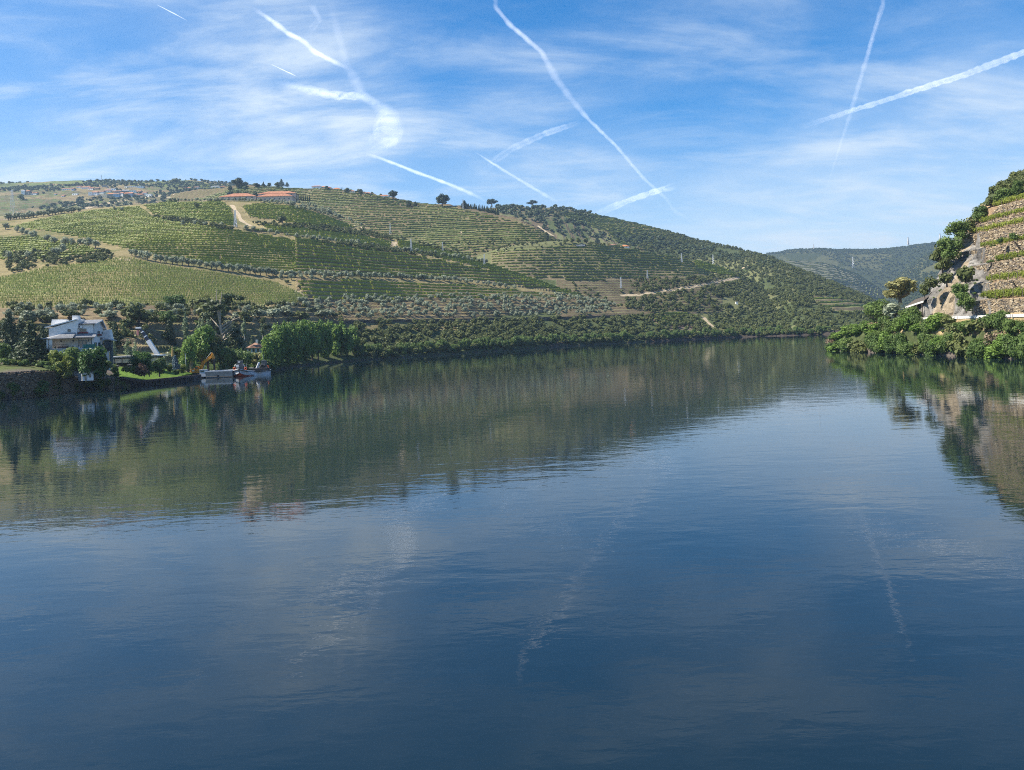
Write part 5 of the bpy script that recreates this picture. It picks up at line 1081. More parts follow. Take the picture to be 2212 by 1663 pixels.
# ---------------------------------------------------------------- painted sign
S2 = lambda x, y: ((2150+x/7.37)/1.809, (900+y/7.37)/1.809)
h_ = hit(*S2(870, 466)); SD = h_.y-1.5; pa, pb = P2W(*S2(725, 464), SD), P2W(*S2(1022, 400), SD)
root = empty('hillside_sign', ((pa.x+pb.x)/2, SD, pa.z), 'dark hillside board with tall white letters on the rounded vineyard hill', 'sign')
m = MB(); m.box(((pa.x+pb.x)/2, SD+.3, (pa.z+pb.z)/2-.4), (pb.x-pa.x, .4, pb.z-pa.z+.8)); m.build('board', pmat('navy_board', (.01, .012, .05), .6), root)
txt = 'SANDEMAN'; lw_ = (P2W(*S2(992, 430), SD).x-P2W(*S2(748, 430), SD).x)/8; lh = (pb.z-pa.z)*.84; x_ = P2W(*S2(748, 430), SD).x
for i_, ch_ in enumerate(txt):
    cu = bpy.data.curves.new('letter_curve', 'FONT'); cu.body = ch_; cu.extrude = .06; cu.size = 1; cu.offset = .035; to = bpy.data.objects.new('tmp', cu); COL.objects.link(to)
    me = bpy.data.meshes.new_from_object(to.evaluated_get(bpy.context.evaluated_depsgraph_get())); bpy.data.objects.remove(to)
    co = np.array([v.co for v in me.vertices]); mn, mx_ = co.min(0), co.max(0)
    M_ = Matrix.Translation((x_+lw_*(i_+.5)-root.location.x, -.0, (pa.z+pb.z)/2-lh/2-root.location.z)) @ Matrix.Rotation(math.pi/2, 4, 'X') @ Matrix.Diagonal((lw_*.78/(mx_[0]-mn[0]), lh/(mx_[1]-mn[1]), 1, 1)) @ Matrix.Translation((-(mn[0]+mx_[0])/2, -mn[1], 0))
    me.transform(M_); me.materials.clear(); me.materials.append(WPL); o = link('letter', me, root)
# ---------------------------------------------------------------- pylons
def pylon(x, yt, yb, label, th=.30, D=None, arms=3, mat=None):
    if D is None: h_ = hit(x, yb); D = h_.y if h_ else 900
    b = P2W(x, yb, D); z0, z1 = b.z, P2W(x, yt, D).z; H = z1-z0; w0, w1 = H*.075, H*.014; root = empty('lattice_pylon', b, label, 'pylon', 'pylons on the hills'); mat = mat or GALV
    cor = [(-1, -1), (1, -1), (1, 1), (-1, 1)]; P_ = lambda k, t: Vector((b.x+cor[k % 4][0]*(w0+(w1-w0)*t), b.y+cor[k % 4][1]*(w0+(w1-w0)*t), z0+H*t))
    for k in range(4): m = MB(); m.tube([P_(k, -.03), P_(k, 1)], th*.5, 4); m.build('leg', mat, root)
    m = MB(); n = 9; ts = [1-(1-i/n)**1.0 for i in range(n+1)]
    for i in range(n):
        for k in (0, 2, 1, 3):
            if i % 2: m.tube([P_(k, ts[i]), P_(k+1, ts[i+1])], th*.32, 3, cap=False)
            else: m.tube([P_(k+1, ts[i]), P_(k, ts[i+1])], th*.32, 3, cap=False)
    o = m.build('bracing', mat, root)
    for i in range(arms):
        t = 1-.10*i-.02; m = MB(); z = z0+H*t; a_ = H*.085*(1-.12*i); m.prism([Vector((b.x-a_, b.y-.1, z)), Vector((b.x+a_, b.y-.1, z)), Vector((b.x+a_, b.y+.1, z)), Vector((b.x-a_, b.y+.1, z))], [Vector((b.x-a_, b.y-.1, z+th*.6)), Vector((b.x+a_, b.y-.1, z+th*.6)), Vector((b.x+a_, b.y+.1, z+th*.6)), Vector((b.x-a_, b.y+.1, z+th*.6))]); m.build('crossarm', mat, root)
for x, yt, yb, lab, th in ((28, 410, 472, 'tall white lattice pylon at the left edge above the vineyard', .42), (508.5, 454, 490, 'white lattice pylon left below the winery track', .5), (888, 516, 545, 'white lattice pylon on the spur right of the pale track', .5), (1046, 549, 571, 'white lattice pylon low on the spur crest', .5), (956, 523, 543, 'thin pylon between the spur and the second hill', .35),
    (1000, 431, 452, 'pylon on the skyline right of the big gum tree', .4), (1398, 584, 601, 'pylon at the foot of the rounded hill, right of the other one', .45), (1341, 599, 622, 'pylon on the dry slope below the rounded hill', .45), (1472, 547, 566, 'pylon on the right shoulder of the rounded hill', .45), (1540, 550, 571, 'pylon standing before the dark wooded ridge', .45),
    (1842, 555, 579, 'tall far pylon on the pale terraced slope beyond the bend', .8), (843, 483, 507, 'slim pole pylon beside the scrub belt below the second hill', .25), (2030, 505, 521, 'far pylon on the right skyline beside a tree', .8), (1961, 513, 528, 'far pylon on the right skyline, left of the other', .8), (1757, 528, 537, 'small mast on the far skyline above the bend', .6), (219, 378, 393, 'faint mast on the left skyline above the village', .4)):
    pylon(x, yt, yb, lab, th)
# ---------------------------------------------------------------- water side
def S(x):
    a = np.array(SHORE); y = np.interp(x, a[:, 0], a[:, 1]); return P2W(x, y, CH*F/(lev(x, y)[1]-HY))
pth = [S(x)+Vector((0, .6, 0)) for x in (-60, 0, 39, 85, 125)]
stone_wall(pth, lambda t: -.3, lambda t: 7.2-.7*t+.3*math.sin(t*14), 1, 'rough high stone river wall at the far left under the vine arbour', sh=.38, sl=.8, cols=((.16, .12, .085), (.21, .16, .10), (.10, .085, .07), (.28, .22, .15)), thick=1.2)
pth = [S(x)+Vector((0, .6, 0)) for x in (126, 150, 180, 210, 238, 256)]
stone_wall(pth, lambda t: -.3, lambda t: 3.4+.3*math.sin(t*11), 1, 'low broken stone bank wall between the high wall and the lawn quay', sh=.36, sl=.8, cols=((.17, .14, .11), (.22, .18, .13), (.10, .09, .08), (.30, .26, .2)), thick=1.0)
# quay of steel piles round the lawn
QB = pmat('brown_quay_beam', (.085, .055, .055), .8, var=.25); QD = pmat('dark_steel_pile', (.045, .032, .035), .75, var=.4, scale=1.)
qp = [S(x)+Vector((0, -.1, 0)) for x in (259, 280, 307, 330, 350, 375, 395, 414)]; qz = [3.3, 2.6, 1.85, 1.8, 1.75, 1.75, 1.75, 1.75]
root = empty('lawn_quay', (qp[0].x, qp[0].y, 0), 'dark brown quay of steel piles with a beam along the green lawn', 'quay')
for i in range(len(qp)-1):
    a, b = qp[i], qp[i+1]; u_ = (b-a).normalized(); n_ = Vector((u_.y, -u_.x, 0)); za, zb_ = qz[i], qz[i+1]
    m = MB(); m.prism([dn(a+n_*.2, za-.55), dn(b+n_*.2, zb_-.55), dn(b-n_*.5, zb_-.55), dn(a-n_*.5, za-.55)], [dn(a+n_*.2, za+.12), dn(b+n_*.2, zb_+.12), dn(b-n_*.5, zb_+.12), dn(a-n_*.5, za+.12)]); m.build('beam', QB, root)
    L_ = (b-a).length; n = max(2, int(L_/1.1))
    for k in range(n):
        p = a.lerp(b, (k+.5)/n); z_ = za+(zb_-za)*(k+.5)/n; m = MB(); o_ = n_*(.0 if k % 2 else -.22); m.prism([dn(p+o_-u_*.3-n_*.2, -1.5), dn(p+o_+u_*.3-n_*.2, -1.5), dn(p+o_+u_*.42+n_*.1, -1.5), dn(p+o_-u_*.42+n_*.1, -1.5)][::1], [dn(v, z_-.56) for v in (p+o_-u_*.3-n_*.2, p+o_+u_*.3-n_*.2, p+o_+u_*.42+n_*.1, p+o_-u_*.42+n_*.1)]); m.build('pile', QD, root)
    m = MB(); m.prism([dn(a-n_*.45, -1.5), dn(b-n_*.45, -1.5), dn(b-n_*.6, -1.5), dn(a-n_*.6, -1.5)], [dn(a-n_*.45, za-.56), dn(b-n_*.45, zb_-.56), dn(b-n_*.6, zb_-.56), dn(a-n_*.6, za-.56)]); m.build('sheet_wall', QD, root)
e_ = qp[-1]; m = MB(); m.box((e_.x+.4, e_.y+3.5, .4), (.7, 7.4, 2.9)); m.build('end_wall', QD, root)
# hopper barge
HULLG = pmat('grey_blue_hull', (.12, .155, .18), .5, var=.25, scale=.8); HULLW = pmat('white_hull', (.55, .60, .66), .45, var=.12, scale=1.); RED = pmat('red_antifouling', (.50, .06, .015), .6, var=.3, scale=1.); BLK = pmat('black_rubber', (.015, .015, .02), .6); ORA = pmat('orange_paint', (.82, .33, .03), .5, var=.2, scale=1.); LIFE = pmat('orange_red_foam', (.8, .12, .04), .5)
DB = CH*F/(lev(*B2(850, 950))[1]-HY); bw = lambda bx, by, dd=0: P2W(*B2(bx, by), DB+dd)
root = empty('hopper_barge', dn(bw(850, 950), 0), 'flat grey hopper barge moored between the yellow excavator and the white workboat', 'barge')
zt = bw(850, 812).z; zi = bw(850, 788).z
f0, f1 = bw(490, 820), bw(1145, 802); w0_, w1_ = bw(535, 950), bw(1162, 935); dv = Vector((-1.2, 9, 0))
bot = [dn(w0_, -.6), dn(w1_, -.6), dn(w1_+dv, -.6), dn(w0_+dv, -.6)]; top = [dn(f0, zt), dn(f1, zt), dn(f1+dv, zt), dn(f0+dv, zt)]
m = MB(); m.add(bot+top, [(0, 1, 2, 3), (0, 4, 5, 1), (1, 5, 6, 2), (2, 6, 7, 3), (3, 7, 4, 0), (4, 5, 6, 7)]); m.build('hull', HULLG, root)
m = MB(); ins = lambda p, k: p+(dv*.12 if k < 2 else -dv*.12); c4 = [top[0]+Vector((.1, .1, 0)), top[1]+Vector((-.1, .1, 0)), top[2], top[3]]
for k in range(4):
    a, b = c4[k], c4[(k+1) % 4]; u_ = (b-a).normalized(); n_ = Vector((-u_.y, u_.x, 0))*.5; m.prism([a, b, b+n_, a+n_], [v+Vector((0, 0, zi-zt)) for v in (a, b, b+n_, a+n_)])
m.build('coaming', HULLW, root); m = MB(); m.prism([v+Vector((0, 0, .02)) for v in c4], [v+Vector((0, 0, .1)) for v in c4]); m.build('hold_floor', GREYW, root)
m = MB(); m.box(bw(800, 905, -.05), (.5, .25, .5)); m.build('fairlead', BLK, root); m = MB(); q_ = [bw(530, 936, -.04), bw(1162, 924, -.04)]; m.tube(q_, .12, 6); m.build('rubbing_strake', BLK, root)
# pontoon with the excavator on it
root = empty('work_pontoon', dn(bw(330, 960, 3), 0), 'low dark work pontoon with a tiny white wheelhouse under the excavator', 'pontoon')
pz = bw(250, 925).z; c_ = bw(300, 940, 4); m = MB(); m.box((c_.x, DB+4.5, pz/2-.35), (8.2, 7, pz+.7)); m.build('deck', pmat('pontoon_steel', (.12, .09, .08), .7, var=.3), root)
m = MB(); m.box((c_.x-.9, DB+.95, pz*.4), (4.2, .3, .3)); m.build('fender', pmat('pale_timber', (.4, .36, .3), .8), root)
pa, pb = bw(368, 935, .2), bw(515, 765, .2); m = MB(); m.box(((pa.x+pb.x)/2, DB+1.2, (pa.z+pb.z)/2), (pb.x-pa.x, 1.8, pb.z-pa.z)); wh = m.build('wheelhouse', HULLW, root, bevel=.04)
m = MB(); m.box(((pa.x+pb.x)/2-.25, DB+.27, pb.z-.55), ((pb.x-pa.x)*.55, .06, .5)); m.build('window', GLASS, wh); m = MB(); m.box(((pa.x+pb.x)/2, DB+1.2, pb.z+.06), (pb.x-pa.x+.2, 2.1, .12)); m.build('roof', WPL, wh)
for nm_, bx, yt, yb, dd, w in (('spud', 110, 420, 880, 3.5, .5), ('spud', 560, 545, 780, 9, .38), ('spud', 592, 545, 780, 9, .38)):
    p = bw(bx, yb, dd); m = MB(); m.box((p.x, p.y, (bw(bx, yt, dd).z-2)/2), (w, w, bw(bx, yt, dd).z+2)); o = m.build('mooring_pile', pmat('dark_red_steel', (.05, .03, .03), .6) if nm_ == 'spud' and bx == 110 else bpy.data.materials['dark_red_steel'], None, bevel=.03)
    me = o.data; me.transform(Matrix.Translation((-p.x, -p.y, 0))); o.location = (p.x, p.y, 0); tag(o, {110: 'thick dark pile left of the excavator cab', 560: 'left of the two thin dark piles behind the excavator arm', 592: 'right of the two thin dark piles behind the excavator arm'}[bx], 'pile', 'dark piles by the pontoon')
ED = 5.0; root = empty('excavator', dn(bw(270, 880, ED), pz), 'yellow orange excavator with raised bent arm standing on the pontoon', 'excavator')
ew = lambda bx, by, dd=0: bw(bx, by, ED+dd)
c_ = ew(250, 800); m = MB(); q = [ew(135, 845), ew(372, 845), ew(372, 765), ew(300, 752), ew(185, 750), ew(140, 772)]; ext(m, q, Vector((0, 2.8, 0))); m.build('body', ORA, root, bevel=.08)
m = MB(); q = [ew(250, 752, .3), ew(330, 752, .3), ew(326, 695, .3), ew(255, 695, .3)]; ext(m, q, Vector((0, 1.2, 0))); cb = m.build('cab', ORA, root); m = MB(); m.add([p+Vector((0, -.03, 0)) for p in (ew(264, 742, .3), ew(318, 742, .3), ew(314, 704, .3), ew(267, 704, .3))], [(0, 1, 2, 3)]); m.build('window', GLASS, cb)
m = MB(); q = [ew(330, 752, .8), ew(378, 752, .8), ew(378, 705, .8), ew(335, 705, .8)]; ext(m, q, Vector((0, 1.4, 0))); m.build('engine_cover', ORA, root)
m = MB(); m.add([p+Vector((0, -.04, 0)) for p in (ew(182, 805), ew(240, 805), ew(240, 772), ew(182, 772))], [(0, 1, 2, 3)]); m.build('number_plate', WPL, root)
for dd in (0, 1.9):
    m = MB(); q = [ew(170, 900, dd+.2), ew(365, 900, dd+.2), ew(372, 872, dd+.2), ew(350, 850, dd+.2), ew(185, 850, dd+.2), ew(165, 872, dd+.2)]; ext(m, q, Vector((0, .6, 0))); m.build('track', BLK, root)
m = MB(); p = ew(262, 850, 1.4); m.tube([dn(p, pz-.3), dn(p, p.z+.1)], .7, 12); m.build('slew_ring', IRON, root)
def plate(pts, dd, th, name, mat=ORA, par=None): m = MB(); ext(m, [ew(x, y, dd) for x, y in pts], Vector((0, th, 0))); return m.build(name, mat, par or root)
plate([(378, 745), (428, 752), (440, 690), (490, 600), (665, 468), (690, 440), (640, 420), (560, 470), (430, 570), (400, 610), (385, 680)], 1.0, .55, 'boom')
plate([(632, 395), (655, 345), (690, 385), (722, 480), (742, 765), (722, 770), (690, 560), (650, 450)], .95, .5, 'stick')
plate([(688, 495), (735, 500), (742, 760), (700, 768)], .7, .22, 'bucket', BLK)
for a, b, r_ in (((645, 350), (520, 498), .085), ((460, 745), (492, 640), .09)): m = MB(); m.tube([ew(*a, .8), ew(*b, .8)], r_, 8); m.build('hydraulic_ram', GALV, root)
# workboat
root = empty('workboat', dn(bw(1600, 940), 0), 'white workboat with red underside and dark wheelhouse, bow to the barge', 'boat')
def wpt(bx, by, D): return P2W(*B2(bx, by), D)
D0 = DB; De = D0+15
stem_t = wpt(1310, 742, D0-1); LS_t = wpt(1152, 795, D0+2.5); RS_t = wpt(1500, 788, D0+1.5); RM_t = wpt(1640, 800, D0+5); RE_t = wpt(2080, 765, De)
LE_t = RE_t+Vector((-5.2, .6, 0))
def lvl(p, z): return Vector((p.x, p.y, z))
zb = stem_t.z; shr = [(lvl(LE_t, RE_t.z), 0), (LS_t, 0), (stem_t, 0), (RS_t, 0), (RM_t, 0), (RE_t, 0)]
# sections at three heights: sheer, waterline band, keel
top = [lvl(LE_t, RE_t.z), LS_t, stem_t, RS_t, RM_t, RE_t]
wl_ = [lvl(LE_t, .75)+Vector((.2, 0, 0)), wpt(1175, 905, D0+2.6), wpt(1322, 842, D0-.4), wpt(1470, 893, D0+1.8), wpt(1680, 905, D0+5), wpt(2070, 872, De)]
kl = [lvl(p, -.7)+Vector((0.0, .5, 0)) for p in wl_]; kl[2] = lvl(wl_[2]+Vector((0, 2.2, 0)), -.7); kl[1] += Vector((.4, 0, 0)); kl[3] += Vector((-.4, .8, 0)); mid = [a.lerp(b, .5) for a, b in zip(top, wl_)]
m = MB(); n = 6; m.add(top+wl_, [(i, i+1, n+i+1, n+i) for i in range(n-1)]+[(n-1, 0, n, 2*n-1)]); m.build('hull', HULLW, root)
m = MB(); m.add(wl_+kl, [(i, i+1, n+i+1, n+i) for i in range(n-1)]+[(n-1, 0, n, 2*n-1), tuple(range(n, 2*n))]); m.build('bottom', RED, root)
m = MB(); dk = [p-Vector((0, 0, .45)) for p in top]; m.add(dk, [tuple(range(6))]); m.build('deck', IRON, root)
m = MB(); m.tube([p+Vector((0, -.08, -.32)) for p in top[1:]], .13, 6); m.build('rubbing_strake', BLK, root)
m = MB(); m.tube([p+Vector((0, -.03, .0)) for p in top[1:]], .11, 6); m.build('gunwale', HULLW, root)
m = MB(); m.tube([stem_t+Vector((0, -.15, .2)), (stem_t+wl_[2])/2+Vector((0, -.15, 0)), wl_[2]+Vector((0, -.1, 0))], .17, 6); m.build('stem_post', BLK, root)
m = MB(); m.tube([wpt(1440, 880, D0+1.5), wpt(1670, 890, D0+4.9)], .16, 6); m.build('fender', BLK, root)
def bbox_(x0, y0, x1, y1, D, dep, name, mat, par=None, bev=.03):
    a, b = wpt(x0, y1, D), wpt(x1, y0, D); m = MB(); m.box(((a.x+b.x)/2, D+dep/2, (a.z+b.z)/2), (b.x-a.x, dep, b.z-a.z)); return m.build(name, mat, par or root, bevel=bev)
DKC = pmat('dark_cabin', (.055, .065, .08), .45); wh = bbox_(1262, 625, 1405, 760, D0+5, 2.2, 'wheelhouse', DKC); bbox_(1262, 540, 1405, 622, D0+5.2, .3, 'wind_screen', DKC); bbox_(1290, 566, 1340, 592, D0+5.16, .04, 'window', WPL, wh, 0)
bbox_(1235, 650, 1310, 700, D0+4.6, .3, 'box', HULLW); bbox_(1240, 690, 1300, 740, D0+3, .8, 'winch', GREYW)
for sx_ in ((1200, 1250), (1400, 1450)):
    m = MB(); a, b = wpt(sx_[0], 720, D0+4), wpt(sx_[1], 720, D0+4); zt_ = wpt(1225, 628, D0+4).z; s_l = sx_[0] < 1300
    pts = [a, lvl(a, a.z+(zt_-a.z)*.6), lvl(b, zt_)] if s_l else [lvl(a, zt_), lvl(b, b.z+(zt_-b.z)*.6), b]; m.tube(pts, .05, 5); m.tube([p-Vector((0, 0, .45)) for p in pts if p.z > a.z+.5], .04, 5) ; m.build('guard_rail', GALV, root)
bbox_(1545, 715, 1640, 740, D0+7, 1.5, 'deck_gear', GREYW); bbox_(1640, 722, 1980, 790, D0+6, 4, 'side_tyres', BLK)
m = MB(); m.tube([wpt(1728, 735, D0+8), wpt(1785, 590, D0+8)], [.32, .24], 8); m.tube([wpt(1785, 590, D0+8), wpt(1802, 600, D0+8), wpt(1770, 735, D0+8.3)], [.22, .2, .15], 8); m.build('deck_crane', WPL, root)
wc = bbox_(1850, 600, 1950, 735, D0+11, 2, 'engine_house', DKC); bbox_(1845, 540, 1950, 620, D0+11.2, 1.5, 'wheelhouse', DKC); bbox_(1858, 555, 1900, 590, D0+11.16, .04, 'window', GLASS, wc, 0)
m = MB(); m.tube([wpt(1800, 735, D0+10.5), wpt(1860, 640, D0+10.5), wpt(1940, 665, D0+10.5)], [.4, .5, .35], 8); m.build('exhaust', IRON, root)
m = MB(); m.tube([wpt(1892, 560, D0+12), wpt(1888, 385, D0+12)], .05, 5); m.build('mast', GALV, root); m = MB(); m.tube([wpt(1490, 740, D0+6), wpt(1487, 610, D0+6)], .05, 5); m.build('mast', GALV, root)
for bx, by, dd, lab in ((1200, 737, 1.6, 'orange life ring at the left bow of the workboat'), (1472, 735, 1.2, 'orange life ring right of the dark wheelhouse on the workboat'), (2005, 700, 13.5, 'orange red life ring hung at the stern of the workboat')):
    c_ = wpt(bx, by, D0+dd); m = MB(); R_ = .42; pts = [c_+Vector((math.cos(t)*R_, 0, math.sin(t)*R_)) for t in np.linspace(0, 2*math.pi, 15)]; m.tube(pts, .12, 7, cap=False); o = m.build('life_ring', LIFE); o.data.transform(Matrix.Translation(-c_)); o.location = c_; tag(o, lab, 'life ring', 'life rings of the workboat')
# ---------------------------------------------------------------- tracks
def track(pts, width, label='dirt_track', mat=None, lift=.12):
    P_ = [];
    for i in range(len(pts)-1):
        n = max(2, int(math.dist(pts[i], pts[i+1])/2))
        for j in range(n):
            t = j/n; h_ = hit(pts[i][0]*(1-t)+pts[i+1][0]*t, pts[i][1]*(1-t)+pts[i+1][1]*t)
            if h_: P_.append(h_)
    if len(P_) < 3: return
    a = np.array([p[:] for p in P_]); n = len(a)
    for _ in range(2): b_ = np.pad(a[:, :2], ((1, 1), (0, 0)), 'edge'); a[:, :2] = (b_[:-2]+b_[1:-1]+b_[2:])/3
    t = np.gradient(a[:, :2], axis=0); t /= np.maximum(np.linalg.norm(t, axis=1), 1e-6)[:, None]; nn = np.stack([t[:, 1], -t[:, 0]], 1); V = []
    for s in (-.5, -.2, .2, .5):
        w = width*(1+.2*np.sin(np.arange(n)*.7)); q = a[:, :2]+nn*(w*s)[:, None]; V.append(np.stack([q[:, 0], q[:, 1], zat(q[:, 0], q[:, 1])+lift], 1))
    V = np.stack(V, 1).reshape(-1, 3); i = np.arange(n-1); F_ = np.concatenate([np.stack([i*4+j, (i+1)*4+j, (i+1)*4+j+1, i*4+j+1], 1) for j in range(3)])
    o = link(label, mesh_np(label, V, F_, mat or TRK)); tag(o, kind='structure')
TRK = pmat('dusty_track', (.40, .32, .21), .95, var=.25, scale=.4)
track([(851, 511), (852, 518), (849, 525), (843, 532)], 9); track([(500, 442), (512, 460), (522, 478), (545, 490)], 4); track([(765, 484), (775, 489), (790, 494)], 5); track([(640, 505), (655, 498), (668, 492)], 5)
track([(262, 561), (275, 559), (290, 563)], 8); track([(1340, 640), (1400, 634), (1440, 628), (1500, 619), (1560, 607), (1600, 599)], 4.5); track([(1519, 684), (1524, 692), (1533, 700), (1540, 708)], 4)
track([(430, 437), (450, 432), (480, 434)], 5); track([(1160, 487), (1183, 503), (1200, 512)], 4); track([(985, 503), (1010, 500), (1060, 498)], 4); track([(635, 628), (652, 634), (666, 640)], 4); track([(1600, 583), (1608, 576), (1620, 572)], 5, lift=.4)
track([(180, 452), (230, 440), (300, 428), (380, 420)], 10, lift=.5); track([(130, 445), (200, 436)], 6, lift=.5)
# railway retaining wall along the foot of the olive slope
pts = [(600, 703), (660, 699), (740, 697), (820, 695.5), (900, 694), (980, 692), (1060, 690.5), (1140, 689), (1220, 687), (1290, 685), (1340, 683)]
hp = [hit(x, y) for x, y in pts]; hp = [h for h in hp if h]; zz_ = [h.z for h in hp]
LL = np.concatenate([[0], np.cumsum([ (b-a).xy.length for a, b in zip(hp, hp[1:])])]); LL = LL/LL[-1]
stone_wall([(h.x, h.y-1) for h in hp], lambda t: float(np.interp(t, LL, zz_))-2.4, lambda t: float(np.interp(t, LL, zz_))+1.5, 1, 'long dark retaining wall of the riverside railway below the olive terraces', sh=.75, sl=2.2, cols=((.11, .085, .07), (.15, .115, .09), (.07, .06, .055), (.2, .17, .13)), thick=1.0)
# ================================================================ PLANTING
def at(f, x, yb, D=None):
    """ground point under a picture point: on the sloping ground, or at a given distance when hidden by something"""
    x, y = f(x, yb) if f else (x, yb)
    if D is None: return hit(x, y)
    p = P2W(x, y, D); return Vector((p.x, p.y, float(zat(p.x, p.y)[0])))
BASEH = dict(olive=3.9, scrub=3.9, river=10.0, alder=5.8, dark=8.3, shiny=5.5, bush=1.9, yelbush=2.0, maroon=2.1, spruce=4.7, gold=7.6, poplar=7.5, cypress=9.3, plane=10., gum=11.3, far=3.7, ivy=5.2, dead=3.8, tall=18.5)
BASEW = dict(olive=4.4, scrub=4.6, river=6.2, alder=6.8, dark=5.6, shiny=5.6, bush=3.0, yelbush=3.0, maroon=3.0, spruce=2.7, gold=8.2, poplar=1.7, cypress=1.5, plane=9., gum=12, far=5.2, ivy=3.2, dead=4.2, tall=9.)
for kd_ in PROTO:
    ex = []
    for me_, tm_ in PROTO[kd_]:
        co = np.empty(len(me_.vertices)*3, np.float32); me_.vertices.foreach_get('co', co); co = co.reshape(-1, 3); ex.append((np.percentile(co[:, 2], 98.5), np.percentile(np.hypot(co[:, 0], co[:, 1]), 95)*2))
    BASEH[kd_] = float(np.mean([e[0] for e in ex])); BASEW[kd_] = float(np.mean([e[1] for e in ex]))
print({k: (round(BASEH[k], 1), round(BASEW[k], 1)) for k in PROTO})
def tree_at(kind, f, cx_, top, base, width, D, label, group=None, ground=None):
    (x, yb), (_, yt) = f(cx_, base), f(cx_, top); xa, xb = f(cx_-width/2, base)[0], f(cx_+width/2, base)[0]
    if D is None:
        h_ = hit(x, yb)
        if h_ is None: print('NOHIT', label); return
        D = h_.y
    p = P2W(x, yb, D); zg = float(zat(p.x, p.y)[0]); zt = P2W(x, yt, D).z; z = min(zg, p.z+1.5) if ground is None else ground
    z = zg if abs(zg-p.z) < 4 else p.z
    h = max(zt-z, .6); w = (xb-xa)/F*D
    r = plant(kind, (p.x, p.y, z-.05), h/BASEH[kind], label, group, sx=w/BASEW[kind]); return r
I = lambda x, y: (x, y)
GT = 'trees and shrubs of the villa garden'
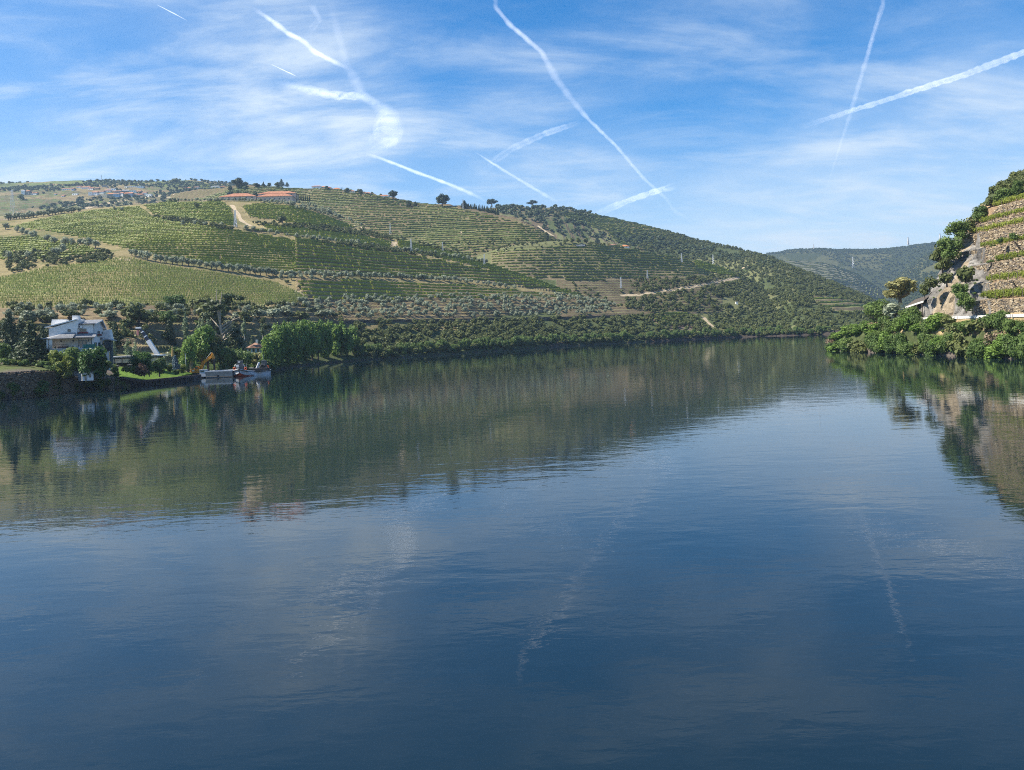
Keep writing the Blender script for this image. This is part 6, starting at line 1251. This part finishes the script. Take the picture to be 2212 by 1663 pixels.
for a in [
 ('dark', K1, 460, 470, 1060, 500, 243, 'big dark conifer in front of the left end of the villa'), ('dark', K1, 150, 290, 960, 330, 262, 'dark tree mass at the left edge behind the arbour'),
 ('alder', K1, 60, 700, 960, 200, 244, 'leafy green tree at the left edge above the vine arbour'), ('dark', K1, 300, 400, 800, 240, 290, 'dark tree on the slope left behind the villa'), ('dark', K1, 620, 480, 800, 220, 300, 'dark tree half hidden by the villa left eave'),
 ('shiny', K1, 1340, 788, 1200, 430, 236, 'round glossy magnolia-like tree below the villa balcony'), ('alder', K1, 1010, 775, 1000, 330, 240, 'dark leafy tree below the middle of the balcony'), ('yelbush', K1, 780, 830, 960, 240, 240, 'yellow green bush under the left balcony corner'),
 ('ivy', K1, 930, 900, 1280, 240, 234, 'tall climbing shrub hanging over the stone bank'), ('alder', K1, 480, 1255, 1490, 420, 226, 'dark bush growing low on the river wall'), ('alder', K1, 760, 1010, 1330, 180, 236, 'dark shrub on the bank left of the climbing one'),
 ('bush', K1, 110, 925, 1075, 150, 232, 'leftmost clump of the vine arbour on the river wall'), ('yelbush', K1, 220, 930, 1080, 160, 233, 'second clump of the vine arbour on the river wall'), ('bush', K1, 340, 935, 1085, 150, 234, 'rightmost clump of the vine arbour on the river wall'),
 ('bush', K1, 620, 960, 1060, 200, 238, 'low bushes on the wall right of the dark conifer'), ('poplar', K1, 1640, 680, 895, 110, 292, 'leftmost white poplar behind the low veranda'), ('poplar', K1, 1840, 662, 895, 120, 292, 'middle white poplar behind the low veranda'), ('poplar', K1, 1950, 690, 895, 90, 292, 'rightmost white poplar behind the low veranda'),
 ('dark', K1, 1660, 430, 860, 260, 325, 'dark bushy tree right behind the villa annex'), ('scrub', K1, 1860, 455, 850, 290, 330, 'broad dark tree left of the crane boom'), ('dark', K1, 2060, 540, 880, 230, 332, 'dark tree behind the upper crane boom'), ('scrub', K1, 2170, 640, 900, 160, 330, 'tree hiding the foot of the crane boom'),
 ('shiny', K1, 2030, 835, 1060, 300, 262, 'glossy round tree in front of the veranda'), ('yelbush', K1, 1660, 1050, 1135, 90, 250, 'small green bush left on the lawn terrace'), ('yelbush', K1, 1830, 1035, 1135, 120, 252, 'yellow tipped shrub on the lawn below the veranda'), ('yelbush', K1, 1915, 1050, 1150, 110, 252, 'bright green shrub left of the reddish one'),
 ('maroon', K1, 2040, 1005, 1190, 210, 254, 'reddish brown round shrub on the lawn'), ('alder', K1, 2150, 1010, 1170, 160, 262, 'dark shrub right of the reddish one'),
 ('alder', K2, 85, 925, 1165, 240, 266, 'big round garden shrub in the middle of the lawn'), ('yelbush', K2, 215, 1000, 1140, 130, 270, 'yellow green shrub beside the big round one'), ('spruce', K2, 312, 885, 1090, 140, 276, 'blue spruce on the lawn'), ('yelbush', K2, 425, 1020, 1140, 125, 280, 'rounded shrub at the right end of the lawn'),
 ('bush', K2, 330, 1085, 1165, 90, 272, 'small low shrub on the grass slope'), ('olive', K2, 200, 835, 1000, 180, 300, 'grey green tree behind the blue spruce'),
 ('plane', K2, 490, 640, 1010, 240, 308, 'dense green tree left behind the excavator'), ('plane', K2, 700, 490, 1050, 380, 318, 'largest dense green tree behind the excavator arm'), ('alder', K2, 330, 760, 1000, 200, 318, 'leafy tree behind the closed parasol'), ('dark', K2, 240, 400, 830, 215, 345, 'tall dark pointed tree up the slope right of the crane'),
 ('poplar', K2, 470, 270, 660, 100, 352, 'tall thin white poplar on the slope'), ('poplar', K2, 660, 400, 620, 70, 350, 'leftmost of the poplar clump behind the big green tree'), ('poplar', K2, 720, 360, 620, 80, 350, 'second of the poplar clump behind the big green tree'), ('poplar', K2, 780, 345, 620, 80, 350, 'third of the poplar clump behind the big green tree'), ('poplar', K2, 830, 370, 620, 70, 350, 'rightmost of the poplar clump behind the big green tree'),
 ('tall', K2, 1010, -10, 950, 560, 340, 'tall tree with pale bare trunk and wispy crown'), ('dark', K2, 1180, 440, 980, 330, 346, 'dark tree right behind the pale trunk'), ('dark', K2, 930, 420, 900, 180, 348, 'dark tree left of the pale trunk'), ('poplar', K2, 1310, 360, 640, 90, 372, 'white poplar right of the pale trunk'),
 ('alder', K2, 1080, 780, 1060, 280, 322, 'dark leafy tree above the barge'), ('alder', K2, 1300, 820, 1060, 260, 322, 'dark shrub mass behind the workboat cabin'), ('gold', K2, 1490, 845, 1000, 210, 330, 'cream flowered shrub before the small white house'), ('scrub', K2, 880, 700, 1060, 260, 322, 'dark tree straight behind the excavator stick'), ('alder', K2, 1600, 930, 1075, 180, 325, 'low dark tree right of the workboat'),
 ('poplar', K2, 1570, 420, 640, 75, 385, 'small lone poplar on the dark wall terrace'), ('poplar', K2, 1420, 600, 760, 50, 385, 'little poplar above the small white house roof'), ('flower_', K2, 970, 760, 860, 110, 330, '')]:
    if a[0] == 'flower_': continue
    tree_at(a[0], a[1], *a[2:7], a[7], GT if a[7] else None)
for k in range(17):
    kx = 700+k*52; kd = ('alder', 'yelbush', 'bush', 'alder')[k % 4]; tp = 900+random.uniform(-40, 40)+(30 if k > 8 else 0)
    tree_at(kd, K1, kx, tp, 1110, random.uniform(120, 190), 240+random.uniform(0, 4), f'{nth(k)} of the shrubs hiding the villa foot, from left', 'shrubs at the villa foot')
# riverside belt of full poplars
k = 0
for cx_, top, w in ((1640, 660, 170), (1720, 580, 230), (1800, 545, 200), (1880, 485, 260), (1990, 520, 220), (2070, 480, 230), (2150, 455, 260)):
    tree_at('river', K2, cx_, top, 1050, w, DW(K2(cx_, 1050)[0])+random.uniform(5, 12), f'{nth(k)} riverside poplar from the left, right of the workboat', 'poplars of the river belt'); k += 1
x = 598
while x < 775:
    top = 706-random.uniform(-4, 7)-(6 if 640 < x < 740 else 0); w = random.uniform(24, 32); D_ = DW(x)+random.uniform(4, 14)
    p = P2W(x, 780, D_); zg = float(zat(p.x, p.y)[0]); h = P2W(x, top, D_).z-zg
    plant('river', (p.x, p.y, zg-.3), h/BASEH['river'], f'{nth(k)} riverside poplar from the left, right of the workboat', 'poplars of the river belt', sx=w/F*D_/BASEW['river']); k += 1; x += random.uniform(11, 15)
# bank trees from the poplars to the bend
k = 0; x = 775
BT = []
while x < 1795:
    D_ = float(DW(x))+random.uniform(1.5, 9); s = D_/520.; h = random.uniform(4.5, 8.5)*(1 if x < 1100 else 1.1)
    p = P2W(x, 700, D_); BT.append((x, D_, h)); x += random.uniform(4.2, 6.4)
for k, (x, D_, h) in enumerate(BT):
    X = (lev(x, 740)[0]-CX)/F*D_; z = float(zat(X, D_)[0]); plant(random.choice(('alder', 'alder', 'scrub')), (X, D_, z-.4), h/5.8, f'{nth(k)} tree of the river edge from the poplar belt to the bend', 'trees along the far river edge', sx=random.uniform(5.5, 8.5)/6.8)
print('bank trees', len(BT))
# ---- olives: rows first, then the loose terraces
OL = []
def orow(pts, step, jit=1.0, kind='olive', h=(3.6, 5.2)):
    L_ = 0
    for a, b in zip(pts, pts[1:]):
        n = max(1, int(math.dist(a, b)/step))
        for i in range(n):
            t = i/n; x_ = a[0]*(1-t)+b[0]*t+random.gauss(0, jit); y_ = a[1]*(1-t)+b[1]*t+random.gauss(0, jit*.35); h_ = hit(x_, y_)
            if h_: OL.append((h_, random.uniform(*h), kind, x_, y_))
orow([(12, 497), (35, 503), (75, 515), (100, 522)], 13, 2, h=(5.5, 7.5)); orow([(118, 553), (135, 548), (160, 545)], 16, 2, h=(6, 8)); orow([(100, 523), (140, 530), (175, 533), (205, 537), (230, 541)], 14, 2, h=(5, 8)); orow([(60, 560), (64, 561)], 20, 0, h=(5, 6.5)); orow([(20, 563), (10, 572)], 10, 1, h=(5, 7)); 
orow([(283, 553), (320, 563), (360, 569), (420, 576), (480, 585), (540, 592), (600, 598)], 10.5, 1.5, h=(5, 7)); orow([(600, 598), (700, 599), (800, 601), (900, 604), (1000, 611), (1060, 618), (1120, 628)], 10, 1.8, h=(4.2, 6.2))
orow([(600, 604), (700, 606), (780, 608)], 24, 3); orow([(395, 487), (440, 489), (480, 492), (520, 498)], 22, 2, h=(4, 5.2)); orow([(530, 497), (600, 508), (640, 515)], 17, 1.5, h=(4, 5)); orow([(640, 515), (700, 521), (760, 527), (830, 533)], 12, 1.5, h=(4, 5.5)); orow([(845, 540), (900, 546), (960, 554), (1010, 562), (1060, 572)], 9, 1.2, h=(4, 5.6))
orow([(360, 437), (400, 436), (440, 436), (500, 435), (560, 437)], 7, 1, h=(4.5, 6)); orow([(560, 437), (620, 441), (680, 447), (720, 462), (760, 481), (785, 489)], 5.5, 2.2, h=(4.2, 6)); orow([(600, 443), (660, 450), (700, 460), (740, 476)], 6, 2.0, h=(4.2, 6)); orow([(640, 452), (680, 457), (720, 472)], 7, 1.5, h=(4.2, 6))
orow([(18, 476), (60, 472), (100, 466), (140, 461), (175, 458)], 6, 1.2, h=(5, 7.5)); orow([(230, 447), (270, 442), (310, 437), (345, 432)], 6.5, 2, h=(5, 7)); orow([(250, 454), (262, 456), (285, 455)], 12, 1, h=(4, 5.5))
orow([(250, 436), (300, 430), (340, 427)], 7, 1.5, h=(5, 7))
OP = sample(LV(OLIVE), [1, 4], 6.2)
for p in OP: OL.append((Vector(p), random.uniform(3.2, 4.8), 'olive', CX+F*p[0]/p[1], HY-(p[2]-CH)*F/p[1]))
for p in sample(LV([(0, 672), (300, 668), (500, 668), (660, 662), (700, 672), (600, 700), (560, 715), (300, 710), (0, 700)]), [1], 7.5): OL.append((Vector(p), random.uniform(2.6, 4.4), random.choice(('olive', 'olive', 'scrub')), CX+F*p[0]/p[1], HY-(p[2]-CH)*F/p[1]))
OL.sort(key=lambda o: -o[1]/o[0].y); big = [o for o in OL if o[2] == 'olive'][:295]; ids = set(id(o) for o in big); rest = [o for o in OL if id(o) not in ids]
big.sort(key=lambda o: (round(o[4]/26), o[3])); print('olives', len(OL))
band = {}
for o in big: band.setdefault(int(round(o[4]/26)), []).append(o)
DESC = {16: 'on the crest by the winery', 17: 'beside the winery and crest', 18: 'on the slope right of the winery', 19: 'in the hedge under the upper fields', 20: 'at the upper left and middle field edge', 21: 'between the left fields', 22: 'above the pale young vineyard', 23: 'in the long row under the terraces', 24: 'below the terraced vineyard', 25: 'on the open olive terraces', 26: 'on the dry terraces above the railway'}
for bk_, os_ in sorted(band.items()):
    os_.sort(key=lambda o: o[3])
    for k, (p, h, kd, x_, y_) in enumerate(os_):
        plant('olive', (p.x, p.y, p.z-.1), h/3.9, f'silvery olive tree {DESC.get(bk_, "on the left slope")}, {nth(k)} from left', 'olive trees of the left slopes')
TRK_ = [[(1340, 640), (1400, 634), (1440, 628), (1500, 619), (1560, 607), (1600, 599)], [(1519, 684), (1524, 692), (1533, 700), (1540, 708)], [(851, 511), (852, 518), (849, 525), (843, 532)]]
def offroad(pts, d=5.0):
    out = []
    seg = [(lev(*a), lev(*b)) for t in TRK_ for a, b in zip(t, t[1:])]
    for p in pts:
        x, y = CX+F*p[0]/p[1], HY-(p[2]+1-CH)*F/p[1]; ok = True
        for (ax, ay), (bx, by) in seg:
            t = max(0, min(1, ((x-ax)*(bx-ax)+(y-ay)*(by-ay))/((bx-ax)**2+(by-ay)**2))); 
            if math.hypot(x-ax-t*(bx-ax), (y-ay-t*(by-ay))-1.5) < d: ok = False; break
        if ok: out.append(p)
    return out
def flush(kind, name, label, pts, smin, smax):
    if name == 'scrub_belts': pts = [p for p in pts if not (abs(CX+F*p[0]/p[1]-lev(1254, 530)[0]) < 15 and abs(HY-(p[2]-CH)*F/p[1]-lev(1254, 533)[1]) < 9)]
    if name in ('scrub_belts', 'ridge_wood', 'riverside_wood'): pts = offroad(pts)
    if len(pts): scatter(name, label, kind, np.array(pts), smin, smax)
flush('olive', 'olive_grove', 'many more silvery olives on the slopes', [tuple(o[0]) for o in rest if o[2] == 'olive'], .85, 1.35); 
SC = [tuple(o[0]) for o in rest if o[2] == 'scrub']
# scrub belts between the fields
for poly, sp in (([(10, 553), (100, 548), (140, 560), (230, 545), (262, 556), (230, 568), (100, 578), (20, 592), (10, 585)], 4.6), ([(330, 468), (420, 478), (500, 494), (500, 500), (420, 488), (340, 475)], 4), ([(545, 482), (640, 486), (700, 490), (860, 512), (860, 522), (780, 512), (640, 496), (560, 488)], 3.6), ([(640, 516), (700, 524), (840, 536), (900, 545), (980, 560), (900, 553), (700, 530)], 3.6), ([(600, 606), (660, 612), (650, 628), (620, 618)], 6)):
    SC += [tuple(p) for p in sample(LV(poly), [1], sp)]
SC += [tuple(p) for p in sample(LV([(0, 668), (640, 660), (760, 690), (700, 720), (560, 745), (0, 760)]), [1], 6.5, thr=(25, .46, 3))]
SC += [tuple(p) for p in sample(LV([(1180, 520), (1330, 526), (1420, 548), (1350, 535), (1250, 530), (1150, 540), (1060, 545), (1000, 555), (900, 530), (1060, 515)]), [4, 2, 1], 8)]
SC += [tuple(p) for p in sample(LV([(1250, 604), (1380, 606), (1560, 598), (1600, 602), (1560, 640), (1400, 660), (1300, 672), (1200, 640)]), [4, 1], 7.0, thr=(40, .40, 8))]
SC += [tuple(p) for p in sample(LV([(850, 512), (1000, 560), (1060, 575), (1000, 552), (900, 520)]), [1, 2], 6)]
flush('scrub', 'scrub_belts', 'dark scrub between the vineyards and on dry slopes', SC, .55, 1.15)
# woods
WD = [tuple(p) for p in sample(LV([(770, 700), (1000, 696), (1300, 690), (1400, 684), (1500, 690), (1540, 715), (1800, 722), (1800, 740), (1400, 760), (770, 800)]), [1, 4, 3], 4.9)]
flush('scrub', 'riverside_wood', 'dense low wood on the bank below the railway wall', WD, .8, 1.55)
W2_ = [tuple(p) for p in sample(LV([(1380, 606), (1560, 598), (1611, 598), (1700, 652), (1800, 700), (1800, 730), (1530, 712), (1515, 690), (1400, 680), (1340, 664)]), [4], 6.0, thr=(45, .30, 2))]
W2_ += [tuple(p) for p in sample(LV([(1370, 540), (1430, 500), (1500, 505), (1560, 518), (1660, 535), (1800, 595), (1900, 635), (1960, 700), (1900, 720), (1500, 735), (1560, 640)]), [3], 7.2, thr=(60, .27, 5))]
W2_ = [p for p in W2_ if not (inpoly([CX+F*p[0]/p[1]], [HY-(p[2]-CH)*F/p[1]], FIELDS['far lower'][1])[0] or inpoly([CX+F*p[0]/p[1]], [HY-(p[2]-CH)*F/p[1]], FIELDS['patch'][1])[0])]
flush('scrub', 'ridge_wood', 'unbroken wood over the slope that falls to the bend', W2_, .85, 1.6)
W3_ = [tuple(p) for p in sample(LV([(1060, 425), (1240, 440), (1290, 470), (1260, 490), (1140, 480), (1080, 465)]), [3], 10)] + [tuple(p) for p in sample(LV([(1100, 480), (1300, 525), (1700, 580), (1500, 530), (1300, 490)]), [3], 12, thr=(80, .5, 1))] + [tuple(p) for p in sample(LV([(1200, 505), (1500, 545), (1480, 530), (1250, 495)]), [3], 9)]
W3_ += [tuple(p) for p in sample(LV([(-50, 390), (500, 388), (640, 405), (560, 445), (300, 470), (-50, 480)]), [6], 17, thr=(120, .50, 6))] + [tuple(p) for p in sample(LV([(500, 396), (650, 400), (640, 420), (480, 435)]), [6, 2], 11, thr=(60, .42, 9))]
W3_ += [tuple(p) for p in sample(LV([(660, 404), (900, 436), (1000, 441), (990, 446), (880, 438), (700, 410)]), [2], 9, thr=(40, .5, 4))]
W3_ += [tuple(p) for p in sample(LV([(1640, 540), (2080, 515), (2110, 700), (1900, 700), (1880, 600), (1760, 545), (1660, 550)]), [52, 53, 51], 12, thr=(200, .25, 7)) if not inpoly([CX+F*p[0]/p[1]], [HY-(p[2]-CH)*F/p[1]], FIELDS['far slope'][1])[0]]
flush('far', 'distant_woods', 'woods and scattered trees of the far hills', W3_, 1.0, 2.1)
print('scrub', len(SC), 'wood', len(WD), len(W2_), len(W3_))
# skyline trees, one by one
SK = [('gum', 514, 385, 405, 28, 'biggest round tree of the skyline above the winery'), ('gum', 849, 412, 431, 22, 'round skyline tree right of the crest hamlet'), ('gum', 955, 420, 448, 30, 'wide crowned skyline tree at the middle of the ridge'), ('dark', 1003, 434, 450, 18, 'dark trees left of the skyline pylon'), ('gum', 1062, 430, 446, 24, 'bushy skyline tree above the plantation'),
 ('dark', 883, 435, 447, 14, 'small dark skyline tree left of the widest one'), ('dark', 897, 436, 446, 12, 'smallest skyline tree beside the widest one'), ('dark', 608, 388, 404, 14, 'pointed skyline pine, tallest of its row'), ('scrub', 598, 394, 405, 12, 'round pine left of the tallest of its row'), ('dark', 620, 394, 404, 10, 'pointed pine right of the tallest of its row'), ('scrub', 582, 395, 404, 10, 'low skyline pine above the winery'), ('dark', 569, 393, 404, 6, 'narrow skyline tree above the winery'), ('gum', 555, 396, 406, 14, 'spreading low tree left of the narrow one'),
 ('dark', 551, 413, 425, 14, 'dark cypress group tree between the winery roofs'), ('scrub', 530, 413, 424, 22, 'broad dark tree behind the left winery hall'), ('scrub', 510, 415, 425, 16, 'dark tree behind the left end of the winery'), ('scrub', 1249, 513, 525, 10, 'round tree left above the painted sign'), ('scrub', 1266, 514, 525, 11, 'dark tree right above the painted sign'), ('dark', 1290, 512, 528, 13, 'tall dark tree right of the painted sign'), ('scrub', 1221, 513, 526, 11, 'dark round tree left of the painted sign'),
 ('scrub', 1236, 514, 525, 10, 'olive green tree above the left end of the sign'), ('scrub', 424, 437, 452, 12, 'single dark tree on the knoll left of the winery'), ('scrub', 610, 466, 482, 22, 'big dark bush on the bare patch below the winery'), ('dark', 1181, 502, 520, 12, 'dark tree where the second hill meets the rounded one'), ('dark', 2045, 515, 526, 8, 'small tree beside the far right pylon'),
 ('scrub', 45, 420, 433, 14, 'round dark tree at the left edge above the pylon foot'), ('dark', 1395, 640, 655, 12, 'bright green tree on the dry slope by the road'), ('scrub', 375, 385, 397, 20, 'clump tree on the left skyline'), ('gum', 1150, 433, 445, 22, 'low crowned tree on the skyline right of the plantation')]
for kd, x_, yt, yb, w, lab in SK: tree_at(kd, I, x_, yt, yb, w, None if hit(x_, yb) else 1800, lab, 'single trees on the crests')
for k in range(7): tree_at('cypress', I, 641+k*4.6, 419+k*.6, 432+k*.6, 4.2, 928, f'{nth(k)} cypress from the left right of the winery', 'cypresses beside the winery')
for k in range(2): tree_at('cypress', Z4, 2003+k*18, 258, 300, 9, None, f'{"left" if k == 0 else "right"} of two thin cypresses in the crest hamlet', 'crest cypresses')
for k in range(24):
    tree_at('dark', I, 1010+k*2.9+random.uniform(-1, 1), 440+random.uniform(-2, 2)+k*.45, 455+k*.5, 5, 1225, f'{nth(k)} tree of the dark plantation under the skyline', 'plantation trees')
# ---- slope trees just behind the garden
ST = [(300, 655, 700, 60, 'scrub'), (376, 637, 668, 44, 'alder'), (360, 672, 700, 38, 'alder'), (430, 640, 668, 60, 'scrub'), (455, 655, 700, 70, 'scrub'), (470, 650, 690, 50, 'scrub'), (60, 672, 700, 50, 'olive'), (100, 668, 695, 50, 'olive'), (150, 668, 690, 40, 'scrub'), (235, 672, 692, 40, 'olive'), (270, 690, 712, 30, 'scrub'), (560, 668, 690, 34, 'olive'), (590, 665, 690, 34, 'olive'), (620, 660, 684, 38, 'olive'), (530, 675, 700, 30, 'scrub'), (650, 672, 695, 32, 'scrub'), (700, 668, 690, 34, 'olive'), (20, 690, 730, 50, 'dark'), (250, 715, 750, 40, 'dark')]
for k, (x_, yt, yb, w, kd) in enumerate(ST): tree_at(kd, I, x_, yt, yb, w, None, f'{nth(k)} of the loose {"olive" if kd == "olive" else "dark green"} trees above the villa garden', 'trees on the slope behind the garden')
# ---------------------------------------------------------------- right bank planting
R2 = lambda x, y: ((3400+x/2.078)/1.809, (650+y/2.078)/1.809)
def rb(kind, cx_, top, base, w, D, lab, grp='trees of the right bank'):
    (x, yb), (_, yt) = R2(cx_, base), R2(cx_, top); p = P2W(x, yb, D); z = hzr(p.x, p.y); zt = P2W(x, yt, D).z; z2 = p.z if abs(z-p.z) > 3 else z
    h = max(zt-z2, .8); plant(kind, (p.x, p.y, z2-.3), h/BASEH[kind], lab, grp, sx=w/2.078/1.809/F*D/BASEW[kind])
for a in [('gold', 240, 905, 1105, 250, 318, 'golden flowering round tree beside the slate roofed gallery'), ('alder', 50, 1095, 1240, 190, 322, 'dark round tree at the left end of the bank crest'), ('olive', 200, 1105, 1260, 200, 306, 'grey green tree below the slate roof'), ('alder', 330, 1140, 1300, 190, 298, 'fresh green tree in front of the dark gallery opening'),
  ('scrub', 585, 745, 860, 130, 288, 'grey green bush on top of the cliff'), ('alder', 640, 580, 760, 185, 292, 'big dark tree hanging over the cliff edge'), ('scrub', 560, 640, 800, 150, 296, 'dark tree lowest on the cliff edge'), ('alder', 700, 450, 590, 170, 298, 'tree above the left end of the third wall'), ('scrub', 800, 420, 500, 110, 302, 'tree left of the fourth terrace on the skyline'), ('scrub', 620, 860, 960, 120, 272, 'small bush on the cliff face'),
  ('alder', 900, 310, 450, 130, 304, 'dark skyline tree left of the uppermost wall'), ('scrub', 985, 250, 390, 120, 302, 'skyline tree in the middle of the right crest'), ('alder', 1090, 185, 330, 150, 296, 'large skyline tree above the topmost vines'), ('alder', 1200, 110, 250, 90, 290, 'tallest skyline tree at the right edge'),
  ('scrub', 780, 810, 960, 150, 268, 'grey green tree between the cliff and the terraces'), ('alder', 725, 950, 1070, 120, 262, 'fresh green shrub against the cliff'), ('alder', 775, 1020, 1170, 140, 258, 'dark leafy tree at the cliff foot'), ('scrub', 480, 890, 1000, 130, 285, 'bush hugging the cliff edge above the gallery'), ('scrub', 440, 960, 1060, 70, 290, 'dry bush at the cliff corner'),
  ('bush', 1165, 530, 590, 60, 262, 'small dark bush rooted in the fourth wall'), ('bush', 1050, 575, 620, 50, 266, 'tiny reddish bush on the fourth wall')]: rb(*a)
k = 0
BB = []
for y_ in np.arange(205, 352, 3.1):
    bx_ = float(bankX(y_)); 
    for dx, hs in ((-.2, (5.0, 7.5)), (4.0, (4.5, 6.5))):
        X = bx_+dx+random.uniform(-1, 1); z = hzr(X, y_); h = random.uniform(*hs)
        if dx > 2 and y_ < 290: h = min(h, 12.0-z+1.0+1.6*math.sin(y_*.21))
        if y_ > 318: h *= .8
        if y_ > 340: h *= .85
        if h > 1.2: BB.append((X, y_+random.uniform(-1, 1), z, h))
BB.sort(key=lambda q: -q[0]/q[1]); 
for k, (X, Y, z, h) in enumerate(reversed(BB)):
    kd = random.choice(('alder', 'alder', 'scrub', 'river') if k % 23 else ('dead',)); plant(kd, (X, Y, z-.5), h/BASEH[kd], f'{nth(k)} bank tree of the right shore, counted from the tip', 'bushy trees along the right shore', sx=random.uniform(4.6, 6.4)/BASEW[kd])
print('right bank', len(BB))
flush('scrub', 'crest_scrub', 'scrub over the top of the right hill', [(X, Y, hzr(X, Y)) for X, Y in zip(rng.uniform(187, 225, 420), rng.uniform(230, 325, 420))], .6, 1.0)
flush('bush', 'cliff_tufts', 'tufts of dry scrub on the cliff and road slope', [(X, Y, hzr(X, Y)) for X, Y in zip(rng.uniform(145, 168, 90), rng.uniform(252, 300, 90))], .25, .6)
# garden ground cover
GC = []
for _ in range(900):
    x_ = random.uniform(-40, 250); D_ = float(DW(x_))+random.uniform(3, 85); X = (x_-CX)/F*D_; z = float(zat(X, D_)[0]); GC.append((X, D_, z-.2))
for k in range(46):      # shrubs hanging over the river wall and filling the foot of the villa
    x_ = random.uniform(-30, 250); D_ = float(DW(x_))+random.uniform(.6, 2.2); X = (x_-CX)/F*D_; GC.append((X, D_, max(1.0, float(zat(X, D_+1.5)[0])*random.uniform(.35, 1.0))))
flush('bush', 'garden_shrubbery', 'low mixed shrubbery filling the villa garden and bank', [g for g in GC if g[2] > 2 and fbm(np.array([g[0]/8]), np.array([g[1]/8]), 2)[0] > .42], .35, .9)
WG_ = []
for k in range(34):
    x_ = random.uniform(-40, 245); D_ = float(DW(x_))+random.uniform(-.3, 1.2); X = (x_-CX)/F*D_; WG_.append((X, D_, random.uniform(-.3, 2.6 if x_ < 120 else .8)))
flush('alder', 'wall_greenery', 'self sown greenery clinging to the river wall', WG_, .25, .5)
GC = []
for _ in range(1500):
    x_ = random.uniform(425, 640); D_ = float(DW(x_))+random.uniform(1, 60); X = (x_-CX)/F*D_; z = float(zat(X, D_)[0]); GC.append((X, D_, z-.2))
flush('bush', 'bank_undergrowth', 'undergrowth on the bank behind the boats', GC, .5, 1.1)
# ---------------------------------------------------------------- air
hb = pmat('air', (1, 1, 1)); nt = hb.node_tree; nt.nodes.clear(); out = nt.nodes.new('ShaderNodeOutputMaterial'); pv = nt.nodes.new('ShaderNodeVolumePrincipled')
pv.inputs['Color'].default_value = (.52, .74, 1.0, 1); pv.inputs['Density'].default_value = HAZE; pv.inputs['Anisotropy'].default_value = .3; nt.links.new(pv.outputs[0], out.inputs['Volume'])
m = MB(); m.box((0, 3000, 226), (26000, 8200, 470)); o = m.build('haze', hb); o['kind'] = 'stuff'
